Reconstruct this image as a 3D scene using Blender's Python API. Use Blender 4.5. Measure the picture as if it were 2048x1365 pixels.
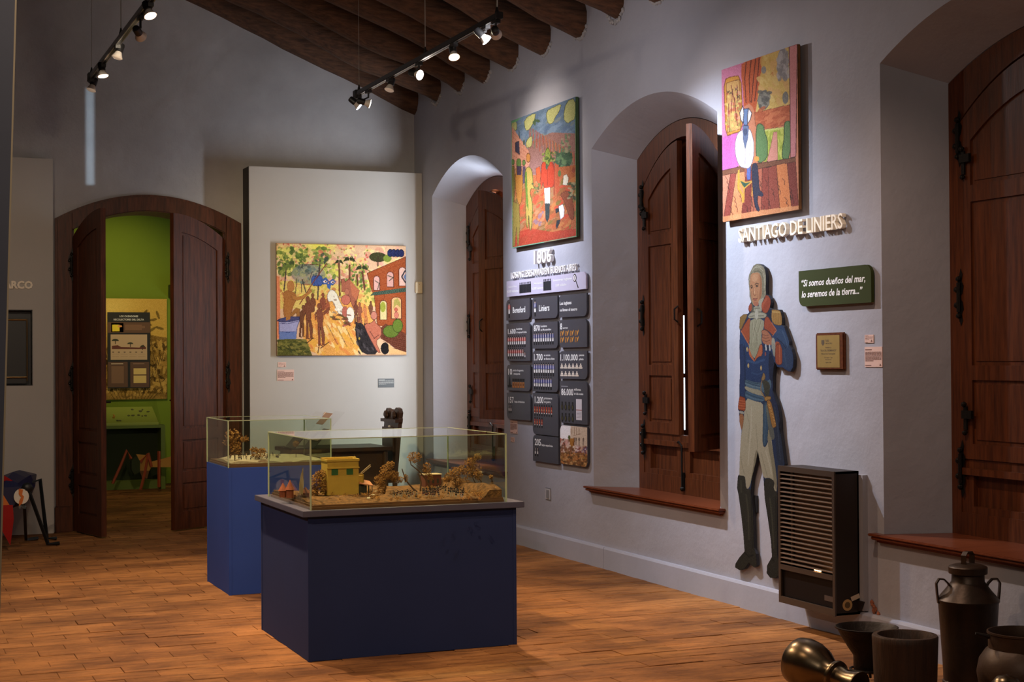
import bpy, bmesh, math, random
import numpy as np
from mathutils import Matrix, Vector
random.seed(7); np.random.seed(7)
PI = math.pi
for o in list(bpy.data.objects): bpy.data.objects.remove(o)
COL = bpy.context.scene.collection
SC = bpy.context.scene

# ------------------------------------------------------------------ camera
F, YAW, PITCH, ROLL = 3090.05, 0.392504, 0.0113638, -0.0064360
CAM = np.array([0.0, 0.0, 1.5])
cy_, sy_ = math.cos(YAW), math.sin(YAW)
_f = np.array([sy_*math.cos(PITCH), cy_*math.cos(PITCH), math.sin(PITCH)])
_r = np.array([cy_, -sy_, 0.0]); _u = np.cross(_r, _f)
R_ = _r*math.cos(ROLL) + _u*math.sin(ROLL); U_ = -_r*math.sin(ROLL) + _u*math.cos(ROLL)
cam = bpy.data.cameras.new('camera'); cam.sensor_width = 36; cam.lens = 36*F/2048
cam.clip_start = 0.1; cam.clip_end = 200
co = bpy.data.objects.new('camera', cam); COL.objects.link(co); SC.camera = co
mt = Matrix.Identity(4)
for i in range(3):
    mt[i][0] = R_[i]; mt[i][1] = U_[i]; mt[i][2] = -_f[i]; mt[i][3] = CAM[i]
co.matrix_world = mt
def _ray(px, py): return _f + R_*(px-1024)/F - U_*(py-682.5)/F
def onx(px, py, x): d = _ray(px, py); return CAM + d*((x-CAM[0])/d[0])
def ony(px, py, y): d = _ray(px, py); return CAM + d*((y-CAM[1])/d[1])
def onz(px, py, z): d = _ray(px, py); return CAM + d*((z-CAM[2])/d[2])

# ------------------------------------------------------------------ world, exposure, lights
vs = SC.view_settings
vs.view_transform = 'Standard'; vs.look = 'None'; vs.gamma = 1.0; vs.use_curve_mapping = False
vs.exposure = 0.62
w = bpy.data.worlds.new('world'); SC.world = w; w.use_nodes = True
w.node_tree.nodes['Background'].inputs[0].default_value = (0.75, 0.88, 1.0, 1)
w.node_tree.nodes['Background'].inputs[1].default_value = 2.2
COOL = (0.72, 0.80, 1.0); WARM = (1.0, 0.62, 0.32); SOFT = (1.0, 0.78, 0.55); LILAC = (0.83, 0.80, 1.0)
def spot(pos, target, power, color, deg, blend=0.6, size=0.03, name='lamp', parent=None):
    l = bpy.data.lights.new(name, 'SPOT'); l.energy = power; l.color = color
    l.spot_size = math.radians(deg); l.spot_blend = blend; l.shadow_soft_size = size
    o = bpy.data.objects.new(name, l); COL.objects.link(o)
    d = Vector(target) - Vector(pos)
    m = d.to_track_quat('-Z', 'Y').to_matrix().to_4x4(); m.translation = Vector(pos)
    if parent is not None:
        o.parent = parent; o.matrix_local = parent.matrix_world.inverted() @ m
    else: o.matrix_world = m
    return o
def area(pos, target, power, color, sx, sy, spread=180, name='fill_lamp'):
    l = bpy.data.lights.new(name, 'AREA'); l.energy = power; l.color = color; l.shape = 'RECTANGLE'
    l.size = sx; l.size_y = sy; l.spread = math.radians(spread)
    o = bpy.data.objects.new(name, l); COL.objects.link(o)
    d = Vector(target) - Vector(pos)
    o.matrix_world = Matrix.Translation(Vector(pos)) @ d.to_track_quat('-Z', 'Y').to_matrix().to_4x4()
    return o
# the room's other lamps, behind and left of the camera's view (further track heads, window light, added fill lamps)
TH = 3.55                      # height of the lighting tracks
X1, X2 = 1.46, 3.46            # the two tracks
area((1.2, 2.0, 3.5), (3.0, 9.0, 0.5), 26, (1.0, 0.80, 0.62), 2.5, 0.5, name='rear_track_glow')
spot((X1, 7.6, 3.42), (2.2, 9.4, 0.0), 120, (1.0, 0.66, 0.38), 80, 0.8, name='unseen_lamp')
spot((X2, 6.0, 3.42), (4.3, 6.6, 0.2), 60, (1.0, 0.70, 0.50), 110, 0.9, name='unseen_lamp')
spot((X1, 5.6, 3.42), (1.6, 7.6, 0.0), 110, (1.0, 0.60, 0.32), 95, 0.8, name='unseen_lamp')
spot((0.1, 9.2, 3.5), (1.0, 14.0, 1.5), 90, (1.0, 0.78, 0.55), 50, 1.0, name='unseen_lamp')  # added lamp off the tracks, brightens the panel left of the doorway
spot((-1.6, 7.4, 3.4), (2.0, 8.6, 0.3), 130, (1.0, 0.84, 0.70), 60, 1.0, name='unseen_lamp')  # added broad lamp from the left, brightens the plinth sides
area((0.35, 12.2, 3.50), (1.79, 14.1, 3.50), 0.07, (0.66, 0.86, 1.0), 0.055, 0.86, spread=1.0, name='daylight_slit')
area((5.26, 12.43, 1.95), (4.9, 12.60, 1.98), 130, (0.86, 0.93, 1.0), 0.46, 1.85, name='window_daylight')
# table of the visible heads: track x, image x/y of the bulb, aim point, power, colour, cone, lit?, label
HEADS = [
 (X2, 717, 216, (4.83, 10.95, 2.2), 225, (0.80, 0.85, 1.0), 62, True, 'cool white spotlight at the far end of the right-hand track'),
 (X2, 737, 212, (4.83, 10.95, 3.05), 75, (1.0, 0.87, 0.72), 62, True, 'yellowish spotlight second from the far end of the right-hand track'),
 (X2, 779, 183, None, 0, None, 0, False, 'unlit spotlight with pale bulb on the right-hand track'),
 (X2, 838, 155, (4.83, 7.55, 2.55), 110, (1.0, 0.86, 0.78), 50, True, 'lit warm white spotlight hanging just before the cable of the right-hand track'),
 (X2, 908, 118, (3.3, 7.3, 0.0), 190, (1.0, 0.64, 0.34), 80, True, 'lit yellow spotlight in the near half of the right-hand track'),
 (X2, 972, 85, (4.83, 8.22, 1.95), 330, (0.78, 0.87, 1.0), 84, True, 'brightest spotlight, near the front end of the right-hand track'),
 (X2, 992, 74, (4.83, 11.2, 3.0), 14, (0.85, 0.88, 1.0), 50, True, 'cool white spotlight turned to the side at the front end of the right-hand track'),
 (X1, 300, 28, (2.3, 7.4, 0.3), 200, (1.0, 0.62, 0.32), 85, True, 'lit yellow spotlight nearest the front of the left-hand track'),
 (X1, 281, 78, (3.9, 13.8, 1.6), 290, (1.0, 0.74, 0.40), 50, True, 'lit warm spotlight second from the front of the left-hand track'),
 (X1, 235, 118, None, 0, None, 0, False, 'unlit spotlight with pale bulb in the middle of the left-hand track'),
 (X1, 206, 155, (2.0, 10.2, 0.0), 170, (1.0, 0.70, 0.44), 85, True, 'lit white spotlight in the far half of the left-hand track'),
 (X1, 183, 183, None, 0, None, 0, False, 'unlit spotlight with pale bulb at the far end of the left-hand track'),
]

# ------------------------------------------------------------------ materials
def s2l(c):
    c = np.asarray(c, float)/255.0
    return np.where(c <= 0.04045, c/12.92, ((c+0.055)/1.055)**2.4)
def rgb(r, g, b): return tuple(float(v) for v in s2l((r, g, b)))
MATS = {}
def mat(name, color, rough=0.6, metal=0.0, vary=0.0, vscale=8.0, bump=0.0, bscale=60.0, spec=0.5, stretch=(1,1,1), emit=None, estr=0.0, col2=None, attr=False):
    if name in MATS: return MATS[name]
    m = bpy.data.materials.new(name); m.use_nodes = True; nt = m.node_tree; N = nt.nodes; L = nt.links
    b = N['Principled BSDF']; b.inputs['Roughness'].default_value = rough; b.inputs['Metallic'].default_value = metal
    b.inputs['Specular IOR Level'].default_value = spec
    b.inputs['Base Color'].default_value = (*color, 1)
    tc = N.new('ShaderNodeTexCoord'); mp = N.new('ShaderNodeMapping'); mp.inputs['Scale'].default_value = stretch
    L.new(tc.outputs['Object'], mp.inputs[0])
    src = None
    if attr:
        a = N.new('ShaderNodeAttribute'); a.attribute_name = 'Col'; src = a.outputs['Color']
        L.new(src, b.inputs['Base Color'])
    elif vary > 0 or col2 is not None:
        n = N.new('ShaderNodeTexNoise'); n.inputs['Scale'].default_value = vscale; n.inputs['Detail'].default_value = 6
        n.inputs['Roughness'].default_value = 0.62
        L.new(mp.outputs[0], n.inputs['Vector'])
        r = N.new('ShaderNodeValToRGB'); r.color_ramp.elements[0].position = 0.3; r.color_ramp.elements[1].position = 0.7
        c2 = col2 if col2 is not None else tuple(min(1, v*(1+vary)) for v in color)
        c1 = color if col2 is not None else tuple(v*(1-vary) for v in color)
        r.color_ramp.elements[0].color = (*c1, 1); r.color_ramp.elements[1].color = (*c2, 1)
        L.new(n.outputs['Fac'], r.inputs[0]); L.new(r.outputs[0], b.inputs['Base Color'])
    if bump > 0:
        n2 = N.new('ShaderNodeTexNoise'); n2.inputs['Scale'].default_value = bscale; n2.inputs['Detail'].default_value = 4
        L.new(mp.outputs[0], n2.inputs['Vector'])
        bp = N.new('ShaderNodeBump'); bp.inputs['Strength'].default_value = bump; bp.inputs['Distance'].default_value = 0.01
        L.new(n2.outputs['Fac'], bp.inputs['Height']); L.new(bp.outputs[0], b.inputs['Normal'])
    if emit is not None:
        b.inputs['Emission Color'].default_value = (*emit, 1); b.inputs['Emission Strength'].default_value = estr
    MATS[name] = m; return m
def plaster(name, c, vary=0.06, bump=0.35):
    m = mat(name, c, rough=0.85, vary=vary, vscale=1.3, spec=0.2)
    nt = m.node_tree; N = nt.nodes; L = nt.links; b = N['Principled BSDF']
    tc = N.new('ShaderNodeTexCoord')
    n1 = N.new('ShaderNodeTexNoise'); n1.inputs['Scale'].default_value = 3.5; n1.inputs['Detail'].default_value = 6
    n2 = N.new('ShaderNodeTexNoise'); n2.inputs['Scale'].default_value = 60; n2.inputs['Detail'].default_value = 3
    L.new(tc.outputs['Object'], n1.inputs['Vector']); L.new(tc.outputs['Object'], n2.inputs['Vector'])
    ad = N.new('ShaderNodeMath'); ad.operation = 'MULTIPLY_ADD'; ad.inputs[1].default_value = 0.06
    L.new(n2.outputs['Fac'], ad.inputs[0]); L.new(n1.outputs['Fac'], ad.inputs[2])
    bp = N.new('ShaderNodeBump'); bp.inputs['Strength'].default_value = bump; bp.inputs['Distance'].default_value = 0.035
    L.new(ad.outputs[0], bp.inputs['Height']); L.new(bp.outputs[0], b.inputs['Normal'])
    return m
def woodmat(name, c1, c2, rough=0.45, stretch=(14, 14, 1.2), bump=0.12):
    m = mat(name, c1, rough=rough, col2=c2, vscale=3.0, stretch=stretch, bump=bump, bscale=9.0, spec=0.28)
    return m
def glassmat(name, tint=(0.93, 0.97, 0.92), refl=1.0):
    m = bpy.data.materials.new(name); m.use_nodes = True; nt = m.node_tree; N = nt.nodes; L = nt.links
    N.remove(N['Principled BSDF']); out = N['Material Output']
    t = N.new('ShaderNodeBsdfTransparent'); t.inputs[0].default_value = (*tint, 1)
    g = N.new('ShaderNodeBsdfGlossy'); g.inputs['Roughness'].default_value = 0.02; g.inputs['Color'].default_value = (refl, refl, refl, 1)
    fr = N.new('ShaderNodeFresnel'); fr.inputs['IOR'].default_value = 1.5
    ge = N.new('ShaderNodeNewGeometry'); iv = N.new('ShaderNodeMath'); iv.operation = 'SUBTRACT'; iv.inputs[0].default_value = 1.0; L.new(ge.outputs['Backfacing'], iv.inputs[1])
    mu = N.new('ShaderNodeMath'); mu.operation = 'MULTIPLY'; L.new(fr.outputs[0], mu.inputs[0]); L.new(iv.outputs[0], mu.inputs[1])
    mx = N.new('ShaderNodeMixShader'); L.new(mu.outputs[0], mx.inputs[0]); L.new(t.outputs[0], mx.inputs[1]); L.new(g.outputs[0], mx.inputs[2])
    L.new(mx.outputs[0], out.inputs[0]); MATS[name] = m; return m

m_wall = plaster('painted_plaster_wall', (0.338, 0.340, 0.398))
m_endwall = plaster('painted_plaster_end', (0.36, 0.35, 0.365), vary=0.14, bump=0.7)
m_panelwall = mat('painted_board', (0.42, 0.40, 0.385), rough=0.8, vary=0.03, vscale=2, spec=0.2)
m_base = mat('painted_baseboard', (0.35, 0.37, 0.47), rough=0.7, vary=0.05, vscale=3, bump=0.1, bscale=30)
m_wood = woodmat('varnished_mahogany', (0.048, 0.012, 0.004), (0.135, 0.037, 0.011), rough=0.42)
m_wood_d = woodmat('door_wood', (0.034, 0.010, 0.0045), (0.115, 0.032, 0.012), rough=0.45)
m_wood_h = woodmat('sill_wood', (0.12, 0.030, 0.012), (0.19, 0.05, 0.02), rough=0.3, stretch=(14, 1.2, 14))
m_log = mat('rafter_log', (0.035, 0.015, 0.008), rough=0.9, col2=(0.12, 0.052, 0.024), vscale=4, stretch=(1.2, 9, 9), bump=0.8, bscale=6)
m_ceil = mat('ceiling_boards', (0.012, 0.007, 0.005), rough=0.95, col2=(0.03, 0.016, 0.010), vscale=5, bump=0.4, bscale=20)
m_iron = mat('black_iron', (0.012, 0.010, 0.009), rough=0.5, metal=0.6, bump=0.2, bscale=80)
m_black = mat('black_paint', (0.012, 0.012, 0.013), rough=0.45)
m_navy = mat('navy_laminate', (0.020, 0.035, 0.120), rough=0.8, spec=0.2, vary=0.05, vscale=3)
m_blue = mat('blue_laminate', (0.026, 0.068, 0.33), rough=0.75, spec=0.25, vary=0.05, vscale=3)
m_navytop = mat('navy_top', (0.075, 0.08, 0.13), rough=0.45, vary=0.05, vscale=3)
m_glass = glassmat('case_glass')
m_plexi = glassmat('plexiglass', (0.97, 0.97, 0.97))
m_glassedge = mat('glass_edge', (0.42, 0.52, 0.33), rough=0.15, spec=0.8, emit=None)
m_white = mat('white_paint', (0.78, 0.76, 0.74), rough=0.6)
m_ivory = mat('ivory_letter', (0.86, 0.77, 0.64), rough=0.6)
m_letter = mat('white_letter', (0.86, 0.84, 0.84), rough=0.6)
m_print = mat('white_print', (0.80, 0.80, 0.80), rough=0.7)
m_slate = mat('slate_panel', (0.052, 0.052, 0.068), rough=0.5, vary=0.06)
m_lilac = mat('lilac_panel', (0.50, 0.46, 0.60), rough=0.6, vary=0.03)
m_olive = mat('olive_panel', (0.035, 0.045, 0.012), rough=0.85, spec=0.15)
m_pink = mat('pink_card', (0.62, 0.42, 0.37), rough=0.7)
m_art = mat('painted_art', (1, 1, 1), rough=0.8, attr=True, spec=0.12)
m_canvas = mat('canvas_side_brown', (0.20, 0.09, 0.03), rough=0.8, vary=0.3, vscale=15)
m_canvas_g = mat('canvas_side_green', (0.03, 0.06, 0.02), rough=0.8, vary=0.3, vscale=15)
m_green = plaster('green_plaster', (0.16, 0.23, 0.022), vary=0.05)
m_green_d = mat('dark_green_paint', (0.022, 0.035, 0.010), rough=0.8)

# ------------------------------------------------------------------ mesh helpers
class MB:
    def __init__(s): s.v = []; s.f = []; s.c = []
    def add(s, vs_, fs, c=None):
        n = len(s.v); s.v += [tuple(map(float, p)) for p in vs_]
        s.f += [tuple(i+n for i in f) for f in fs]; s.c += [c]*len(fs); return s
    def box(s, a, b, c=None):
        x0, y0, z0 = (min(a[i], b[i]) for i in range(3)); x1, y1, z1 = (max(a[i], b[i]) for i in range(3))
        return s.add([(x0,y0,z0),(x1,y0,z0),(x1,y1,z0),(x0,y1,z0),(x0,y0,z1),(x1,y0,z1),(x1,y1,z1),(x0,y1,z1)],
                     [(0,3,2,1),(4,5,6,7),(0,1,5,4),(1,2,6,5),(2,3,7,6),(3,0,4,7)], c)
    def prism(s, pts, z0, z1, c=None):                # polygon (CCW) in x,y extruded in z
        n = len(pts)
        if sum(pts[i][0]*pts[(i+1)%n][1]-pts[(i+1)%n][0]*pts[i][1] for i in range(n)) < 0: pts = pts[::-1]
        vs_ = [(p[0], p[1], z0) for p in pts] + [(p[0], p[1], z1) for p in pts]
        fs = [tuple(range(n))[::-1], tuple(range(n, 2*n))] + [(i, (i+1) % n, (i+1) % n+n, i+n) for i in range(n)]
        return s.add(vs_, fs, c)
    def tube(s, pts, r, n=8, c=None, caps=True):
        pts = [Vector(p) for p in pts]; rr = r if isinstance(r, (list, tuple)) else [r]*len(pts)
        rings = []; prev = None
        for i, p in enumerate(pts):
            d = (pts[min(i+1, len(pts)-1)] - pts[max(i-1, 0)])
            d = d.normalized() if d.length > 1e-9 else Vector((0,0,1))
            if prev is None: a = d.orthogonal().normalized()
            else: a = (prev - d*prev.dot(d)).normalized()
            prev = a; b = d.cross(a)
            rings.append([p + (a*math.cos(2*PI*k/n) + b*math.sin(2*PI*k/n))*rr[i] for k in range(n)])
        vs_ = [q for R in rings for q in R]; fs = []
        for i in range(len(pts)-1):
            for k in range(n):
                fs.append((i*n+k, i*n+(k+1) % n, (i+1)*n+(k+1) % n, (i+1)*n+k))
        if caps: fs += [tuple(range(n))[::-1], tuple((len(pts)-1)*n+k for k in range(n))]
        return s.add(vs_, fs, c)
    def lathe(s, prof, n=32, center=(0,0,0), c=None, close=False):   # prof: list of (r, z)
        cx, cy, cz = center; vs_ = []; fs = []
        for r, z in prof:
            for k in range(n): vs_.append((cx+r*math.cos(2*PI*k/n), cy+r*math.sin(2*PI*k/n), cz+z))
        for i in range(len(prof)-1):
            for k in range(n): fs.append((i*n+k, i*n+(k+1) % n, (i+1)*n+(k+1) % n, (i+1)*n+k))
        fs.append(tuple(range(n))[::-1]); fs.append(tuple((len(prof)-1)*n+k for k in range(n)))
        return s.add(vs_, fs, c)
    def strip(s, x0, x1, zb, zt, y0, y1, n=12, c=None):   # solid between z=zb(x) and z=zt(x), thick y0..y1
        xs = [x0+(x1-x0)*i/n for i in range(n+1)]; k = n+1
        vs_ = [(x, y0, zb(x)) for x in xs]+[(x, y0, zt(x)) for x in xs]+[(x, y1, zb(x)) for x in xs]+[(x, y1, zt(x)) for x in xs]
        fs = []
        for i in range(n):
            fs += [(i, i+1, k+i+1, k+i), (2*k+i+1, 2*k+i, 3*k+i, 3*k+i+1), (k+i, k+i+1, 3*k+i+1, 3*k+i), (i+1, i, 2*k+i, 2*k+i+1)]
        fs += [(0, k, 3*k, 2*k), (n, 2*k+n, 3*k+n, k+n)]
        return s.add(vs_, fs, c)
    def blob(s, center, r, n=10, seed=0, c=None, amp=0.15):
        rnd = random.Random(seed); cx, cy, cz = center; rx, ry, rz = r if isinstance(r, (list, tuple)) else (r, r, r)
        m = n//2+1; vs_ = []; fs = []
        for i in range(m+1):
            t = PI*i/m
            for k in range(n):
                a = 2*PI*k/n; q = 1+rnd.uniform(-amp, amp)
                vs_.append((cx+rx*q*math.sin(t)*math.cos(a), cy+ry*q*math.sin(t)*math.sin(a), cz+rz*q*math.cos(t)))
        for i in range(m):
            for k in range(n): fs.append((i*n+k, (i+1)*n+k, (i+1)*n+(k+1) % n, i*n+(k+1) % n))
        return s.add(vs_, fs, c)
    def mesh(s, name, bevel=0, smooth=False, seg=2):
        me = bpy.data.meshes.new(name); me.from_pydata(s.v, [], s.f); me.validate()
        if any(c is not None for c in s.c) and len(me.polygons) == len(s.f):
            at = me.color_attributes.new('Col', 'FLOAT_COLOR', 'CORNER')
            buf = []
            for p, c in zip(me.polygons, s.c):
                q = [float(v) for v in s2l(c if c is not None else (128,128,128))]+[1.0]; buf += q*p.loop_total
            at.data.foreach_set('color', buf)
        if bevel > 0:
            bm = bmesh.new(); bm.from_mesh(me); bmesh.ops.remove_doubles(bm, verts=bm.verts, dist=1e-5)
            ed = [e for e in bm.edges if len(e.link_faces) == 2 and e.calc_face_angle(0) > 0.6]
            bmesh.ops.bevel(bm, geom=ed, offset=bevel, segments=seg, affect='EDGES', clamp_overlap=True)
            bm.to_mesh(me); bm.free()
        if smooth:
            for p in me.polygons: p.use_smooth = True
            try: me.set_sharp_from_angle(angle=math.radians(38))
            except Exception: pass
        return me
def obj(name, mb, m, parent=None, M=None, bevel=0, smooth=False, label=None):
    me = mb.mesh(name, bevel, smooth) if isinstance(mb, MB) else mb
    if m is not None: me.materials.append(m)
    o = bpy.data.objects.new(name, me); COL.objects.link(o)
    if parent is not None: o.parent = parent
    if M is not None: o.matrix_local = M
    if label: o['label'] = label
    return o
def thing(name, label, cat, M=None, group=None, mb=None, m=None, bevel=0, smooth=False):
    if mb is None:
        o = bpy.data.objects.new(name, None); COL.objects.link(o); o.empty_display_size = 0.05
    else: o = obj(name, mb, m, None, None, bevel, smooth)
    if M is not None:
        if not isinstance(M, Matrix): M = Matrix.Translation(Vector(M))
        o.matrix_world = M
    o['label'] = label; o['category'] = cat
    if group: o['group'] = group
    bpy.context.view_layer.update() if False else None
    return o
def struct(name, mb=None, m=None, M=None, smooth=False):
    if mb is None: o = bpy.data.objects.new(name, None); COL.objects.link(o)
    else: o = obj(name, mb, m, smooth=smooth)
    if M is not None: o.matrix_world = M
    o['kind'] = 'structure'; return o
def dup(o, parent=None):
    c = o.copy(); COL.objects.link(c)
    if parent is not None: c.parent = parent
    for ch in list(o.children): dup(ch, c)
    return c
def frame_r(y, z, x):      # board frame on the right wall: local x = towards camera (-y), local y = up, local z = out (-x)
    return Matrix(((0,0,-1,x),(-1,0,0,y),(0,1,0,z),(0,0,0,1)))
def frame_e(x, z, y):      # board frame on the end wall: local x = +x, local y = up, local z = out (-y)
    return Matrix(((1,0,0,x),(0,0,-1,y),(0,1,0,z),(0,0,0,1)))
def text(s, h, m, parent, pos, name='lettering', align='LEFT', width=None, extrude=0.0, shear=0.0, bold=0.0, label=None, split=False, sx=None):
    """text in the parent's board frame; h = capital height, width = fitted width; pos = (x, y baseline, z)"""
    cu = bpy.data.curves.new('t', 'FONT'); cu.body = s; cu.size = 1.0; cu.extrude = 0.0; cu.shear = shear
    cu.offset = bold; cu.resolution_u = 2; cu.space_line = 1.0
    o = bpy.data.objects.new('t', cu); COL.objects.link(o)
    dg = bpy.context.evaluated_depsgraph_get(); me = bpy.data.meshes.new_from_object(o.evaluated_get(dg))
    bpy.data.objects.remove(o); bpy.data.curves.remove(cu)
    n = len(me.vertices); co_ = np.zeros(n*3); me.vertices.foreach_get('co', co_); co_ = co_.reshape(-1, 3)
    k = h/0.70; co_ *= k
    x0, x1 = co_[:, 0].min(), co_[:, 0].max()
    if width: co_[:, 0] = (co_[:, 0]-x0)*width/(x1-x0)
    else: co_[:, 0] = (co_[:, 0]-x0)*(sx or 0.8)
    W_ = co_[:, 0].max()
    if align == 'CENTER': co_[:, 0] -= W_/2
    if align == 'RIGHT': co_[:, 0] -= W_
    co_ += np.array(pos)
    me.vertices.foreach_set('co', co_.ravel()); me.update()
    if extrude > 0:
        bm = bmesh.new(); bm.from_mesh(me); bmesh.ops.remove_doubles(bm, verts=bm.verts, dist=1e-6)
        r = bmesh.ops.extrude_face_region(bm, geom=bm.faces[:])
        vv = [g for g in r['geom'] if isinstance(g, bmesh.types.BMVert)]
        bmesh.ops.translate(bm, verts=vv, vec=(0, 0, extrude))
        bmesh.ops.recalc_face_normals(bm, faces=bm.faces[:])
        bm.to_mesh(me); bm.free()
    me.name = name
    if split:
        out = []; bm = bmesh.new(); bm.from_mesh(me); bm.verts.ensure_lookup_table()
        # group the islands by letter (islands overlapping in x belong together)
        seen = set(); isl = []
        for v in bm.verts:
            if v.index in seen: continue
            st = [v]; seen.add(v.index); grp = []
            while st:
                q = st.pop(); grp.append(q.index)
                for e in q.link_edges:
                    t = e.other_vert(q)
                    if t.index not in seen: seen.add(t.index); st.append(t)
            xs = [bm.verts[i].co.x for i in grp]; isl.append([min(xs), max(xs), grp])
        isl.sort(); 
        for a, b, g in isl:
            vmap = {i: k for k, i in enumerate(g)}; vs_ = [tuple(bm.verts[i].co) for i in g]
            fs = [tuple(vmap[v.index] for v in f.verts) for f in bm.faces if f.verts[0].index in vmap]
            mb = MB(); mb.add(vs_, fs); out.append(obj('letter', mb, m, parent))
        bm.free(); return out
    return obj(name, me, m, parent, label=label)
def rrect(w_, h, r, corners=(1,1,1,1), n=5):      # centred rounded rectangle; corners order: TL, TR, BR, BL
    pts = []
    for (cx, cy, a0, on) in ((w_/2, h/2, 0, corners[1]), (-w_/2, h/2, 90, corners[0]), (-w_/2, -h/2, 180, corners[3]), (w_/2, -h/2, 270, corners[2])):
        sx = 1 if cx > 0 else -1; sy = 1 if cy > 0 else -1
        if on:
            for i in range(n+1):
                a = math.radians(a0+90*i/n); pts.append((cx-sx*r+r*math.cos(a), cy-sy*r+r*math.sin(a)))
        else: pts.append((cx, cy))
    return pts

# ------------------------------------------------------------------ painted pictures (colour kept per vertex, flat prints only)
class Art:
    def __init__(s, quad, nx, ny, base):          # quad = TL, TR, BR, BL in drawing coordinates
        u = np.linspace(0, 1, nx)[None, :, None]; v = np.linspace(0, 1, ny)[:, None, None]
        q = [np.array(p, float) for p in quad]
        s.P = (q[0]*(1-u)+q[1]*u)*(1-v) + (q[3]*(1-u)+q[2]*u)*v
        s.C = np.zeros(s.P.shape[:2]+(3,)) + np.array(base, float); s.nx, s.ny = nx, ny
        s.rng = np.random.RandomState(3)
    def _in(s, pts):
        x, y = s.P[..., 0], s.P[..., 1]; r = np.zeros(x.shape, bool); n = len(pts)
        for i in range(n):
            x0, y0 = pts[i]; x1, y1 = pts[(i+1) % n]
            if y0 == y1: continue
            c = ((y0 > y) != (y1 > y)) & (x < (x1-x0)*(y-y0)/(y1-y0)+x0); r ^= c
        return r
    def _put(s, m, col, a, jit):
        if not m.any(): return
        c = np.array(col, float) + s.rng.normal(0, jit, (int(m.sum()), 1))
        s.C[m] = s.C[m]*(1-a)+c*a
    def poly(s, pts, col, a=1.0, jit=6, sm=0, edge=None, ew=3):
        for _ in range(sm):
            q = []; n = len(pts)
            for i in range(n):
                p0, p1 = pts[i], pts[(i+1) % n]
                q += [(p0[0]*.75+p1[0]*.25, p0[1]*.75+p1[1]*.25), (p0[0]*.25+p1[0]*.75, p0[1]*.25+p1[1]*.75)]
            pts = q
        s._put(s._in(pts), col, a, jit)
        if edge is not None: s.line(list(pts)+[pts[0]], ew, edge)
        return s
    def ell(s, cx, cy, rx, ry, col, a=1.0, jit=6, ang=0.0, edge=None, ew=3):
        x, y = s.P[..., 0]-cx, s.P[..., 1]-cy; c_, s_ = math.cos(ang), math.sin(ang)
        d = ((x*c_+y*s_)/rx)**2 + ((-x*s_+y*c_)/ry)**2
        s._put(d < 1, col, a, jit)
        if edge is not None: s._put(np.abs(np.sqrt(d)-1) < ew/min(rx, ry)*0.5, edge, 0.9, 3)
        return s
    def glow(s, cx, cy, rx, ry, col, a=0.6):
        d = ((s.P[..., 0]-cx)/rx)**2 + ((s.P[..., 1]-cy)/ry)**2; k = (np.exp(-d)*a)[..., None]
        s.C = s.C*(1-k)+np.array(col, float)*k; return s
    def line(s, pts, w_, col, a=0.9):
        x, y = s.P[..., 0], s.P[..., 1]; m = np.zeros(x.shape, bool)
        for (x0, y0), (x1, y1) in zip(pts[:-1], pts[1:]):
            dx, dy = x1-x0, y1-y0; L2 = dx*dx+dy*dy+1e-9
            t = np.clip(((x-x0)*dx+(y-y0)*dy)/L2, 0, 1)
            m |= ((x-x0-t*dx)**2+(y-y0-t*dy)**2) < (w_/2)**2
        s._put(m, col, a, 4); return s
    def dabs(s, box, n, r, cols, ang=None, asp=1.6, a=0.8):
        for _ in range(n):
            cx = s.rng.uniform(box[0], box[2]); cy = s.rng.uniform(box[1], box[3]); q = r*s.rng.uniform(0.5, 1.3)
            an = s.rng.uniform(0, PI) if ang is None else ang+s.rng.normal(0, 0.25)
            s.ell(cx, cy, q*asp, q, cols[s.rng.randint(len(cols))], a, 5, an)
        return s
    def mesh(s, name, w_, h, z, mask=None, gain=1.0, desat=0.0):
        C = s.C + s.rng.normal(0, 6, s.C.shape[:2]+(1,)); C = C*(1-desat)+C.mean(-1, keepdims=True)*desat; C = np.clip(C*gain, 0, 255)
        xs = np.linspace(-w_/2, w_/2, s.nx); ys = np.linspace(h/2, -h/2, s.ny)
        V = np.zeros((s.ny, s.nx, 3)); V[..., 0] = xs[None]; V[..., 1] = ys[:, None]; V[..., 2] = z
        idx = np.arange(s.nx*s.ny).reshape(s.ny, s.nx)
        Fq = np.stack([idx[1:, :-1], idx[1:, 1:], idx[:-1, 1:], idx[:-1, :-1]], -1).reshape(-1, 4)
        if mask is not None:
            k = (mask[1:, :-1] & mask[1:, 1:] & mask[:-1, 1:] & mask[:-1, :-1]).reshape(-1); Fq = Fq[k]
            used = np.unique(Fq); re = np.full(s.nx*s.ny, -1); re[used] = np.arange(len(used)); Fq = re[Fq]
            V = V.reshape(-1, 3)[used]; C = C.reshape(-1, 3)[used]
        V = V.reshape(-1, 3); C = C.reshape(-1, 3)
        me = bpy.data.meshes.new(name); me.vertices.add(len(V)); me.vertices.foreach_set('co', V.ravel())
        me.loops.add(Fq.size); me.loops.foreach_set('vertex_index', Fq.ravel().astype(np.int32))
        me.polygons.add(len(Fq)); me.polygons.foreach_set('loop_start', np.arange(0, Fq.size, 4, dtype=np.int32))
        me.update(calc_edges=True)
        at = me.color_attributes.new('Col', 'FLOAT_COLOR', 'POINT')
        lin = np.concatenate([s2l(C), np.ones((len(C), 1))], 1); at.data.foreach_set('color', lin.ravel())
        return me

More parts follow.
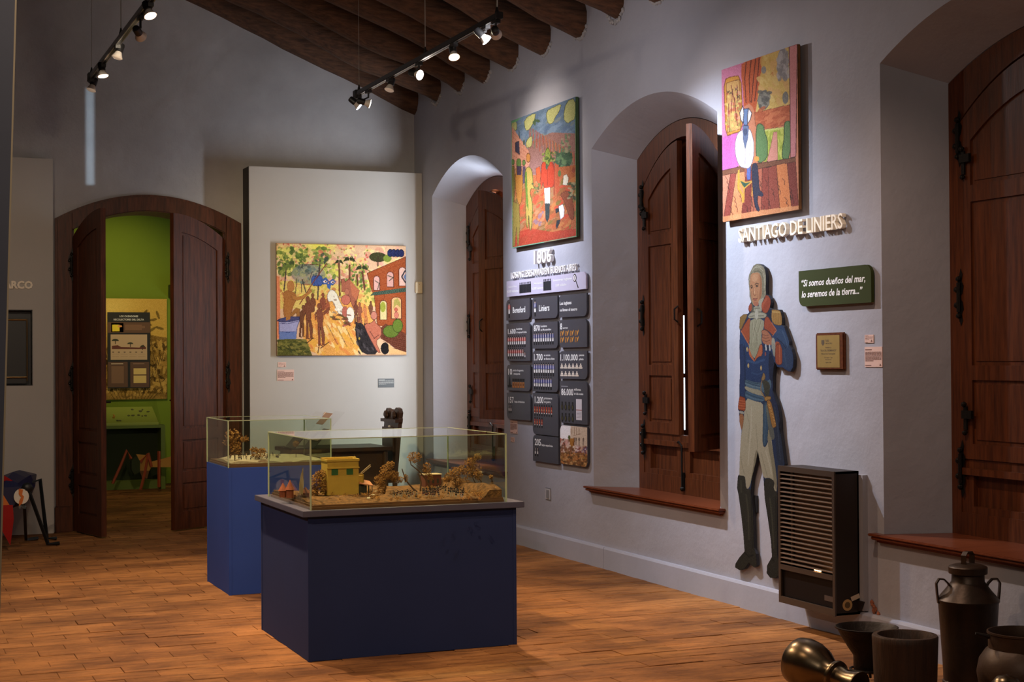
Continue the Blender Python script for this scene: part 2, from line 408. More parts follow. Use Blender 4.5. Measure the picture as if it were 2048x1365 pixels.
# ================================================================== ROOM SHELL
W = 4.83; E = 14.10                                   # inner faces of the right wall and the end wall
XL, YB = -4.6, -2.0                                   # left wall and the wall behind the camera
def seg(c, hw, sp, rise): return lambda y: sp + rise*max(0.0, 1-((y-c)/hw)**2)
NICHES = [                                            # centre, front half width, back plane, sill height, back half width
    dict(c=12.72, hw=0.875, xb=5.09, sill=0.57, bw=0.67, cr=0.265),
    dict(c=9.23, hw=0.905, xb=5.075, sill=0.57, bw=0.66, cr=0.25),
    dict(c=5.75, hw=0.905, xb=5.18, sill=0.58, bw=0.80, cr=0.235)]
XO = 5.32
mb = MB(); ys = [(YB, None)]
def quad(mb, a, b, c, d): mb.add([a, b, c, d], [(0, 1, 2, 3)])
prev = YB; ZT = 4.6
for nch in sorted(NICHES, key=lambda n: n['c']):
    c, hw, xb, sl, bw = nch['c'], nch['hw'], nch['xb'], nch['sill'], nch['bw']
    fa = seg(c, hw, 3.02, nch['cr']); ba = seg(c, bw, 2.92, 0.20)
    mb.box((W, prev, -0.05), (XO, c-hw, ZT)); prev = c+hw
    mb.box((W, c-hw, -0.05), (XO, c+hw, sl-0.02))
    n = 28
    for i in range(n):
        t0, t1 = -1+2*i/n, -1+2*(i+1)/n
        y0, y1 = c+hw*t0, c+hw*t1; b0, b1 = c+bw*t0, c+bw*t1
        z0, z1 = fa(y0), fa(y1); q0, q1 = ba(b0), ba(b1)
        quad(mb, (W, y0, z0), (W, y0, ZT), (W, y1, ZT), (W, y1, z1))          # face above the arch
        quad(mb, (W, y0, z0), (W, y1, z1), (xb, b1, q1), (xb, b0, q0))        # sloping soffit
        quad(mb, (xb, b0, q0), (xb, b1, q1), (XO, b1, q1), (XO, b0, q0))
        quad(mb, (XO, b0, q0), (XO, b1, q1), (XO, b1, ZT), (XO, b0, ZT))
    for sg in (-1, 1):
        yf, yb = c+sg*hw, c+sg*bw
        quad(mb, (W, yf, sl-0.02), (W, yf, 3.02), (xb, yb, 2.92), (xb, yb, sl-0.02))
        quad(mb, (xb, yb, sl-0.02), (xb, yb, 2.92), (XO, yb, 2.92), (XO, yb, sl-0.02))
        quad(mb, (XO, yb, sl-0.02), (XO, yb, ZT), (XO, yf, ZT), (XO, yf, sl-0.02))
        quad(mb, (xb, yb, sl-0.02), (XO, yb, sl-0.02), (XO, yf, sl-0.02), (W, yf, sl-0.02))
mb.box((W, prev, -0.05), (XO, E+0.5, ZT))
wall_right = struct('wall_right', mb, m_wall)

# end wall with the arched doorway
DX0, DX1, DSP, DCR = 1.60, 3.02, 2.735, 0.20
def darch(x): return DSP + DCR*max(0, 1-((x-(DX0+DX1)/2)/((DX1-DX0)/2))**2)
RIDGE = 0.1; SL = 0.42
def roofz(x): return 4.28 + SL*(W-x) if x > RIDGE else 4.28 + SL*(W-RIDGE) - SL*(RIDGE-x)
mb = MB()
mb.strip(XL, DX0, lambda x: -0.05, roofz, E, E+0.5, 20)
mb.strip(DX1, W+0.1, lambda x: -0.05, roofz, E, E+0.5, 4)
mb.strip(DX0, DX1, darch, roofz, E, E+0.5, 16)
struct('wall_end', mb, m_endwall)
mb = MB(); mb.box((XL-0.3, YB, -0.05), (XL, E+0.5, roofz(XL))); struct('wall_left', mb, m_endwall)
mb = MB(); mb.strip(XL, W+0.1, lambda x: -0.05, roofz, YB-0.3, YB, 20); struct('wall_back', mb, m_endwall)

# ceiling of dark boards with round rafters
mb = MB()
for k in range(74):
    y0 = YB-0.3+0.23*k
    mb.add([(W+0.15, y0, roofz(W+0.15)-0.03), (RIDGE, y0, roofz(RIDGE+1e-6)-0.03), (RIDGE, y0+0.222, roofz(RIDGE+1e-6)-0.03), (W+0.15, y0+0.222, roofz(W+0.15)-0.03)], [(0, 1, 2, 3)])
    mb.add([(XL-0.15, y0, roofz(XL-0.15)-0.03), (RIDGE, y0, roofz(RIDGE+1e-6)-0.03), (RIDGE, y0+0.222, roofz(RIDGE+1e-6)-0.03), (XL-0.15, y0+0.222, roofz(XL-0.15)-0.03)], [(3, 2, 1, 0)])
mb.add([(W+0.8, YB-0.4, roofz(W+0.8)), (RIDGE, YB-0.4, roofz(RIDGE+1e-6)), (RIDGE, E+0.6, roofz(RIDGE+1e-6)), (W+0.8, E+0.6, roofz(W+0.8))], [(0, 1, 2, 3)])
mb.add([(XL-0.4, YB-0.4, roofz(XL-0.4)), (RIDGE, YB-0.4, roofz(RIDGE+1e-6)), (RIDGE, E+0.6, roofz(RIDGE+1e-6)), (XL-0.4, E+0.6, roofz(XL-0.4))], [(3, 2, 1, 0)])
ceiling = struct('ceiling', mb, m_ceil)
ry = [13.98, 13.36, 12.74, 12.12, 11.51, 10.86, 10.21, 9.62, 8.99, 8.38, 7.76, 7.14, 6.5, 5.9, 5.3, 4.7, 4.1, 3.5, 2.9, 2.3]
rnd = random.Random(4)
for k, y in enumerate(ry):
    pts = []; rad = []; wob = rnd.uniform(0, 6)
    yc = y+0.10
    for i in range(26):
        x = W+0.12 - (W+0.12-RIDGE)*i/25
        r = 0.125 + 0.012*math.sin(i*0.9+wob)+rnd.uniform(-0.009, 0.009)
        pts.append((x, yc+0.022*math.sin(i*0.5+wob), 3.855+0.128/0.92+SL*(W-x)+0.012*math.sin(i*0.7+wob*2))); rad.append(r)
    mb = MB(); mb.tube(pts, rad, 12); obj('rafter', mb, m_log, ceiling, smooth=True)
    if k > 0 and k < 10:                              # broken rim of plaster where the log enters the wall
        mb = MB()
        for j in range(9):
            a = -2.6+2.1*j/8; q = 0.128+rnd.uniform(0, 0.014)
            mb.blob((W-0.004, yc-q*math.cos(a+PI/2)*0+q*math.cos(a), 3.994+q*math.sin(a)), (0.012, 0.022, 0.018), 6, seed=j+k*10, amp=0.3)
        obj('plaster_rim', mb, m_endwall, ceiling)

# floor: mortar bed and brick paving
m_mortar = mat('floor_mortar', (0.20, 0.10, 0.047), rough=0.9, vary=0.3, vscale=6)
def brickmat():
    m = bpy.data.materials.new('paving_brick'); m.use_nodes = True; nt = m.node_tree; N = nt.nodes; L = nt.links
    b = N['Principled BSDF']; b.inputs['Specular IOR Level'].default_value = 0.35
    g = N.new('ShaderNodeNewGeometry'); oi = N.new('ShaderNodeObjectInfo')
    ad = N.new('ShaderNodeMath'); ad.operation = 'ADD'; L.new(g.outputs['Random Per Island'], ad.inputs[0]); L.new(oi.outputs['Random'], ad.inputs[1])
    fr = N.new('ShaderNodeMath'); fr.operation = 'FRACT'; L.new(ad.outputs[0], fr.inputs[0])
    r = N.new('ShaderNodeValToRGB'); cr = r.color_ramp
    cr.elements[0].color = (0.33, 0.150, 0.046, 1); cr.elements[1].color = (0.41, 0.195, 0.064, 1)
    e = cr.elements.new(0.5); e.color = (0.37, 0.172, 0.054, 1)
    L.new(fr.outputs[0], r.inputs[0])
    def noise(sc, mpx, det=6, rough=0.6):
        mp = N.new('ShaderNodeMapping'); mp.inputs['Scale'].default_value = mpx
        L.new(g.outputs['Position'], mp.inputs[0])
        n = N.new('ShaderNodeTexNoise'); n.inputs['Scale'].default_value = sc; n.inputs['Detail'].default_value = det; n.inputs['Roughness'].default_value = rough
        L.new(mp.outputs[0], n.inputs['Vector']); return n
    n1 = noise(1.1, (1, 1.6, 1)); n2 = noise(7, (0.5, 2.6, 1), 8, 0.72); n3 = noise(45, (1, 1, 1), 3)
    def ramp(n, a, bb, c0, c1):
        q = N.new('ShaderNodeValToRGB'); q.color_ramp.elements[0].position = a; q.color_ramp.elements[1].position = bb
        q.color_ramp.elements[0].color = (*c0, 1); q.color_ramp.elements[1].color = (*c1, 1); L.new(n.outputs['Fac'], q.inputs[0]); return q
    def mul(x, y, f=1.0):
        q = N.new('ShaderNodeMix'); q.data_type = 'RGBA'; q.blend_type = 'MULTIPLY'; q.inputs['Factor'].default_value = f
        L.new(x, q.inputs[6]); L.new(y, q.inputs[7]); return q.outputs[2]
    a1 = ramp(n1, 0.36, 0.62, (0.42, 0.36, 0.32), (1.03, 1.0, 0.97)); a2 = ramp(n2, 0.28, 0.56, (0.34, 0.28, 0.25), (1.08, 1.06, 1.05)); a3 = ramp(n3, 0.25, 0.5, (0.75, 0.7, 0.66), (1, 1, 1))
    o = mul(mul(mul(r.outputs[0], a1.outputs[0]), a2.outputs[0]), a3.outputs[0], 0.6)
    L.new(o, b.inputs['Base Color'])
    b.inputs['Roughness'].default_value = 0.75
    bp = N.new('ShaderNodeBump'); bp.inputs['Strength'].default_value = 0.5; bp.inputs['Distance'].default_value = 0.006
    L.new(n2.outputs['Fac'], bp.inputs['Height']); L.new(bp.outputs[0], b.inputs['Normal'])
    return m
m_brick = brickmat()
mb = MB(); mb.box((XL-0.3, YB-0.3, -0.25), (XO, 21.5, -0.006)); floor = struct('floor', mb, m_mortar)
BL, BW = 0.30, 0.150
def brick_add(mb, cx, cy, z, lx, ly, rnd, ch=0.0018):
    x0, x1, y0, y1 = cx-lx/2, cx+lx/2, cy-ly/2, cy+ly/2; t = [z+rnd.uniform(-0.0012, 0.0012) for _ in range(4)]
    mb.add([(x0, y0, -0.02), (x1, y0, -0.02), (x1, y1, -0.02), (x0, y1, -0.02), (x0, y0, t[0]-ch), (x1, y0, t[1]-ch), (x1, y1, t[2]-ch), (x0, y1, t[3]-ch),
            (x0+ch, y0+ch, t[0]), (x1-ch, y0+ch, t[1]), (x1-ch, y1-ch, t[2]), (x0+ch, y1-ch, t[3])],
           [(0, 1, 5, 4), (1, 2, 6, 5), (2, 3, 7, 6), (3, 0, 4, 7), (4, 5, 9, 8), (5, 6, 10, 9), (6, 7, 11, 10), (7, 4, 8, 11), (8, 9, 10, 11)])
rnd = random.Random(11); shapes = []
for k in range(14):
    q = MB(); brick_add(q, 0, 0, 0, BL-rnd.uniform(0.001, 0.003), BW-rnd.uniform(0.002, 0.004), rnd)
    me = q.mesh('brick'); me.materials.append(m_brick); shapes.append(me)
cand = []; row = 0; yy = YB
def vis(x, y):
    v = np.array([x, y, 0])-CAM; z = v@_f
    if z < 0.5: return None
    return 1024+F*(v@R_)/z, 682.5-F*(v@U_)/z, z
while yy < 20.6:
    off = (row % 2)*BL/2 + rnd.uniform(-0.02, 0.02); xx = XL + off; row += 1
    while xx < W:
        cand.append((xx+BL/2, yy+BW/2)); xx += BL
    yy += BW
seen = []; rest = MB()
for (x, y) in cand:
    p = vis(x, y)
    hidden = (2.05 < x < 3.05 and 7.5 < y < 8.5) or x > W-0.12
    if p and -60 < p[0] < 2110 and p[1] < 1400 and not hidden and y < 14: seen.append((p[2], x, y))
seen.sort(); near = set((round(a[1], 4), round(a[2], 4)) for a in seen[:300])
for (x, y) in cand:
    z = rnd.uniform(-0.0025, 0.0015); dy = rnd.uniform(-0.002, 0.002)
    if (round(x, 4), round(y, 4)) in near:
        o = bpy.data.objects.new('brick', shapes[rnd.randrange(14)]); COL.objects.link(o); o.parent = floor
        o.location = (x, y+dy, z)
    elif y > 4.0 and x > -2.5: brick_add(rest, x, y+dy, z, BL-0.003, BW-0.003, rnd)
o = obj('brick_paving', rest, m_brick, floor); o['kind'] = 'stuff'

# baseboard along the right wall, in two lengths
mb = MB()
for a, b in ((YB, 9.92), (9.925, E)):
    mb.add([(W, a, -0.02), (W, b, -0.02), (W, b, 0.155), (W, a, 0.155), (W-0.03, a, -0.02), (W-0.03, b, -0.02), (W-0.03, b, 0.140), (W-0.03, a, 0.140), (W-0.022, a, 0.155), (W-0.022, b, 0.155)],
           [(4, 5, 6, 7), (7, 6, 9, 8), (8, 9, 2, 3), (4, 7, 8, 3, 0), (5, 1, 2, 9, 6)])
baseboard = struct('baseboard_right', mb, m_base)

# ------------------------------------------------------------------ shutters and door leaves
def leaf(name, parent, wd, z0, zt, rails, M, m=m_wood, th=0.040, st=0.095, toprail=0.16, raised=True, lab=None):
    """framed leaf hinged at local x=0; zt(x) gives its curved top; rails = list of (z bottom, z top)"""
    h = th/2; mb = MB(); n = 10
    mb.strip(0, st, lambda x: z0, zt, -h, h, 3)
    mb.strip(wd-st, wd, lambda x: z0, zt, -h, h, 3)
    mb.strip(st, wd-st, lambda x: zt(x)-toprail, zt, -h, h, n)
    for a, b in rails: mb.box((st, -h, a), (wd-st, h, b))
    o = obj(name, mb, m, parent, M, label=lab)
    zs = [z0]+[v for r in rails for v in r]
    edges = sorted(rails); cuts = []
    for i, (a, b) in enumerate(edges):
        nxt = edges[i+1][0] if i+1 < len(edges) else None
        cuts.append((b, nxt))
    for a, b in cuts:
        q = MB()
        top = (lambda x, b=b: b) if b is not None else (lambda x: zt(x)-toprail)
        q.strip(st-0.004, wd-st+0.004, lambda x: a-0.003, lambda x: top(x)+0.003, -h*0.42, h*0.42, n)
        g = 0.022
        q.strip(st+g, wd-st-g, lambda x: a+g, lambda x: top(x)-g, -h*0.72, h*0.72, n)
        obj('panel', q, m, o)
    return o
def hinge(parent, pos, s=1.0, lever=False):
    """ornate black strap hinge lying on a leaf face (local y is the depth)"""
    x, y, z = pos; q = MB()
    q.tube([(x, y-0.012, z-0.075*s), (x, y-0.012, z+0.075*s)], 0.011*s, 8)
    for sg in (-1, 1):
        q.add([(x-0.006, y-0.004, z), (x+0.02*s, y-0.004, z+0.02*sg), (x+0.03*s, y-0.004, z+0.06*s*sg), (x+0.014*s, y-0.004, z+0.085*s*sg), (x+0.022*s, y-0.004, z+0.12*s*sg), (x+0.006, y-0.004, z+0.15*s*sg), (x-0.008, y-0.004, z+0.10*s*sg), (x-0.022*s, y-0.004, z+0.07*s*sg), (x-0.03*s, y-0.004, z+0.03*s*sg)][::(1 if sg > 0 else -1)], [(0,1,2,3,4,5,6,7,8)])
        q.blob((x, y-0.012, z+0.095*s*sg), 0.014*s, 8)
        q.blob((x-0.015*s, y-0.010, z+0.04*s*sg), 0.016*s, 8)
    obj('hinge', q, m_iron, parent)
def latch(parent, pos, s=1.0, sg=1):
    x, y, z = pos; q = MB()
    q.box((x-0.012, y-0.008, z-0.07*s), (x+0.012, y, z+0.05*s)); q.blob((x, y-0.01, z-0.085*s), 0.013, 8)
    q.box((x-0.012, y-0.022, z-0.012), (x+sg*0.065*s, y-0.006, z+0.030)); q.blob((x, y-0.014, z+0.06*s), 0.014, 8)
    obj('latch', q, m_iron, parent)

def window(idx, nch, angA, angB, dropB=0.0, slit=False, label=None):
    c, xb, sl, bw = nch['c'], nch['xb'], nch['sill'], nch['bw']
    Wd = 2*bw; root = struct('window_%d' % idx, M=Matrix.Translation((xb, c+bw, 0)) @ Matrix.Rotation(-PI/2, 4, 'Z'))
    outer = lambda x: 2.915 + 0.20*max(0, 1-((x-bw)/bw)**2)
    fr = 0.075; ib = bw-fr
    inner = lambda x: 2.70 + 0.30*max(0, 1-((x-bw)/ib)**2)
    q = MB()
    q.strip(0, fr, lambda x: sl, outer, 0, 0.12, 2); q.strip(Wd-fr, Wd, lambda x: sl, outer, 0, 0.12, 2)
    q.strip(fr, Wd-fr, inner, outer, 0.0, 0.12, 18)
    q.box((fr, 0.0, sl), (Wd-fr, 0.12, sl+0.115))                      # bottom rail
    obj('window_frame', q, m_wood, root)
    q = MB(); q.strip(fr, Wd-fr, lambda x: sl+0.1, lambda x: inner(x)-0.0, 0.09, 0.115, 18) if not slit else None
    if idx == 1:                                                       # this one is glazed: daylight enters behind the ajar leaf
        q = MB(); q.strip(fr, bw, lambda x: sl+0.1, lambda x: inner(x), 0.09, 0.115, 9); q.strip(bw, Wd-fr, lambda x: sl+0.1, lambda x: 0.97, 0.09, 0.115, 3)
        for xa, xb2 in ((bw, bw+0.05), (Wd-fr-0.03, Wd-fr)): q.strip(xa, xb2, lambda x: 0.97, lambda x: inner(x), 0.09, 0.115, 2)
        q.strip(bw+0.05, Wd-fr-0.03, lambda x: inner(x)-0.05, inner, 0.09, 0.115, 6); g = MB(); g.strip(bw+0.05, Wd-fr-0.03, lambda x: 0.97, lambda x: inner(x)-0.05, 0.100, 0.103, 6); obj('glass_pane', g, m_plexi, root)
    if slit:
        xs = c+bw-9.455
        q.strip(fr, xs, lambda x: sl+0.1, inner, 0.09, 0.115, 10); q.strip(xs+0.085, Wd-fr, lambda x: sl+0.1, inner, 0.09, 0.115, 10)
        q.strip(xs, xs+0.085, lambda x: sl+0.1, lambda x: 1.0, 0.09, 0.115, 1); q.strip(xs, xs+0.085, lambda x: 1.79, inner, 0.09, 0.115, 1)
        q.box((xs, 0.09, 1.36), (xs+0.085, 0.115, 1.39))
    obj('outer_shutter', q, m_wood, root)
    lw = bw-fr-0.016
    # fixed framed panels below the leaves
    zb = 0.895
    for k in range(2):
        x0 = fr + k*lw; g = MB()
        g.box((x0, 0.005, sl+0.115), (x0+0.09, 0.05, zb)); g.box((x0+lw-0.09, 0.005, sl+0.115), (x0+lw, 0.05, zb))
        g.box((x0+0.09, 0.005, sl+0.115), (x0+lw-0.09, 0.05, sl+0.15)); g.box((x0, -0.012, zb-0.005), (x0+lw, 0.055, zb+0.03)); g.box((x0, 0.005, zb+0.03), (x0+lw, 0.06, 0.97))
        ap = obj('apron_frame', g, m_wood, root)
        g = MB(); g.box((x0+0.088, 0.032, sl+0.145), (x0+lw-0.088, 0.045, zb)); obj('panel', g, m_wood, ap)
    # leaves: A hinged at the far jamb, B at the near jamb
    lt = lambda x: 2.685 + 0.30*max(0, 1-((ib-min(x, ib))/ib)**2)
    rails = [(0.972, 1.05), (1.375, 1.45), (2.285, 2.37)]
    MA = Matrix.Translation((fr+0.003, 0.015, 0)) @ Matrix.Rotation(-angA, 4, 'Z')
    A = leaf('shutter', root, lw-(0.045 if slit else 0.0), 0.972, lt, rails, MA)
    MBm = Matrix.Translation((Wd-fr-0.003, 0.015, -dropB)) @ Matrix.Rotation(PI+angB, 4, 'Z')
    B = leaf('shutter', root, lw, 0.972, lt, rails, MBm)
    h = -0.0205
    q = MB(); hz = 1.80; q.tube([(lw-0.04, h-0.002, hz+0.05), (lw-0.04, h-0.03, hz+0.03), (lw-0.04, h-0.03, hz-0.04), (lw-0.04, h-0.002, hz-0.06)], 0.006, 6); obj('handle', q, m_iron, A)
    q = MB(); q.tube([(lw-0.05, 0.0225, 1.85), (lw-0.05, 0.05, 1.83), (lw-0.05, 0.05, 1.76), (lw-0.05, 0.0225, 1.74)], 0.006, 6); obj('handle', q, m_iron, B)
    for z in (2.62, 1.80, 0.92): hinge(root, (fr+0.012, -0.004, z))
    for z in (2.50, 1.19): latch(root, (fr+0.055, -0.010, z))
    # tall bolt on the middle of the lower part
    xm = bw; q = MB(); q.box((xm-0.015, -0.012, 0.60), (xm+0.015, 0.0, 0.72)); q.tube([(xm, -0.016, 0.62), (xm, -0.016, 0.90), (xm-0.02, -0.03, 0.93), (xm-0.05, -0.02, 0.92)], 0.007, 6); q.blob((xm, -0.014, 0.61), 0.016, 8)
    obj('bolt', q, m_iron, root)
    # projecting moulded sill board
    hw = nch['hw']; g = MB(); xi = 0.0
    o0 = bw-hw
    y_w = -(xb-W)                                                      # wall face in local depth
    g.add([(0, 0.02, 0), (Wd, 0.02, 0), (Wd-o0, y_w, 0), (o0, y_w, 0)][::-1], [(0, 1, 2, 3)])
    pts_top = [(o0+0.002, y_w), (o0-0.07, y_w), (o0-0.07, y_w-0.055), (Wd-o0+0.07, y_w-0.055), (Wd-o0+0.07, y_w), (Wd-o0-0.002, y_w), (Wd-0.004, 0.0), (Wd-0.004, 0.02), (0.004, 0.02), (0.004, 0.0)]
    g = MB(); g.prism([(p[0], p[1]) for p in pts_top], sl-0.014, sl)
    pl = [(o0-0.058, y_w), (o0-0.058, y_w-0.043), (Wd-o0+0.058, y_w-0.043), (Wd-o0+0.058, y_w)]
    g.prism(pl, sl-0.032, sl-0.014)
    pl = [(o0-0.04, y_w+0.0), (o0-0.04, y_w-0.022), (Wd-o0+0.04, y_w-0.022), (Wd-o0+0.04, y_w)]
    g.prism(pl, sl-0.045, sl-0.032)
    obj('window_sill', g, m_wood_h, root, bevel=0.004)
    return root
window(1, NICHES[0], 0.0, math.radians(15))
window(2, NICHES[1], 0.0, math.radians(125.5), dropB=0.05, slit=True)
window(3, NICHES[2], 0.0, 0.0)

# ------------------------------------------------------------------ arched door in the end wall
door = struct('door_1')
cx, hw1 = (DX0+DX1)/2, (DX1-DX0)/2
q = MB(); ow = 0.115
oa = lambda x: 2.76 + 0.235*max(0, 1-((x-cx)/(hw1+ow))**2)
ia = lambda x: 2.66 + 0.185*max(0, 1-((x-cx)/(hw1-0.03))**2)
for y0, y1, d in ((E-0.03, E, 0.0), (E-0.05, E-0.03, 0.022), (E-0.04, E-0.03, 0.085)):
    if d < 0.08:
        q.strip(DX0-ow+d, DX0+0.03-d*0.3, lambda x: 0, lambda x: oa(x)-d, y0, y1, 4); q.strip(DX1-0.03+d*0.3, DX1+ow-d, lambda x: 0, lambda x: oa(x)-d, y0, y1, 4)
        q.strip(DX0+0.03, DX1-0.03, lambda x: ia(x)+d*0.3, lambda x: oa(x)-d, y0, y1, 24)
obj('architrave', q, m_wood_d, door)
q = MB()
q.strip(DX0-0.001, DX0+0.05, lambda x: 0, darch, E, E+0.5, 2); q.strip(DX1-0.05, DX1+0.001, lambda x: 0, darch, E, E+0.5, 2); q.strip(DX0+0.05, DX1-0.05, lambda x: darch(x)-0.08, darch, E, E+0.5, 20)
obj('door_lining', q, m_wood_d, door)
for xx in (DX0-ow-0.01, DX1-0.02):
    q = MB(); q.box((xx, E-0.065, 0), (xx+ow+0.03, E, 0.22)); q.box((xx+0.008, E-0.06, 0.22), (xx+ow+0.022, E, 0.235)); obj('plinth_block', q, m_wood_d, door, bevel=0.006)
lwd = 0.64
ltd = lambda x: 2.60+0.20*max(0, 1-((lwd-min(x, lwd))/lwd)**2)
def door_leaf(hx, ang, mirror):
    M = Matrix.Translation((hx, E-0.055, 0)) @ Matrix.Rotation(ang, 4, 'Z')
    L_ = leaf('door_leaf', door, lwd, 0.012, ltd, [(0.012, 0.17), (0.42, 0.52), (0.80, 0.90)], M, m=m_wood_d, th=0.045, st=0.10, toprail=0.16)
    s = 0.0235 if not mirror else -0.0235
    q = MB(); q.box((lwd-0.07, min(s, s*1.25), 1.02), (lwd-0.025, max(s, s*1.25), 1.22)); q.tube([(lwd-0.047, s, 1.15), (lwd-0.047, s*3.2, 1.15), (lwd-0.13, s*3.2, 1.15)], 0.008, 8); obj('lock', q, m_iron, L_)
    return L_
door_leaf(DX0+0.055, -math.radians(76), False)
door_leaf(DX1-0.055, PI+math.radians(34), True)
for z in (0.45, 1.35, 2.35):
    for x in (DX0+0.02, DX1-0.02): hinge(door, (x, E-0.056, z), 1.0)
# ================================================================== GREEN ROOM BEYOND THE DOOR
G = 19.1
mb = MB(); mb.box((0.2, G, -0.05), (6.6, G+0.2, 4.2)); struct('wall_green_room_end', mb, m_green)
mb = MB(); mb.box((0.0, E+0.5, -0.05), (0.2, G+0.2, 4.2)); struct('wall_green_room_left', mb, m_green)
mb = MB(); mb.box((6.6, E+0.5, -0.05), (6.8, G+0.2, 4.2)); mb.box((5.4, E+0.3, -0.05), (6.8, E+0.5, 4.2)); struct('wall_green_room_right', mb, m_green)
mb = MB(); mb.box((0.0, E+0.5, 4.2), (6.8, G+0.2, 4.3)); struct('ceiling_green_room', mb, m_ceil)
mb = MB(); mb.box((0.2, G-0.02, 0), (6.6, G, 0.16)); struct('baseboard_green_room', mb, m_green)
spot((2.3, 16.9, 3.7), (2.72, G, 2.05), 95, (1.0, 0.80, 0.38), 62, 0.9, name='green_room_lamp')
spot((3.4, 17.0, 3.7), (2.8, 18.6, 0.6), 26, (1.0, 0.72, 0.35), 80, 0.9, name='green_room_lamp')
spot((2.3, 15.2, 3.7), (2.4, 15.4, 0.0), 26, (1.0, 0.66, 0.35), 100, 0.9, name='green_room_lamp')
# ================================================================== PARTITIONS
# leaning dark partition at the left edge of the view
a = CAM + _ray(30, 0)*3.2; b = CAM + _ray(-1, 1150)*3.2
dv = Vector(b-a); dv = dv/dv.z; top = Vector(a)-dv*(a[2]-3.0); bot = Vector(a)-dv*(a[2]-0.0)
mb = MB(); wv = Vector((-1.2, -0.15, 0)); tv = Vector((0.0, 0.03, 0))
def slab(mb, p0, p1, wv, tv):
    v = [p0, p0+wv, p0+wv+tv, p0+tv, p1, p1+wv, p1+wv+tv, p1+tv]
    mb.add([tuple(q) for q in v], [(0,3,2,1),(4,5,6,7),(0,1,5,4),(1,2,6,5),(2,3,7,6),(3,0,4,7)])
slab(mb, bot, top, wv, tv)
t = thing('partition_panel', 'dark blue-grey partition panel cut by the left edge of the picture', 'partition', mb=mb, m=mat('partition_paint', (0.075, 0.08, 0.11), rough=0.6, vary=0.05))
mb = MB(); slab(mb, bot+Vector((0.0035, 0, 0)), top+Vector((0.0035, 0, 0)), Vector((-0.0035, 0, 0)), tv); obj('lit_edge', mb, mat('lit_edge_paint', (0.45, 0.36, 0.24), rough=0.5), t, label='thin partition edge coloured pale as if lit')  # light on the partition edge, painted as a pale strip

# light panel wall on the left of the doorway with lettering and showcase
t = thing('display_wall_panel', 'tall grey wall panel left of the doorway with the letters ARCO', 'panel')
mb = MB(); px0, px1, pf = 0.15, 1.46, 14.0
ry0, ry1, rz0, rz1 = 0.75, 1.286, 1.292, 1.951
mb.box((px0, pf, 0.0), (px1, E, rz0)); mb.box((px0, pf, rz1), (px1, E, 3.273)); mb.box((px0, pf, rz0), (ry0, E, rz1)); mb.box((ry1, pf, rz0), (px1, E, rz1))
obj('board', mb, m_panelwall, t)
mb = MB(); mb.box((ry0, E-0.012, rz0), (ry1, E-0.004, rz1)); obj('niche_back', mb, m_black, t)
mb = MB(); mb.box((ry0, pf+0.001, rz0), (ry0+0.006, E-0.01, rz1)); mb.box((ry1-0.006, pf+0.001, rz0), (ry1, E-0.01, rz1)); mb.box((ry0, pf+0.001, rz0), (ry1, E-0.01, rz0+0.006)); mb.box((ry0, pf+0.001, rz1-0.006), (ry1, E-0.01, rz1)); obj('niche_lining', mb, m_black, t)
Mf = frame_e(0, 0, pf-0.001)
lt = thing('wall_lettering', 'cream raised letters ARCO on the grey panel left of the doorway', 'lettering', Mf)
text('ARCO', 0.062, m_ivory, lt, (1.045, 2.136, 0), extrude=0.012, bold=0.045, width=0.243, split=True)
t = thing('wall_showcase', 'black wall showcase with brass rails in the panel left of the doorway', 'showcase', (1.0, 14.03, 1.31))
mb = MB(); mb.box((-0.24, 0.0, 0.0), (0.235, 0.05, 0.56)); obj('case_box', mb, m_black, t, bevel=0.004)
m_brass = mat('brass', (0.62, 0.42, 0.18), rough=0.3, metal=1.0)
for z in (0.055, 0.555):
    mb = MB(); mb.tube([(-0.24, -0.012, z), (0.235, -0.012, z)], 0.007, 8); obj('rail', mb, m_brass, t)
mb = MB(); mb.tube([(0.242, -0.005, 0.02), (0.242, -0.005, 0.56)], 0.005, 8); obj('upright', mb, m_brass, t)

# big panel on the right part of the end wall
PF = 13.87
t = thing('display_wall_panel', 'large light grey wall panel that carries the landscape-format painting', 'panel')
mb = MB(); mb.box((3.165, PF, 0.0), (4.826, E, 3.266)); obj('board', mb, m_panelwall, t)
mb = MB(); mb.box((3.160, PF+0.003, 0.0), (3.1645, E, 3.264)); obj('side_board', mb, mat('panel_side', (0.045, 0.04, 0.042), rough=0.8), t)

# ================================================================== PAINTINGS
def canvas(name, label, M, w_, h, th, art, mside, gap, gain=0.94):
    t = thing(name, label, 'painting', M)
    mb = MB(); mb.box((-w_/2, -h/2, -th), (w_/2, h/2, 0)); obj('stretched_canvas', mb, mside, t, bevel=0.003)
    for x in (-w_/2+0.1, w_/2-0.1):
        mb = MB(); mb.box((x-0.015, -h/2+0.02, -th-gap), (x+0.015, h/2-0.02, -th)); obj('hanging_batten', mb, m_wood, t)
    me = art.mesh('painted_picture', w_, h, 0.0012, gain=gain, desat=0.10); obj('painted_picture', me, m_art, t)
    return t
K = 739.3
def RK(pts): return [(x+K, y) for x, y in pts]
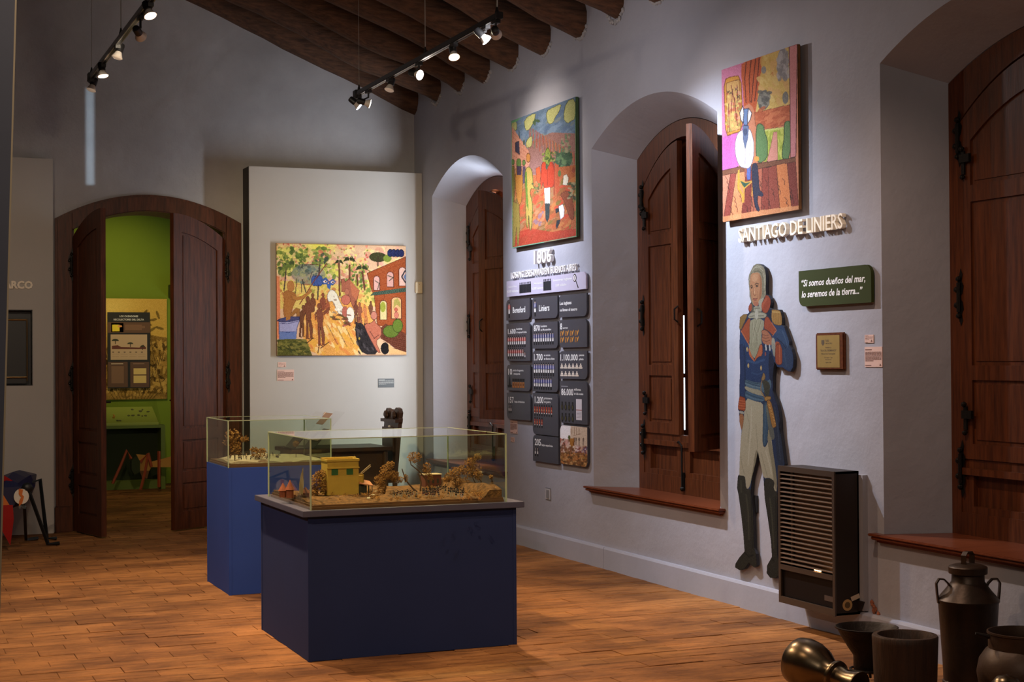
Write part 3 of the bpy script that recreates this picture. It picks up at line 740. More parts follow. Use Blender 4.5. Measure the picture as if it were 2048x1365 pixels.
# --- landscape-format canvas on the end panel
A = Art([(78, 62), (1539, 62), (1539, 1325), (78, 1325)], 330, 285, (222, 178, 140))
A.dabs((78, 60, 1540, 520), 260, 26, [(228,190,150), (235,200,120), (222,160,140), (240,215,150), (215,150,120)])
A.glow(560, 90, 170, 70, (235, 228, 80), 0.95); A.glow(150, 160, 90, 80, (230, 225, 90), 0.7); A.glow(330, 220, 120, 90, (190, 200, 80), 0.5)
A.dabs((78, 60, 1100, 330), 170, 9, [(240,235,110), (225,120,100), (205,80,70), (120,130,60), (235,140,110)])
A.dabs((85, 120, 420, 420), 150, 17, [(110,135,55), (150,160,70), (80,105,45), (220,215,100)])
A.dabs((480, 110, 680, 320), 60, 17, [(110,135,55), (150,165,70), (80,105,45), (205,110,80)])
A.dabs((560, 300, 760, 460), 50, 16, [(90,120,45), (180,185,80), (225,215,90)])
A.poly([(78,480),(800,520),(1500,480),(1300,760),(500,800),(78,800)], (222, 196, 84), 0.75, 12)
A.dabs((100, 470, 1180, 720), 160, 15, [(235,220,90), (205,180,70), (150,150,60), (225,150,80), (190,110,60)])
A.dabs((800, 280, 1130, 600), 120, 14, [(110,140,50), (160,170,70), (70,100,40), (225,205,110), (215,130,100)])
A.poly([(78,430),(112,440),(118,900),(105,1130),(78,1130)], (225, 130, 85), 1, 10)
A.poly([(380,760),(620,640),(1000,700),(1180,820),(1180,1000),(1060,1330),(440,1330),(340,1050)], (232, 160, 72), 1, 14, sm=1)
A.dabs((400, 800, 1050, 1300), 150, 18, [(240,190,110), (225,130,60), (235,170,60), (245,210,140)], ang=1.0, asp=2.4)
for i in range(16):
    x0 = 640+26*i; y0 = 980+ (i*53 % 190); A.line([(x0, y0), (x0+36, y0+62)], 5, (95, 55, 45), 0.85)
A.ell(430, 410, 190, 115, (122, 128, 120), 0.65); A.ell(400, 350, 110, 60, (95, 112, 100), 0.6); A.line([(385,305),(540,295)], 7, (85,45,40)); A.line([(290,520),(540,525)], 6, (140,70,60))
A.dabs((290, 310, 560, 510), 60, 13, [(100,120,115), (140,145,120), (80,95,85), (160,160,110)])
for p, w_ in (([(185,330),(172,470),(158,590)],15), ([(300,460),(285,620)],9), ([(365,300),(345,340)],9), ([(360,470),(400,610)],13), ([(350,520),(350,610)],9), ([(560,250),(545,420),(530,690)],17), ([(470,380),(440,470)],8)): A.line(p, w_, (72,58,55))
A.dabs((100, 250, 260, 350), 26, 14, [(60,75,45), (100,120,50)]); A.dabs((500, 180, 640, 280), 20, 14, [(60,75,60), (110,130,60)])
for x in (492, 525, 556): A.ell(x, 480, 34, 58, (62, 88, 158), 1, 8, edge=(40,50,100), ew=4)
A.poly([(575,470),(625,440),(655,480),(640,515),(590,520)], (60,90,160), edge=(30,40,80)); A.poly([(655,490),(700,455),(735,490),(700,530),(660,520)], (60,90,160), edge=(30,40,80)); A.poly([(630,510),(680,520),(670,580),(640,560)], (60,95,165))
A.poly([(590,488),(615,470),(640,490),(612,505)], (235,210,200)); A.poly([(675,492),(702,476),(722,495),(698,512)], (235,210,200)); A.ell(620,488,9,9,(40,30,40)); A.ell(702,494,9,9,(40,30,40))
A.line([(630,285),(480,500),(330,745)], 11, (125,55,45))
# palms
for tr in ([(772,280),(778,640)], [(890,300),(892,480)], [(1036,370),(1062,575)], [(975,410),(980,520)]): A.line(tr, 22, (98,52,38))
for cx0, cy0, s_ in ((772,262,50), (890,235,72), (1030,330,75), (860,225,30)):
    for k in range(9):
        an = PI+PI*k/8; A.poly([(cx0,cy0-12),(cx0+s_*math.cos(an)*0.7,cy0+s_*math.sin(an)*0.5-8),(cx0+s_*math.cos(an)*1.05,cy0+s_*math.sin(an)*0.25+26),(cx0+s_*0.3*math.cos(an),cy0+10)], (52,60,32))
# hut
A.poly(RK([(60,600),(55,460),(90,450),(100,490),(140,455),(262,585),(235,690),(190,780),(120,600)]), (165,92,68), edge=(95,45,40), ew=6)
A.poly(RK([(150,460),(262,585),(228,690),(175,640)]), (190,105,70))
# man in the tub
A.poly([(150,610),(200,590),(285,620),(300,680),(245,800),(232,930),(170,935),(145,820),(160,700)], (170,108,52), sm=1, edge=(110,62,35)); A.ell(232, 545, 40, 62, (186,122,62), edge=(130,75,40)); A.poly([(250,640),(300,665),(350,655),(455,585),(470,600),(360,690),(290,705),(245,690)], (182,118,56), edge=(95,55,35)); A.poly([(215,870),(290,785),(330,800),(330,895),(300,900),(290,840),(230,900)], (160,105,48), edge=(90,55,35))
A.poly([(100,925),(340,885),(300,1010),(285,1150),(105,1140)], (158,158,205), edge=(60,60,110), ew=7); A.poly([(104,1050),(296,1055),(285,1150),(108,1140)], (100,122,185)); A.ell(215, 915, 122, 26, (72,72,120), 1, 5, -0.12, edge=(50,50,90), ew=6); A.line([(100,960),(200,965),(330,930)], 6, (60,60,110)); A.line([(104,1052),(200,1062),(298,1052)], 6, (50,60,120))
A.poly([(170,700),(235,700),(225,915),(180,930)], (175,112,52))
A.poly([(85,1140),(300,1135),(400,1140),(470,1330),(78,1330)], (88,88,34), 1, 12); A.dabs((85,1150,430,1300), 70, 12, [(60,66,28),(120,116,50),(145,130,60)], ang=0.3, asp=2.6)
def man(x, y, s_, col, lean=0, legs=True):
    e = tuple(v*0.55 for v in col)
    A.ell(x, y, 22*s_, 34*s_, col, edge=e); A.poly([(x-40*s_,y+60*s_),(x-10*s_,y+30*s_),(x+15*s_,y+30*s_),(x+38*s_,y+60*s_),(x+30*s_+lean,y+180*s_),(x+26*s_+lean,y+250*s_),(x-26*s_+lean,y+250*s_),(x-30*s_+lean,y+170*s_)], col, sm=1, edge=e)
    if legs:
        A.poly([(x-26*s_+lean,y+235*s_),(x+0+lean,y+240*s_),(x-4*s_+lean*1.5,y+430*s_),(x+18*s_+lean*1.5,y+448*s_),(x-30*s_+lean*1.5,y+445*s_)], col, edge=e)
        A.poly([(x+2+lean,y+240*s_),(x+30*s_+lean,y+235*s_),(x+46*s_+lean*1.5,y+330*s_),(x+40*s_+lean*1.5,y+430*s_),(x+62*s_+lean*1.5,y+440*s_),(x+18*s_+lean*1.5,y+440*s_)], col, edge=e)
    A.poly([(x+30*s_,y+60*s_),(x+44*s_,y+70*s_),(x+50*s_,y+150*s_),(x+34*s_,y+150*s_)], col); A.poly([(x-40*s_,y+62*s_),(x-30*s_,y+150*s_),(x-46*s_,y+160*s_),(x-54*s_,y+90*s_)], col)
man(475, 645, 0.75, (122,70,46), 0, False); man(590, 640, 0.7, (140,72,50), 0, False); man(640, 700, 0.6, (165,85,55), 0, False)
man(370, 780, 0.75, (112,66,42), -18); man(420, 690, 1.0, (124,70,46), 6); man(548, 765, 1.0, (132,72,50), 10)
A.poly([(590,830),(660,770),(670,800),(600,870)], (132,72,50)); A.line([(410,1180),(470,1130)], 10, (70,40,35)); A.line([(530,1290),(545,1200)], 10, (80,45,35)); A.line([(560,1240),(655,1170)], 10, (80,45,35))
# white horse and rider
A.poly([(640,620),(680,572),(735,600),(770,690),(812,780),(860,800),(925,800),(940,880),(905,960),(870,900),(800,880),(752,840),(700,700),(660,720),(638,690)], (230,220,200), sm=1, edge=(90,70,65), ew=5); A.dabs((700,640,800,850), 12, 8, [(160,130,110),(245,240,225)], asp=2)
A.ell(895, 862, 46, 88, (232,222,205), edge=(120,100,90)); A.ell(860, 600, 26, 36, (180,105,80), edge=(95,50,40)); A.ell(846, 692, 52, 56, (196,104,84), edge=(100,50,45), ew=5); A.poly([(810,770),(865,770),(850,850),(870,940),(905,960),(820,1000),(800,990),(855,950),(800,860)], (186,98,80), sm=1, edge=(90,45,40)); A.dabs((690,860,900,980), 24, 10, [(90,80,40),(120,60,45)], ang=0.2, asp=3)
man(1003, 740, 0.62, (150,85,60), 0); man(960, 720, 0.55, (120,66,48), 0); man(1130, 720, 0.55, (120,70,48), 0, False); man(1060, 760, 0.5, (205,120,70), 10)
# brick mansion
B_ = [(350,385),(798,188),(798,1085),(640,990),(465,985),(430,640),(395,560)]
A.poly(RK(B_), (158,72,32), 1, 9, edge=(80,35,22), ew=6)
for y0, y1 in ((430,250),(500,340),(560,420),(700,690),(790,780),(880,880)): A.line(RK([(400,y0),(798,y1)]), 2.5, (105,45,25), 0.6)
for k in range(26): 
    x0 = 420+ (k*71 % 370); y0 = 330+(k*131 % 620); A.line(RK([(x0,y0),(x0,y0+40)]), 3, (100,42,22), 0.8)
def arch(x0, x1, y0, y1, col): 
    m_ = (x0+x1)/2; A.poly(RK([(x0,y1),(x0,y0+30),(m_-(x1-x0)*.3,y0+6),(m_,y0),(m_+(x1-x0)*.3,y0+6),(x1,y0+30),(x1,y1)]), col, edge=(70,32,24), ew=7)
arch(424,495,415,580,(215,160,150)); arch(578,655,365,540,(205,150,140)); arch(718,798,310,525,(220,175,160)); arch(496,575,695,915,(212,190,130)); arch(628,745,655,905,(225,165,110))
A.line(RK([(440,470),(488,500),(470,570)]), 9, (45,60,35)); A.line(RK([(590,410),(650,430),(605,470)]), 10, (45,60,35)); A.line(RK([(790,350),(750,420),(795,490)]), 16, (30,30,40)); A.poly(RK([(768,420),(798,380),(798,470)]), (90,110,150))
A.ell(530+K, 770, 32, 60, (150,155,50)); A.poly(RK([(660,690),(700,665),(735,720),(735,780),(690,740),(650,790)]), (165,150,70)); A.ell(682+K, 800, 20, 22, (190,90,70), edge=(110,40,40)); A.ell(686+K, 862, 26, 36, (200,110,90), edge=(110,50,45))
A.poly(RK([(385,640),(430,600),(798,545),(798,592),(450,636)]), (66,88,72), edge=(40,50,40))
for k in range(16): A.line(RK([(440+23*k,632-3*k),(455+23*k,602-3*k)]), 5, (35,45,40))
A.ell(478+K, 200, 100, 54, (62,62,32), edge=(45,42,25)); A.line(RK([(478,200),(475,300)]), 16, (60,45,28)); A.ell(585+K, 212, 48, 42, (120,138,48)); 
for x in (620,660,705,745): A.ell(x+K, 150, 34, 42, (32,40,88), edge=(20,22,50), ew=6)
A.poly(RK([(500,1010),(560,960),(798,1085),(798,1300),(700,1275),(600,1190),(500,1130)]), (104,50,32), 1, 10)
for k in range(7): A.line(RK([(530,1100+k*22),(798,1160+k*24)]), 4, (60,28,20), 0.7)
A.ell(622+K, 1050, 92, 70, (92,112,34), edge=(50,62,22), ew=6); A.ell(700+K, 985, 58, 76, (96,118,36), edge=(50,62,22), ew=6)
A.poly(RK([(218,930),(240,960),(290,950),(345,1050),(400,1170),(485,1312),(300,1312),(238,1200),(212,1060)]), (44,38,40), sm=1, edge=(20,18,20)); A.dabs((970,980,1180,1290), 26, 10, [(80,72,76),(30,26,28)], ang=1.1, asp=3); A.ell(258+K,1130,9,16,(190,160,60))
A.ell(426+K, 868, 36, 48, (196,120,100), edge=(80,40,35), ew=5); A.poly(RK([(310,965),(400,955),(430,910),(450,960),(515,1010),(510,1110),(440,1165),(505,1295),(470,1295),(395,1160),(340,1050)]), (190,104,78), sm=1, edge=(85,42,35), ew=6); A.line(RK([(380,1050),(430,1130),(480,1090)]), 8, (90,45,38))
A.ell(552+K, 1245, 50, 68, (26,22,24)); A.poly(RK([(590,1190),(640,1240),(798,1290),(798,1312),(600,1312)]), (222,170,110)); A.line([(78,64),(1539,64)], 5, (150,110,80)); A.line([(78,1322),(1539,1322)], 6, (70,35,30))
canvas('painting', 'landscape-format painting of a white horse, figures and a red mansion on the end panel', frame_e((3.407+4.650)/2, (2.571+1.537)/2, PF-0.034), 1.242, 1.034, 0.030, A, m_canvas, 0.004)

# --- upright canvas above the 1806 lettering
A = Art([(88, 295), (590, 100), (600, 1205), (105, 1300)], 230, 230, (172, 100, 66))
A.poly([(60,50),(620,50),(620,560),(60,560)], (104,130,165), 1, 8); A.dabs((90,200,590,470), 90, 16, [(120,145,180),(90,115,155),(130,140,140),(95,120,150)], ang=2.2, asp=2.5)
A.poly([(230,470),(300,430),(420,380),(590,390),(600,700),(230,720)], (150,108,104), 1, 10)
for k in range(90):
    x0 = 235+(k*67 % 360); y0 = 330+(k*41 % 220); A.line([(x0,y0),(x0+6,y0+70+(k*13 % 80))], 5, [(185,84,62),(120,110,120),(150,70,60),(200,120,80),(110,120,90)][k % 5], 0.8)
CL = (188,190,122)
for p in ([(195,275),(290,222),(285,270),(265,320),(235,365),(205,365)], [(372,212),(430,180),(492,150),(470,220),(440,262),(430,300),(398,318),(378,285)], [(522,138),(590,108),(590,275),(560,292),(530,312),(500,268)], [(212,452),(258,402),(266,440),(258,498),(215,505)], [(90,306),(135,292),(136,380),(92,345)]): A.poly(p, CL, 1, 8, sm=1, edge=(80,85,50), ew=4)
A.dabs((270,285,310,310), 6, 9, [(70,95,60)]); A.poly([(88,296),(180,262),(130,300),(88,312)], (110,175,120))
A.poly([(90,330),(130,385),(235,525),(245,620),(200,745),(92,700)], (218,152,128), 1, 8)
for k in range(9): A.line([(92,380+k*36),(240,500+k*28)], 2.5, (170,90,80))
for k in range(8): A.line([(105+k*17,370+k*25),(105+k*17,700)], 2, (175,100,88), 0.6)
A.poly([(125,465),(155,450),(162,560),(126,535)], (62,58,84), edge=(40,36,50)); A.ell(197,462,8,22,(70,90,80)); A.line([(155,375),(158,430)],7,(60,70,60))
A.ell(505,600,60,68,(74,108,82)); A.dabs((450,540,560,670), 40, 12, [(60,92,70),(100,135,95),(50,75,60)]); A.dabs((490,400,550,540), 30, 8, [(90,120,90),(150,150,120)])
A.poly([(90,720),(240,740),(420,660),(600,640),(605,1210),(100,1305)], (178,98,56), 1, 14)
A.dabs((95,760,600,1260), 230, 15, [(190,92,52),(200,125,66),(150,92,48),(128,110,52),(205,70,45),(165,120,80)], ang=2.3, asp=2.2)
A.poly([(150,1170),(260,1140),(420,1165),(595,1140),(598,1200),(110,1295)], (186,56,38), 0.8, 12); A.dabs((290,1010,370,1130), 14, 12, [(140,110,130),(200,130,90)], ang=2)
for x, y, s_ in ((105,620,13),(155,625,20),(198,622,13)): A.ell(x, y, s_, s_*1.7, (98,130,66), edge=(50,60,36))
A.poly([(94,650),(118,650),(125,800),(118,960),(96,960)], (122,112,48), edge=(60,50,30)); A.poly([(130,670),(182,670),(190,780),(180,930),(160,965),(140,900),(128,800)], (186,122,48), edge=(90,60,30)); A.poly([(135,650),(180,650),(176,720),(140,720)], (70,55,78)); A.poly([(186,650),(212,650),(214,780),(192,790)], (85,72,96))
A.ell(233,582,17,36,(196,128,62), edge=(90,60,36)); A.poly([(208,680),(232,650),(262,672),(274,760),(270,800),(290,815),(278,830),(258,820),(248,860),(268,930),(272,1000),(262,1155),(248,1150),(240,1010),(236,1130),(222,1130),(214,960),(218,860),(206,780)], (178,152,70), 1, 6, sm=1, edge=(72,80,34), ew=5); A.poly([(210,700),(222,690),(230,860),(240,1000),(222,960),(212,820)], (98,128,44))
A.poly([(108,930),(160,950),(170,1120),(160,1270),(150,1285),(140,1130),(128,1280),(112,1285)], (150,128,54), edge=(80,60,30))
A.poly([(340,622),(372,608),(402,608),(434,622),(442,700),(436,800),(420,815),(360,822),(352,760),(340,830),(330,820),(336,700)], (194,62,36), sm=1, edge=(110,36,28), ew=4); A.poly([(360,822),(406,815),(406,945),(368,945)], (228,225,218), edge=(120,110,110)); A.poly([(368,940),(405,940),(402,1050),(386,1095),(372,1060)], (52,60,62)); A.line([(422,620),(440,690),(436,870)], 8, (150,52,36)); A.line([(386,640),(386,800)], 3, (120,40,30))
A.ell(386,575,20,72,(134,150,62), edge=(70,84,36)); A.dabs((345,540,440,620), 34, 7, [(90,115,48),(60,80,36),(150,160,70)]); A.ell(380,650,9,24,(78,86,70))
A.poly([(295,665),(325,650),(335,720),(320,790),(300,760)], (204,86,44), edge=(120,50,32)); A.dabs((270,780,330,860), 18, 8, [(100,120,60),(70,80,50),(170,110,60)]); A.poly([(440,620),(470,640),(478,840),(455,870),(440,800)], (186,82,50))
A.poly([(478,870),(540,832),(572,900),(586,1060),(560,1080),(520,960),(500,900)], (140,72,46), sm=1, edge=(80,40,30)); A.poly([(470,962),(502,948),(514,990),(510,1045),(484,1070),(476,1010)], (226,222,222), edge=(90,80,90)); A.poly([(446,985),(470,978),(474,1006),(450,1022)], (44,50,56)); A.poly([(458,1072),(486,1068),(478,1100),(458,1145),(450,1120)], (48,52,58))
A.poly([(505,722),(528,710),(542,740),(536,800),(500,795)], (218,212,196), edge=(90,80,60)); A.dabs((540,780,590,900), 22, 9, [(70,86,60),(170,160,120),(60,60,50)]); A.ell(476,705,12,26,(90,110,60)); A.dabs((570,640,600,720), 8, 8, [(150,70,60)])
A.poly([(588,100),(600,100),(606,1210),(596,1210)], (90,140,90)); A.line([(105,1298),(600,1200)], 7, (110,185,150)); A.line([(90,300),(108,1300)], 8, (120,190,150), 0.6)
canvas('painting', 'upright painting of a red-coated figure on a battlefield above the 1806 lettering', frame_r((11.555+10.312)/2, (3.428+2.394)/2, W-0.040), 1.24, 1.034, 0.024, A, m_canvas_g, 0.0155, 0.82)

# --- upright canvas above the SANTIAGO DE LINIERS lettering
A = Art([(30, 205), (522, 35), (552, 1098), (65, 1182)], 260, 270, (205, 125, 90))
A.poly([(20,180),(180,140),(200,600),(160,860),(40,900)], (205,118,158), 1, 7); A.poly([(48,640),(150,590),(165,850),(52,870)], (196,92,172), 0.9, 8)
A.poly([(48,268),(100,245),(165,238),(178,420),(186,592),(120,612),(72,632),(60,450)], (206,140,46), sm=1, edge=(130,70,30), ew=6); A.poly([(66,288),(155,262),(172,580),(82,606)], (208,158,88), edge=(120,66,36), ew=4)
A.dabs((70,290,165,590), 60, 8, [(220,190,100),(190,90,60),(150,140,70),(225,150,120)]); 
for p in ([(85,420),(95,600)], [(110,330),(105,480)], [(125,380),(150,560)], [(100,300),(130,420)], [(140,300),(150,400)]): A.line(p, 5, (125,45,45))
for x, y in ((80,345),(135,325),(150,375),(100,350)): A.line([(x-10,y-8),(x+12,y+10)], 4, (50,40,40)); A.line([(x-8,y+10),(x+10,y-10)], 4, (50,40,40))
A.poly([(168,165),(235,130),(304,112),(300,250),(282,380),(265,480),(250,440),(225,415),(190,440),(182,330),(168,240)], (196,86,42), 1, 8)
for k, p in enumerate(([(200,150),(192,260),(205,410)], [(232,135),(222,260),(232,410)], [(262,125),(250,260),(240,410)], [(285,120),(278,240),(262,400)])): A.line(p, 6, (88,36,26))
A.poly([(302,112),(478,52),(482,425),(272,472),(285,330),(300,220)], (214,178,92), 1, 8); A.dabs((300,110,478,420), 50, 16, [(222,190,110),(205,165,80),(218,170,100)], ang=1.2, asp=2); A.line([(360,230),(372,215),(378,240)], 4, (190,110,50))
A.ell(436,150,36,92,(150,146,150)); A.dabs((405,70,470,250), 26, 12, [(130,126,132),(175,172,176)], ang=1.4, asp=2); A.ell(320,395,38,62,(112,108,100)); A.dabs((290,340,356,450), 24, 11, [(90,88,84),(140,136,124)]); A.ell(316,200,16,24,(140,136,130)); A.ell(457,380,19,40,(122,118,112)); 
A.poly([(262,476),(482,424),(488,545),(400,572),(335,580),(322,545),(270,560)], (200,102,60), 1, 8, edge=(110,60,40)); A.dabs((280,450,480,560), 40, 10, [(215,120,75),(180,84,48)], ang=2.7, asp=2.5)
A.poly([(330,590),(452,572),(450,772),(345,795)], (172,182,66), 1, 10); A.dabs((335,590,450,780), 40, 8, [(150,165,50),(200,200,90)], ang=1.5, asp=2); A.poly([(388,600),(410,598),(418,780),(348,795),(372,690)], (214,140,122), edge=(140,80,70)); A.line([(330,590),(450,574)], 12, (205,212,110))
for p in ([(275,562),(298,542),(325,560),(330,600),(348,640),(352,700),(352,770),(300,804),(278,760)], [(452,545),(470,528),(492,535),(496,770),(444,780),(446,700),(455,640)]): A.poly(p, (96,132,78), 1, 5, sm=1, edge=(50,72,44), ew=5)
A.poly([(472,50),(522,34),(528,756),(496,764),(486,420)], (206,128,132), 1, 6, edge=(90,50,50), ew=5)
A.poly([(52,852),(160,825),(300,800),(524,764),(526,792),(300,836),(56,888)], (122,74,50), edge=(60,36,26), ew=4)
P_ = [(56,886),(110,870),(150,868),(215,850),(270,845),(322,832),(362,826),(410,812),(475,800),(527,792)]
Q_ = [(62,1140),(66,1182),(110,1170),(190,1162),(250,1148),(320,1125),(370,1128),(440,1115),(510,1100),(552,1098)]
cc = [(205,128,98),(150,64,52),(214,132,84),(128,50,40),(176,92,66),(138,58,44),(146,66,50),(208,120,66),(128,54,44)]
for i in range(9): A.poly([P_[i], P_[i+1], Q_[i+1], Q_[i]], cc[i], 1, 8, edge=(80,40,30), ew=3)
for i in range(40):
    x0 = 75+(i*83 % 440); y0 = 890+(i*57 % 220); A.line([(x0,y0),(x0+16,y0+18),(x0+14,y0+42)], 4, (70,36,28), 0.7)
A.poly([(60,1150),(300,1105),(552,1072),(552,1100),(66,1184)], (222,150,96), 0.8, 10)
# seated figure
A.poly([(160,850),(172,840),(175,960),(205,1010),(200,1060),(192,1050),(190,1010),(160,965)], (205,150,50)); A.poly([(165,905),(215,925),(262,915),(205,965)], (42,78,62), edge=(205,150,50), ew=8); A.line([(205,965),(205,1050)], 9, (205,150,50)); A.line([(262,920),(258,1010)], 8, (190,140,50))
A.poly([(252,805),(288,795),(300,900),(306,975),(332,992),(330,1018),(292,1005),(296,1060),(314,1105),(296,1112),(275,1070),(258,930)], (44,44,66), sm=1, edge=(20,20,34)); A.poly([(210,822),(246,822),(246,905),(225,908)], (84,100,172), edge=(40,50,100))
A.poly([(150,612),(178,590),(232,575),(250,615),(266,680),(262,780),(238,835),(205,832),(172,822),(146,770),(134,690)], (230,222,226), 1, 5, sm=1, edge=(110,100,120), ew=4)
A.line([(205,700),(208,830)], 4, (160,150,165)); A.line([(165,640),(172,780)], 3, (180,172,185)); A.line([(240,640),(236,780)], 3, (180,172,185))
A.poly([(186,560),(226,560),(222,640),(206,708),(192,650)], (96,112,150), edge=(50,60,90)); A.ell(205,600,14,24,(66,78,110)); A.poly([(188,452),(222,450),(236,500),(216,556),(196,556),(182,510)], (102,128,178), edge=(40,50,80), ew=5)
A.poly([(163,478),(184,432),(192,480),(186,545),(172,520)], (232,228,232), edge=(70,56,60), ew=5); A.poly([(222,446),(245,478),(236,520),(218,548),(216,500)], (232,228,232), edge=(70,56,60), ew=5); A.poly([(205,835),(222,835),(220,890),(206,888)], (150,80,60))
A.ell(284,772,16,16,(214,150,60)); A.line([(500,1010),(505,1040)], 6, (40,30,24))
canvas('painting', 'upright painting of a seated white-coated figure with pointed ears above the SANTIAGO lettering', frame_r((8.198+7.361)/2, (3.253+2.324)/2, W-0.040), 0.836, 0.929, 0.020, A, m_canvas, 0.0195, 0.84)

# ================================================================== LIFE-SIZE CUT-OUT OF AN OFFICER
def SA(p): return [(1470+x*.13185, 520+y*.13185) for x, y in p]
def SB(p): return [(1470+x*.1392, 690+y*.1392) for x, y in p]
def SCc(p): return [(1440+x*.3516, 780+y*.3516) for x, y in p]
OUT = SA([(330,60),(395,72),(440,110),(462,160),(472,230),(474,330),(470,430),(476,530),(512,545),(545,600),(547,650),(532,725),(560,745),(680,760),(700,800),(715,880),(718,990),(750,1010),(785,1110),(830,1240)]) \
    + SB([(780,0),(815,60),(838,130),(845,210),(835,330),(805,388),(770,385),(730,362),(690,330),(640,326),(608,318),(590,282),(572,250),(560,330),(548,430),(548,560),(545,660),(575,750),(615,870),(635,960),(645,1080),(655,1300)]) \
    + SCc([(335,180),(350,270),(370,424),(330,500),(326,640),(326,940),(338,1000),(336,1055),(318,1075),(285,1070),(266,1045),(268,1000),(296,950),(290,860),(272,730),(255,620),(248,505),(234,440),(216,352),(206,410),(183,500),(176,590),(188,690),(192,800),(194,900),(206,935),(211,1000),(196,1012),(180,1000),(166,985),(140,1020),(112,1028),(86,1012),(88,990),(110,955),(140,920),(134,830),(122,720),(106,600),(97,560),(102,492),(110,480),(113,380),(118,290),(123,235)]) \
    + SB([(98,1240),(80,1180),(64,1100),(62,1000),(60,960),(44,930),(48,840),(66,740),(66,560),(75,360),(70,200),(64,0)]) \
    + SA([(68,1365),(72,1200),(78,1080),(65,1030),(70,950),(76,870),(130,825),(195,820),(215,795),(203,750),(210,700),(245,640),(236,600),(222,560),(222,480),(212,400),(205,290),(212,230),(240,170),(280,90)])
Lm = [onx(px, py, W-0.030) for px, py in OUT]
ym = 7.80; zm = 1.13
def to_loc(px, py): v = onx(px, py, W-0.030); return (ym-v[1], v[2]-zm)
LOC = [to_loc(*p) for p in OUT]
x0l, x1l = min(p[0] for p in LOC), max(p[0] for p in LOC); z0l, z1l = min(p[1] for p in LOC), max(p[1] for p in LOC)
# drawing coordinates = local metres of the board, so shapes given in photograph measure are converted first
A = Art([(x0l, z1l), (x1l, z1l), (x1l, z0l), (x0l, z0l)], 230, 800, (34, 50, 88))
_p, _l, _e = A.poly, A.line, A.ell
def cv(pts): return [to_loc(*p) for p in pts]
def sp(pts, col, j=5, sm=1, edge=None, ew=0.004, a=1.0): _p(cv(pts), col, a, j, sm, edge, ew)
def sl(pts, w_, col, a=0.9): _l(cv(pts), w_, col, a)
def se(pt, rx, ry, col, a=1.0): x, y = to_loc(*pt); _e(x, y, rx, ry, col, a, 3)
dkb = (24, 34, 62)
# coat
sp(SA([(80,1060),(150,1000),(240,900),(450,890),(700,1000),(750,1010),(860,1365),(68,1365)]), (36,62,110)); sp(SB([(64,-20),(800,-20),(845,210),(835,330),(760,380),(560,300),(540,480),(380,545),(150,500),(70,740)]), (32,54,102))
sp(SB([(66,0),(130,0),(140,400),(150,760),(68,740),(70,560),(76,330)]), (34,52,98), edge=dkb); sp(SB([(510,60),(575,250),(560,330),(545,560),(500,540),(480,200)]), (22,30,60))
sp(SA([(720,1040),(790,1140),(860,1365),(760,1365),(700,1230),(590,1150),(620,1060)]), (44,72,116)); sp(SB([(690,0),(790,0),(840,200),(800,370),(720,345),(680,250)]), (38,60,100)); sl(SA([(640,1190),(720,1260),(770,1340)]), .006, dkb); sl(SA([(720,1080),(770,1200),(800,1320)]), .008, (72,104,140), .6)
sl(SB([(700,40),(720,180),(740,300)]), .008, (66,92,128), .5); sl(SB([(180,230),(300,260),(420,215)]), .014, (52,86,138), .6); sl(SB([(240,400),(330,430),(400,400)]), .010, (50,80,128), .5); sl(SB([(142,0),(150,300),(152,560),(156,750)]), .006, dkb)
# hair, face
sp(SA([(330,60),(395,72),(440,110),(462,160),(472,230),(474,330),(470,430),(476,540),(430,590),(380,640),(300,700),(240,640),(222,560),(212,400),(205,290),(212,230),(240,170),(280,90)]), (142,134,108), 9)
for p in ([(260,170),(300,120),(370,110),(430,170)], [(280,140),(340,90),(410,110)], [(440,200),(450,300),(445,430)], [(460,230),(462,330),(458,430)], [(235,200),(225,280),(222,360)]): sl(SA(p), .005, (186,180,158), .7)
for p in ([(400,200),(425,280),(430,400),(420,520)], [(250,200),(235,260),(228,330)], [(300,180),(360,170),(400,200)], [(440,470),(430,540)]): sl(SA(p), .006, (92,84,62), .7)
sp(SA([(245,215),(300,190),(370,195),(400,260),(412,330),(410,450),(408,540),(385,600),(360,640),(362,688),(320,712),(288,690),(268,640),(246,560),(234,470),(228,380),(232,280)]), (196,132,88), 4)
sp(SA([(370,200),(400,260),(412,330),(410,450),(406,550),(370,620),(372,520),(385,400)]), (170,108,70), 4); sp(SA([(262,230),(340,210),(360,260),(330,330),(262,330)]), (212,154,108), 4, a=.7)
sl(SA([(305,375),(330,356),(362,368)]), .006, (92,66,44)); sl(SA([(238,400),(255,386),(272,402)]), .006, (92,66,44)); sp(SA([(312,400),(335,384),(358,396),(336,416)]), (150,110,88), sm=0); se(SA([(336,400)])[0], .007, .006, (48,40,36)); se(SA([(254,424)])[0], .006, .006, (52,44,38)); sl(SA([(312,398),(336,384),(360,398)]), .003, (80,50,34)); sl(SA([(240,420),(256,408),(270,422)]), .003, (80,50,34))
sl(SA([(290,420),(284,480),(280,520),(300,545),(322,530)]), .005, (150,88,56)); sl(SA([(296,430),(298,510)]), .006, (224,168,122)); sl(SA([(275,596),(300,590),(322,594),(345,584)]), .005, (128,58,44)); sp(SA([(284,600),(340,594),(330,612),(292,614)]), (184,96,76), sm=0); sl(SA([(290,622),(330,620)]), .005, (150,92,62)); sl(SA([(336,470),(350,520),(352,580)]), .004, (160,100,66)); sl(SA([(250,480),(256,530),(262,570)]), .004, (150,94,62))
sp(SA([(285,640),(350,628),(362,688),(320,712),(290,694)]), (186,108,78))
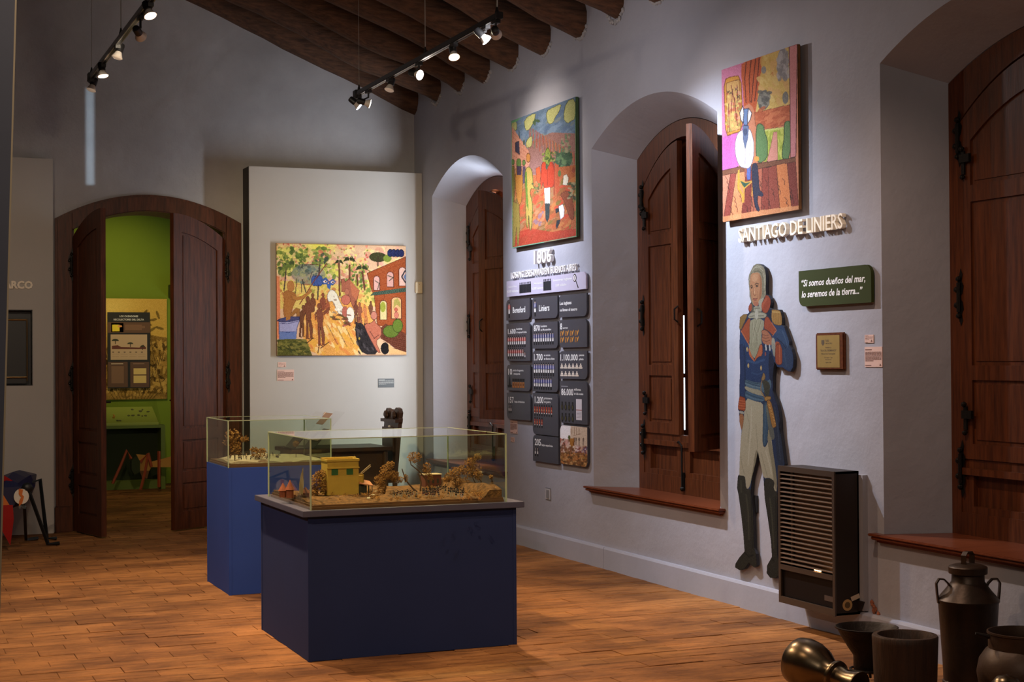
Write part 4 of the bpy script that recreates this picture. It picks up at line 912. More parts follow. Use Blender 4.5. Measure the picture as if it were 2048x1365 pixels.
# collar, cravat, epaulettes, lapels, shirt
sp(SA([(474,530),(512,545),(545,600),(547,650),(532,735),(480,822),(418,790),(398,700),(392,668),(430,630),(450,580)]), (168,66,36), edge=(84,34,24)); sp(SA([(398,690),(440,620),(480,560),(500,600),(440,680),(425,760)]), (196,92,56), a=.6)
sp(SA([(212,690),(250,655),(272,690),(262,760),(228,800),(204,745)]), (176,76,46), edge=(84,34,24)); sp(SA([(250,640),(285,690),(290,800),(250,800),(262,720)]), (90,86,70)); sp(SA([(356,620),(430,576),(446,590),(400,670),(414,790),(370,780),(366,690)]), (168,164,142))
sp(SA([(238,900),(442,890),(440,1050),(400,1100),(412,1365),(225,1365),(222,1000)]), (158,154,124)); sp(SB([(198,-30),(385,-30),(360,60),(310,170),(290,200),(240,150),(205,60)]), (152,148,118))
for p in ([(330,930),(300,1050),(270,1200)], [(400,920),(360,1060),(330,1200),(320,1340)], [(270,950),(262,1100),(258,1300)], [(300,1040),(330,1120),(350,1300)]): sl(SA(p), .005, (118,112,86), .7); sl(SA([(x+14, y) for x, y in p]), .005, (184,180,154), .6)
sp(SA([(284,705),(384,702),(392,780),(350,800),(284,795)]), (160,156,134)); sp(SA([(285,790),(370,790),(440,800),(494,838),(450,888),(390,880),(330,905),(270,880),(224,892),(194,866),(236,806)]), (166,162,140), edge=(96,92,74)); se(SA([(330,828)])[0], .018, .030, (184,180,160)); sl(SA([(300,740),(380,735)]), .004, (112,108,88)); sl(SA([(360,850),(440,850)]), .005, (108,104,84)); sl(SA([(225,860),(300,850)]), .005, (108,104,84))
sp(SA([(214,880),(240,905),(222,1000),(226,1180),(214,1285),(150,1190),(112,1115),(96,1075),(150,980)]), (172,74,38), edge=(92,40,26)); sp(SA([(450,892),(500,850),(560,960),(632,1070),(575,1150),(545,1110),(480,1060),(442,1050)]), (172,70,38), edge=(92,40,26)); sl(SA([(96,1080),(216,1290)]), .008, (208,112,64))
sp(SB([(205,40),(240,150),(275,200),(290,245),(262,226),(205,150),(196,60)]), (196,98,52)); sp(SB([(362,-10),(400,0),(398,160),(330,176),(290,240),(282,214),(330,110)]), (194,92,50), edge=(92,40,26)); sl(SA([(560,960),(632,1070),(575,1150)]), .006, (206,112,66))
sp(SA([(72,870),(130,825),(196,824),(168,900),(120,1000),(92,1072),(64,1030)]), (150,112,50), edge=(90,66,30)); sp(SA([(550,790),(566,752),(680,764),(700,800),(716,880),(716,985),(680,996),(610,985),(572,950),(556,880)]), (182,130,56), edge=(96,66,30))
for k in range(5): sl(SA([(585+26*k,800),(592+25*k,970)]), .004, (132,88,36), .7); sl(SA([(90+18*k,880),(80+14*k,1020)]), .003, (110,80,34), .7)
sl(SA([(565,790),(690,800)]), .008, (205,160,84)); sp(SA([(530,740),(566,752),(552,880),(570,960),(500,850),(480,822)]), (28,40,66))
# hand in the coat and raised cuff
sp(SA([(400,1075),(470,1060),(540,1130),(572,1210),(560,1312),(440,1282),(405,1210),(420,1140)]), (180,108,74), edge=(110,60,42)); 
for p in ([(420,1130),(470,1150),(520,1140)], [(415,1175),(470,1195),(520,1180)], [(425,1225),(480,1240),(530,1220)]): sl(SA(p), .004, (128,72,50))
sp(SA([(562,1170),(610,1205),(620,1365),(560,1365),(556,1310)]), (160,158,144)); sp(SB([(530,-15),(592,-15),(588,150),(575,180),(548,140)]), (146,148,136)); sp(SA([(612,1228),(700,1262),(716,1365),(616,1365)]), (172,72,40)); sp(SB([(588,-10),(676,-10),(684,250),(664,290),(588,280),(578,160)]), (164,68,38), edge=(92,40,26)); sl(SB([(640,0),(648,270)]), .006, (206,110,62)); sp(SA([(590,1150),(720,1270),(760,1365),(715,1365),(690,1270)]), (34,54,94))
sp(SA([(432,1270),(560,1320),(560,1365),(432,1365)]), (24,36,70)); 
for x, y in ((195,300),(378,335),(178,65)): se(SB([(x,y)])[0], .010, .014, (176,146,84)); se(SB([(x-5,y-5)])[0], .005, .006, (214,190,130))
for x, y, c_ in ((450,55,(200,200,196)),(505,62,(200,200,196)),(440,132,(150,72,60)),(445,20,(180,190,200)),(500,24,(180,190,200))): se(SB([(x,y)])[0], .008, .012, c_)
# sash, sword, breeches
sp(SB([(150,490),(260,535),(372,548),(460,520),(520,490),(520,640),(430,700),(372,652),(240,630),(144,590)]), (72,100,122)); sp(SB([(144,588),(240,628),(372,650),(430,745),(330,722),(235,690),(146,640)]), (156,148,122)); sp(SB([(148,650),(240,694),(340,726),(432,752),(424,818),(300,812),(230,792),(150,762)]), (62,92,120))
for p in ([(150,530),(260,572),(372,600)], [(150,690),(260,740),(400,780)], [(150,500),(250,548),(370,565)]): sl(SB(p), .005, (36,58,82), .8)
sl(SB([(150,555),(260,598),(372,620)]), .005, (106,134,150), .7); sl(SB([(160,725),(280,778),(410,800)]), .005, (96,126,146), .7)
sp(SCc([(145,44),(200,66),(245,74),(246,120),(244,320),(262,330),(290,250),(300,330),(322,480),(327,580),(308,575),(300,520),(285,500),(248,505),(234,440),(216,352),(206,410),(183,500),(168,560),(150,566),(145,500),(135,488),(104,488),(112,380),(118,290),(128,220),(138,150)]), (178,168,138), 6)
sp(SCc([(275,200),(300,330),(322,480),(327,580),(312,560),(296,430),(270,300)]), (140,130,102)); sp(SCc([(216,352),(206,410),(183,500),(172,540),(190,440),(204,340)]), (136,126,98))
for p in ([(150,120),(170,200),(160,300)], [(205,200),(212,280),(216,350)], [(235,360),(256,440),(270,490)], [(120,380),(128,440),(140,480)]): sl(SCc(p), .008, (140,130,102), .5)
for p in ([(180,100),(178,220),(168,330),(160,430)], [(262,350),(284,430),(294,480)]): sl(SCc(p), .014, (204,196,168), .5)
sp(SCc([(250,68),(276,74),(278,170),(272,262),(266,318),(243,322),(246,200)]), (52,80,108), edge=(30,48,72)); sl(SCc([(260,90),(258,200),(254,300)]), .006, (88,118,142), .6)
sp(SB([(545,660),(575,750),(615,870),(635,960),(645,1080),(655,1365),(560,1365),(585,1200),(600,1100),(560,960),(520,840),(530,740)]), (32,42,76)); sp(SCc([(300,80),(330,130),(350,270),(372,430),(326,430),(316,260),(300,200)]), (36,46,70)); sl(SCc([(312,100),(330,230),(345,400)]), .008, (60,74,100), .6)
sp(SB([(440,850),(480,870),(555,1200),(580,1365),(500,1365),(470,1100)]), (120,116,90), a=.7)
sp(SB([(412,395),(434,430),(440,470),(424,510),(400,520),(378,500),(396,450)]), (150,112,58), edge=(70,50,26)); sp(SB([(385,520),(440,500),(510,560),(500,700),(470,760),(430,730),(415,600)]), (60,58,44)); sl(SB([(388,520),(372,610),(382,690),(428,755)]), .008, (158,112,50)); sp(SB([(432,745),(512,738),(522,770),(500,800),(440,812),(424,780)]), (172,120,50), edge=(90,60,26)); sp(SB([(452,800),(512,790),(560,980),(592,1140),(596,1180),(548,1198),(530,1160),(490,960)]), (170,112,44), edge=(88,54,22))
for k in range(7): sl(SB([(486+15*k,860+44*k),(500+14*k,868+44*k)]), .006, (222,170,88))
# left cuff and hand
sp(SB([(66,735),(110,750),(152,770),(156,880),(148,955),(90,945),(44,930),(50,830)]), (168,66,30), edge=(90,36,20)); 
for k in range(4): sl(SB([(54,800+36*k),(148,812+36*k)]), .005, (206,104,56), .8)
sp(SB([(62,948),(136,965),(132,1000),(66,988)]), (160,160,150)); sp(SB([(64,988),(132,1000),(122,1130),(98,1240),(80,1180),(64,1100)]), (168,104,60), edge=(100,58,32))
# boots
sp(SCc([(98,560),(102,492),(112,486),(136,490),(145,500),(147,555),(160,568),(178,562),(190,690),(192,800),(194,900),(206,935),(213,1002),(196,1014),(180,1000),(166,985),(140,1022),(112,1030),(84,1012),(86,990),(110,955),(142,920),(134,830),(122,720),(106,600)]), (50,48,38), 6); sp(SCc([(248,510),(285,502),(312,520),(306,570),(330,585),(328,640),(328,940),(340,1000),(338,1058),(318,1077),(285,1072),(264,1045),(266,1000),(296,950),(290,860),(272,730),(255,620)]), (48,46,37), 6)
for p in ([(150,600),(162,700),(166,850)], [(285,620),(300,760),(306,900)], [(120,520),(122,580)]): sl(SCc(p), .016, (84,82,62), .55)
for p in ([(178,620),(184,800),(186,900)], [(318,620),(320,800)], [(140,925),(165,950),(190,940)], [(290,960),(310,975)]): sl(SCc(p), .010, (26,25,20), .7)
ins = [to_loc(*p) for p in OUT]
Mso = frame_r(ym, zm, W-0.030)
t = thing('officer_cutout', 'life-size painted cut-out of a grey-haired officer in a blue coat and white breeches', 'cutout', Mso)
mb = MB(); mb.prism(ins, -0.018, 0.0); so = obj('cutout_board', mb, mat('cutout_edge', (0.012, 0.013, 0.02), rough=0.6), t)
mask = A._in(ins)
obj('painted_picture', A.mesh('painted_picture', x1l-x0l, z1l-z0l, 0.0015, mask, 0.70, 0.18), m_art, t).location = ((x0l+x1l)/2, (z0l+z1l)/2, 0)
for u, v in ((0.02, 0.72), (-0.02, 0.2), (-0.1, -0.5)):
    mb = MB(); mb.box((u-0.02, v-0.05, -0.0295), (u+0.02, v+0.05, -0.018)); obj('wall_spacer', mb, m_black, t)

# ================================================================== LETTERING AND BOARDS ON THE RIGHT WALL
def wallthing(name, label, cat, y, z, x=W-0.001, group=None): return thing(name, label, cat, frame_r(y, z, x), group)
t = wallthing('wall_lettering', 'raised cream letters SANTIAGO DE LINIERS under the right-hand painting', 'lettering', 8.03, 2.188)
text('SANTIAGO DE LINIERS', 0.082, m_ivory, t, (0, 0, 0.006), extrude=0.026, bold=0.008, width=1.075, split=True)
t = wallthing('wall_lettering', 'raised white numerals 1806 below the battlefield painting', 'lettering', 11.125, 2.240)
text('1806', 0.105, m_letter, t, (0, 0, 0.006), extrude=0.028, bold=0.010, width=0.33, split=True)
t = wallthing('wall_lettering', 'raised white letters LOS INGLESES INVADEN BUENOS AIRES under the numerals 1806', 'lettering', 11.63, 2.150)
text('LOS INGLESES INVADEN BUENOS AIRES', 0.052, m_letter, t, (0, 0, 0.006), extrude=0.016, bold=0.002, width=1.265, split=True)
def board(name, label, cat, y0, y1, z0, z1, m, corners, th=0.012, gap=0.010, r=0.045, x=None, group=None):
    """flat board standing off the wall; local origin at its centre on the front face"""
    w_, h = abs(y0-y1), z1-z0
    t = thing(name, label, cat, frame_r((y0+y1)/2, (z0+z1)/2, W-th-gap), group)
    mb = MB(); mb.prism(rrect(w_, h, r, corners), -th, 0); obj('board', mb, m, t)
    if gap > 0:
        for sx in (-1, 1):
            mb = MB(); mb.box((sx*w_*0.3-0.02, -h*0.3, -th-gap+0.0004), (sx*w_*0.3+0.02, h*0.3, -th)); obj('spacer', mb, m_black, t)
    return t, w_, h
m_col = mat('printed_figures', (1, 1, 1), rough=0.7, attr=True)
def soldiers(mb, x, y, n, dx, h, coat, kind='s'):
    for i in range(n):
        cx = x+dx*i; k = h
        if kind == 's':
            e = 0.0006
            def b(x0, y0, x1, y1, c, z=1.0): mb.box((cx+x0*k, y+y0*k, 0), (cx+x1*k, y+y1*k, e*z), c)
            b(-.11, 0, -.02, .26, (22,20,22)); b(.02, 0, .11, .26, (22,20,22)); b(-.12, .24, -.01, .50, (235,232,230)); b(.01, .24, .12, .50, (235,232,230)); b(-.13, .46, .13, .54, (235,232,230))
            b(-.13, .52, .13, .80, coat); b(-.06, .56, .06, .78, (240,236,234), 1.4); b(-.02, .56, .02, .80, coat, 1.8); b(-.19, .50, -.13, .78, coat); b(.13, .50, .19, .78, coat); b(-.05, .80, .05, .88, (220,190,170)); b(-.07, .87, .07, 1.0, (20,18,20))
        elif kind == 'd':
            mb.box((cx-.16*k, y, 0), (cx+.16*k, y+.80*k, .0006), (14,14,26)); mb.box((cx-.08*k, y+.82*k, 0), (cx+.08*k, y+.92*k, .0006), (40,36,44)); mb.box((cx-.1*k, y+.92*k, 0), (cx+.1*k, y+1.0*k, .0006), (14,14,26))
        elif kind == 'p':
            mb.box((cx-.14*k, y+.30*k, 0), (cx+.14*k, y+.82*k, .0006), (158,54,36)); mb.prism([(cx-.14*k,y+.5*k),(cx,y+.62*k),(cx+.14*k,y+.5*k),(cx+.14*k,y+.44*k),(cx,y+.56*k),(cx-.14*k,y+.44*k)], .0006, .0009, (214,160,110)); mb.box((cx-.08*k, y+.22*k, 0), (cx+.08*k, y+.32*k, .0006), (238,235,230)); mb.box((cx-.1*k, y, 0), (cx+.1*k, y+.22*k, .0006), (18,18,20)); mb.box((cx-.1*k, y+.82*k, 0), (cx+.1*k, y+k, .0006), (18,18,20))
def fig(t, mb, name='printed_figures', z=0.0007):
    o = obj(name, mb, m_col, t); o.location = (0, 0, z); o['kind'] = 'stuff'; return o
C = [(11.733, 11.242), (11.197, 10.707), (10.676, 10.187)]
RED, NAV, TAN = (176,58,44), (44,50,110), (176,120,52)
def tx(t, s, h, x, y, width=None, m=m_print, bold=0.02, **k): text(s, h, m, t, (x, y, 0.0008), bold=bold, width=width, **k)
# header board
t, w_, h = board('header_board', 'long pale lilac board with magnifying glass symbol under the 1806 lettering', 'board', 11.712, 10.188, 2.005, 2.132, m_lilac, (0,1,0,0), r=0.04, gap=0.014)
x0 = -w_/2
tx(t, 'Buenos Aires', 0.014, x0+0.045, 0.010, 0.17); tx(t, '40.000 habitantes', 0.020, x0+0.012, -0.030, 0.24); tx(t, 'Montevideo', 0.014, x0+0.57, 0.012, 0.17); tx(t, '10.000 habitantes', 0.018, x0+0.53, -0.028, 0.24); tx(t, 'Invasores ingleses', 0.018, x0+0.94, 0.018, 0.34); tx(t, '1.600 soldados', 0.018, x0+0.98, -0.022, 0.20)
mb = MB(); soldiers(mb, x0+0.285, -0.045, 8, 0.030, 0.085, None, 'd'); soldiers(mb, x0+0.765, -0.045, 5, 0.030, 0.088, None, 'd')
mb.lathe([(0.030, 0), (0.030, .0007)], 20, (x0+1.33, 0.026, 0), (38,26,24)); mb.lathe([(0.022, .0007), (0.022, .0011)], 20, (x0+1.33, 0.026, 0), (228,222,226)); mb.box((x0+1.326, 0.012, .0011), (x0+1.334, 0.040, .0014), (60,50,60)); mb.prism([(x0+1.345,0.002),(x0+1.353,0.006),(x0+1.395,-0.046),(x0+1.385,-0.052)], 0, .0007, (38,26,24)); fig(t, mb)
def panel(ci, z1, z0, corners, label):
    t, w_, h = board('info_sign', label, 'sign', C[ci][0], C[ci][1], z0, z1, m_slate, corners); return t, -w_/2, h/2, w_, h
D1, D2 = (1,0,1,0), (0,1,0,1)
t, L_, T_, w_, h = panel(0, 1.979, 1.812, D1, 'dark panel reading Beresford with a small red-coated figure')
tx(t, 'Beresford', 0.046, L_+0.14, -0.025, 0.26); mb = MB(); soldiers(mb, L_+0.065, -0.062, 1, 0, 0.13, RED); fig(t, mb)
t, L_, T_, w_, h = panel(1, 1.977, 1.809, D1, 'dark panel reading Liniers with a small blue-coated figure')
tx(t, 'Liniers', 0.048, L_+0.14, -0.025, 0.20); mb = MB(); soldiers(mb, L_+0.062, -0.062, 1, 0, 0.13, NAV); fig(t, mb)
t, L_, T_, w_, h = panel(2, 1.975, 1.808, D1, 'dark panel with two text lines about the treasure, top of the right column')
tx(t, 'Los ingleses', 0.024, L_+0.015, 0.012, 0.21); tx(t, 'se llevan el tesoro', 0.022, L_+0.015, -0.038, 0.31)
t, L_, T_, w_, h = panel(0, 1.786, 1.480, D2, 'dark panel 1.600 with two rows of red-coated soldiers')
tx(t, '1.600', 0.040, L_+0.035, T_-0.085, 0.165); tx(t, 'hombres', 0.016, L_+0.215, T_-0.055, 0.12); tx(t, '60 mujeres 40 niños', 0.015, L_+0.215, T_-0.082, 0.21)
mb = MB(); soldiers(mb, L_+0.045, T_-0.195, 9, 0.043, 0.095, RED); soldiers(mb, L_+0.045, T_-0.290, 7, 0.043, 0.09, RED); soldiers(mb, L_+0.045+0.043*7, T_-0.290, 1, 0.043, 0.088, (120,60,40)); soldiers(mb, L_+0.045+0.043*8, T_-0.290, 1, 0.043, 0.06, (120,60,40)); fig(t, mb)
t, L_, T_, w_, h = panel(1, 1.781, 1.576, D1, 'dark panel 870 with one row of blue-coated soldiers')
tx(t, '870', 0.044, L_+0.035, T_-0.065, 0.12); tx(t, 'hombres', 0.016, L_+0.17, T_-0.038, 0.12); tx(t, 'en Montevideo', 0.016, L_+0.17, T_-0.066, 0.20)
mb = MB(); soldiers(mb, L_+0.042, T_-0.175, 9, 0.045, 0.10, NAV); fig(t, mb)
t, L_, T_, w_, h = panel(2, 1.788, 1.580, (0,1,0,1), 'dark panel 8 carros with eight small brown carts')
tx(t, '8', 0.046, L_+0.018, T_-0.070, 0.035); tx(t, 'carros', 0.014, L_+0.065, T_-0.066, 0.09)
mb = MB()
def cart(mb, cx, cy, s):
    mb.box((cx-.03*s, cy, 0), (cx-.018*s, cy+.035*s, .0006), TAN); mb.box((cx-.03*s, cy+.028*s, 0), (cx+.005*s, cy+.038*s, .0006), TAN); mb.box((cx-.004*s, cy, 0), (cx+.006*s, cy+.034*s, .0006), (150,96,40)); mb.prism([(cx+.004*s,cy+.026*s),(cx+.034*s,cy+.045*s),(cx+.036*s,cy+.034*s),(cx+.02*s,cy+.012*s),(cx+.01*s,cy+.002*s)], 0, .0006, (196,138,62))
for r in range(2):
    for k in range(4): cart(mb, L_+0.05+0.088*k, T_-0.122-0.048*r, 1.0)
fig(t, mb)
t, L_, T_, w_, h = panel(0, 1.449, 1.240, D1, 'dark panel 10 with a ship and a row of small brown ships')
tx(t, '10', 0.048, L_+0.035, T_-0.080, 0.085); tx(t, 'navíos de guerra', 0.016, L_+0.135, T_-0.052, 0.22); tx(t, 'y transporte', 0.016, L_+0.135, T_-0.080, 0.15)
mb = MB(); mb.prism([(L_+.03, T_-.185),(L_+.10, T_-.185),(L_+.11, T_-.165),(L_+.085,T_-.165),(L_+.065,T_-.09),(L_+.045,T_-.165),(L_+.02,T_-.165)], 0, .0006, (16,15,18))
for k in range(5):
    cx = L_+0.145+0.052*k; mb.box((cx-.02, T_-.185, 0), (cx+.02, T_-.140, .0006), (168,104,40)); mb.box((cx-.022, T_-.135, 0), (cx+.022, T_-.112, .0006), (20,18,20)); mb.box((cx-.012, T_-.170, .0006), (cx+.012, T_-.150, .0010), (110,64,26))
fig(t, mb)
t, L_, T_, w_, h = panel(1, 1.557, 1.241, (1,0,1,0), 'dark panel 1.700 with two rows of blue-coated soldiers')
tx(t, '1.700', 0.050, L_+0.035, T_-0.072, 0.17); tx(t, 'se suman', 0.016, L_+0.23, T_-0.040, 0.12); tx(t, 'en Buenos Aires', 0.016, L_+0.23, T_-0.068, 0.20)
mb = MB(); soldiers(mb, L_+0.045, T_-0.195, 9, 0.045, 0.105, (60,64,130)); soldiers(mb, L_+0.045, T_-0.300, 8, 0.045, 0.098, (60,64,130)); fig(t, mb)
t, L_, T_, w_, h = panel(2, 1.553, 1.345, (1,0,1,0), 'dark panel 1.100.000 with two rows of stacked silver bars')
tx(t, '1.100.000', 0.046, L_+0.02, T_-0.070, 0.31); tx(t, 'pesos', 0.016, L_+0.35, T_-0.038, 0.09); tx(t, 'plata', 0.016, L_+0.35, T_-0.068, 0.08)
mb = MB()
for r, n in ((0, 6), (1, 5)):
    for k in range(n):
        cx = L_+0.045+0.067*k; cy = T_-0.130-0.058*r
        for q, (nn, yy) in enumerate(((3, 0), (2, .013), (1, .026))):
            for j in range(nn): mb.box((cx+(j-nn/2)*.020+.001, cy+yy, 0), (cx+(j-nn/2)*.020+.019, cy+yy+.011, .0006), (226,214,200))
fig(t, mb)
t, L_, T_, w_, h = panel(0, 1.220, 1.007, (0,1,0,1), 'dark panel 157 with one small bust symbol')
tx(t, '157', 0.048, L_+0.04, T_-0.080, 0.11); tx(t, 'bajas británicas', 0.016, L_+0.165, T_-0.076, 0.21)
mb = MB(); soldiers(mb, L_+0.05, T_-0.165, 2, 0.04, 0.075, (20,20,24)); fig(t, mb)
t, L_, T_, w_, h = panel(1, 1.229, 0.906, (0,1,0,1), 'dark panel 1.200 with two rows of red-coated prisoners')
tx(t, '1.200', 0.050, L_+0.045, T_-0.078, 0.17); tx(t, 'prisioneros', 0.016, L_+0.23, T_-0.045, 0.15); tx(t, 'de guerra', 0.016, L_+0.23, T_-0.073, 0.12)
mb = MB(); soldiers(mb, L_+0.045, T_-0.180, 8, 0.046, 0.090, None, 'p'); soldiers(mb, L_+0.045, T_-0.270, 4, 0.046, 0.080, None, 'p'); fig(t, mb)
t, L_, T_, w_, h = panel(2, 1.328, 1.013, (0,1,0,1), 'dark panel 86.000 with eight dark vases and a white printed card')
tx(t, '86.000', 0.048, L_+0.03, T_-0.105, 0.215); tx(t, 'millones', 0.017, L_+0.26, T_-0.068, 0.12); tx(t, 'de US$ actuales', 0.014, L_+0.26, T_-0.098, 0.16); mb = MB(); mb.box((L_+.03, T_-.042, 0), (L_+.15, T_-.036, .0005), (160,160,168))
for r in range(2):
    for k in range(4):
        cx = L_+0.045+0.063*k; cy = T_-0.195-0.085*r
        mb.prism([(cx+.020*math.cos(a_), cy+.026*math.sin(a_)) for a_ in [j*PI/5 for j in range(10)]], 0, .0006, (20,18,16)); mb.box((cx-.012, cy+.024, 0), (cx+.012, cy+.040, .0006), (20,18,16)); mb.prism([(cx+.008*math.cos(a_), cy+.016*math.sin(a_)) for a_ in [j*PI/4 for j in range(8)]], .0006, .0010, (84,78,36))
mb.box((L_+.295, T_-.285, 0), (L_+.395, T_-.130, .0006), (206,200,208)); mb.box((L_+.295, T_-.214, .0006), (L_+.395, T_-.208, .001), (150,90,90))
for k in range(5): mb.box((L_+.303, T_-.225-.010*k, .0006), (L_+.387, T_-.228-.010*k, .0009), (130,124,134))
fig(t, mb)
t, L_, T_, w_, h = panel(1, 0.898, 0.694, (1,0,0,0), 'dark panel 205 with two small bust symbols, lowest in the middle column')
tx(t, '205', 0.050, L_+0.04, T_-0.078, 0.12); tx(t, 'bajas españolas', 0.016, L_+0.175, T_-0.078, 0.21)
mb = MB(); soldiers(mb, L_+0.05, T_-0.165, 2, 0.045, 0.075, (20,20,24)); fig(t, mb)
# photograph panel
A = Art([(60, 40), (815, 40), (850, 1290), (60, 1180)], 90, 90, (120, 84, 52))
A.poly([(40,20),(380,20),(380,300),(330,460),(60,470)], (236,232,236)); A.poly([(360,40),(830,60),(830,900),(460,760),(350,430)], (196,176,156), 1, 8)
for x in (400, 465, 525, 595): A.line([(x,90),(x,300)], 16, (140,112,92), .8)
A.line([(430,345),(640,265)], 12, (120,84,66)); 
for x in (515, 600, 715): A.ell(x, 440, 24, 60, (104,86,76)); A.line([(x,440),(x,600)], 36, (120,102,92), .7)
A.poly([(345,430),(450,410),(470,640),(350,660)], (160,108,48)); A.line([(462,400),(462,620)], 26, (84,48,30)); A.ell(325, 400, 34, 66, (76,84,40)); A.line([(300,470),(300,640)], 14, (60,50,40))
A.dabs((65,470,240,700), 60, 26, [(176,92,70),(120,70,56),(210,190,180),(90,60,50)], ang=1.5); A.dabs((220,480,340,660), 16, 30, [(206,180,170),(196,150,140)], ang=1.5)
A.dabs((65,640,820,900), 130, 22, [(210,190,176),(120,76,56),(160,120,90),(90,60,50),(196,160,150),(140,90,60)], ang=1.5); A.dabs((500,640,820,830), 50, 20, [(216,196,196),(120,50,46),(90,80,110),(180,150,140)])
A.dabs((65,860,830,1280), 180, 26, [(140,92,54),(110,74,44),(176,116,66),(84,60,36),(150,110,60),(190,150,100)])
t, w_, h = board('photo_sign', 'rounded panel printed with a photo of a crowd before an arcaded building', 'sign', C[2][0], C[2][1], 0.701, 0.998, m_slate, (1,0,1,0), r=0.05)
L2 = rrect(w_-0.004, h-0.004, 0.048, (1,0,1,0)); A2 = Art([(-w_/2, h/2), (w_/2, h/2), (w_/2, -h/2), (-w_/2, -h/2)], 90, 90, (0,0,0))
obj('printed_photo', A.mesh('printed_photo', w_, h, 0.001, A2._in(L2)), m_art, t)

def card(label, y0, y1, z0, z1, lines, m=m_pink, f=None, gap=0.0, logo=True):
    w_, h = abs(y0-y1), z1-z0
    Mx = frame_r((y0+y1)/2, (z0+z1)/2, W-0.004) if f is None else f
    t = thing('caption_card', label, 'card', Mx)
    mb = MB(); mb.box((-w_/2, -h/2, -0.004), (w_/2, h/2, 0)); obj('card', mb, m, t)
    mb = MB(); rn = random.Random(int(y0*100)); dark = (104, 66, 58) if m is m_pink else (200, 200, 196)
    mb.box((-w_/2+0.006, h/2-0.16*h, 0), (-w_/2+w_*0.42, h/2-0.12*h, .0005), dark)
    for k in range(lines):
        yy = h/2-0.24*h-k*(0.5*h/max(lines, 1)); x = -w_/2+0.006; xe = w_/2-0.006 if k < lines-1 else 0
        while x < xe: l_ = rn.uniform(0.008, 0.022); mb.box((x, yy-0.0035*h/0.1, 0), (min(x+l_, xe), yy, .0005), dark); x += l_+0.003
    if logo:
        mb.box((-w_/2+0.006, -h/2+0.06*h, 0), (-w_/2+w_*0.38, -h/2+0.10*h, .0005), dark); mb.prism([(w_/2-0.024, -h/2+0.006), (w_/2-0.008, -h/2+0.006), (w_/2-0.016, -h/2+0.018)], 0, .0005, dark)
    fig(t, mb, 'printed_text', 0.0003); return t
card('small pink caption card beside the brass plaque, upper of two', 6.804, 6.727, 1.570, 1.613, 3)
card('larger pink caption card below the small one beside the brass plaque', 6.805, 6.653, 1.444, 1.549, 8)
card('pink caption card below the 157 panel', 11.708, 11.560, 0.888, 0.994, 8)
card('tiny pink caption card, lower of two below the 157 panel', 11.699, 11.625, 0.819, 0.857, 3)
card('small pink caption card under the landscape-format painting', 3.500, 3.425, 1.434, 1.480, 3, f=frame_e(3.4625, 1.457, PF-0.004))
card('larger pink caption card under the landscape-format painting', 3.574, 3.416, 1.309, 1.412, 8, f=frame_e(3.495, 1.3605, PF-0.004))
card('small dark grey plaque low on the end panel above the carved chair', 4.537, 4.380, 1.237, 1.319, 4, m=mat('dark_card', (0.05, 0.055, 0.06), rough=0.5), f=frame_e(4.458, 1.278, PF-0.004), logo=False)
# socket plate
t = wallthing('wall_outlet', 'small grey outlet plate low on the wall between the windows', 'outlet', 10.95, 0.45, W-0.006)
mb = MB(); mb.box((-0.052, -0.045, -0.006), (0.052, 0.045, 0)); obj('cover_plate', mb, mat('outlet_plastic', (0.42, 0.41, 0.44), rough=0.4), t, bevel=0.003)
mb = MB(); mb.box((-0.022, -0.030, 0), (0.022, 0.030, 0.004)); obj('outlet_insert', mb, mat('outlet_grey', (0.22, 0.22, 0.24), rough=0.4), t)
# green quotation board
t, w_, h = board('quotation_board', 'olive green board with a white quotation beside the officer cut-out', 'board', 7.389, 6.7095, 1.7805, 1.980, m_olive, (0,1,0,1), th=0.018, gap=0.010, r=0.05)
text('“Si somos dueños del mar,', 0.036, m_print, t, (-w_/2+0.030, 0.012, 0.001), bold=0.02, shear=0.22, width=0.60)
text('lo seremos de la tierra...”', 0.036, m_print, t, (-w_/2+0.030, -0.050, 0.001), bold=0.02, shear=0.22, width=0.575)
# commemorative plaque
t = thing('commemorative_plaque', 'wooden plaque with engraved brass plate right of the officer cut-out', 'plaque', frame_r(7.105, 1.528, W-0.022))
mb = MB(); mb.box((-0.133, -0.102, -0.022), (0.133, 0.102, 0)); obj('wood_backing', mb, m_wood, t, bevel=0.006)
mb = MB(); mb.box((-0.112, -0.088, 0), (0.100, 0.088, 0.0015)); pl = obj('brass_plate', mb, mat('brass_plate', (0.52, 0.36, 0.13), rough=0.42, metal=0.75, vary=0.08, vscale=10), t)
m_ink = mat('engraved_ink', (0.06, 0.035, 0.012), rough=0.7)
for s_, hh, y_, wd_ in (('TIGRE', 0.011, 0.052, 0.036), ('MUNICIPIO', 0.007, 0.040, 0.062)): text(s_, hh, m_ink, t, (-0.036 if s_ == 'TIGRE' else -0.030, y_, 0.0017), bold=0.02, width=wd_)
for s_, hh, y_, wd_ in (('Homenaje a la', 0.007, 0.018, 0.055), ('"SALA DEL DESEMBARCO"', 0.010, 0.000, 0.150), ('Museo de la Reconquista', 0.009, -0.017, 0.130), ('12 de Agosto - Tigre', 0.007, -0.037, 0.078), ('Intendencia', 0.006, -0.048, 0.058), ('Agosto 2006', 0.006, -0.063, 0.054)): text(s_, hh, m_ink, t, (-0.006, y_, 0.0017), bold=0.02, width=wd_, align='CENTER')
mb = MB(); mb.prism([(-0.070,0.062),(-0.044,0.062),(-0.043,0.042),(-0.057,0.030),(-0.071,0.042)], 0.0015, 0.002); obj('crest', mb, m_ink, t)
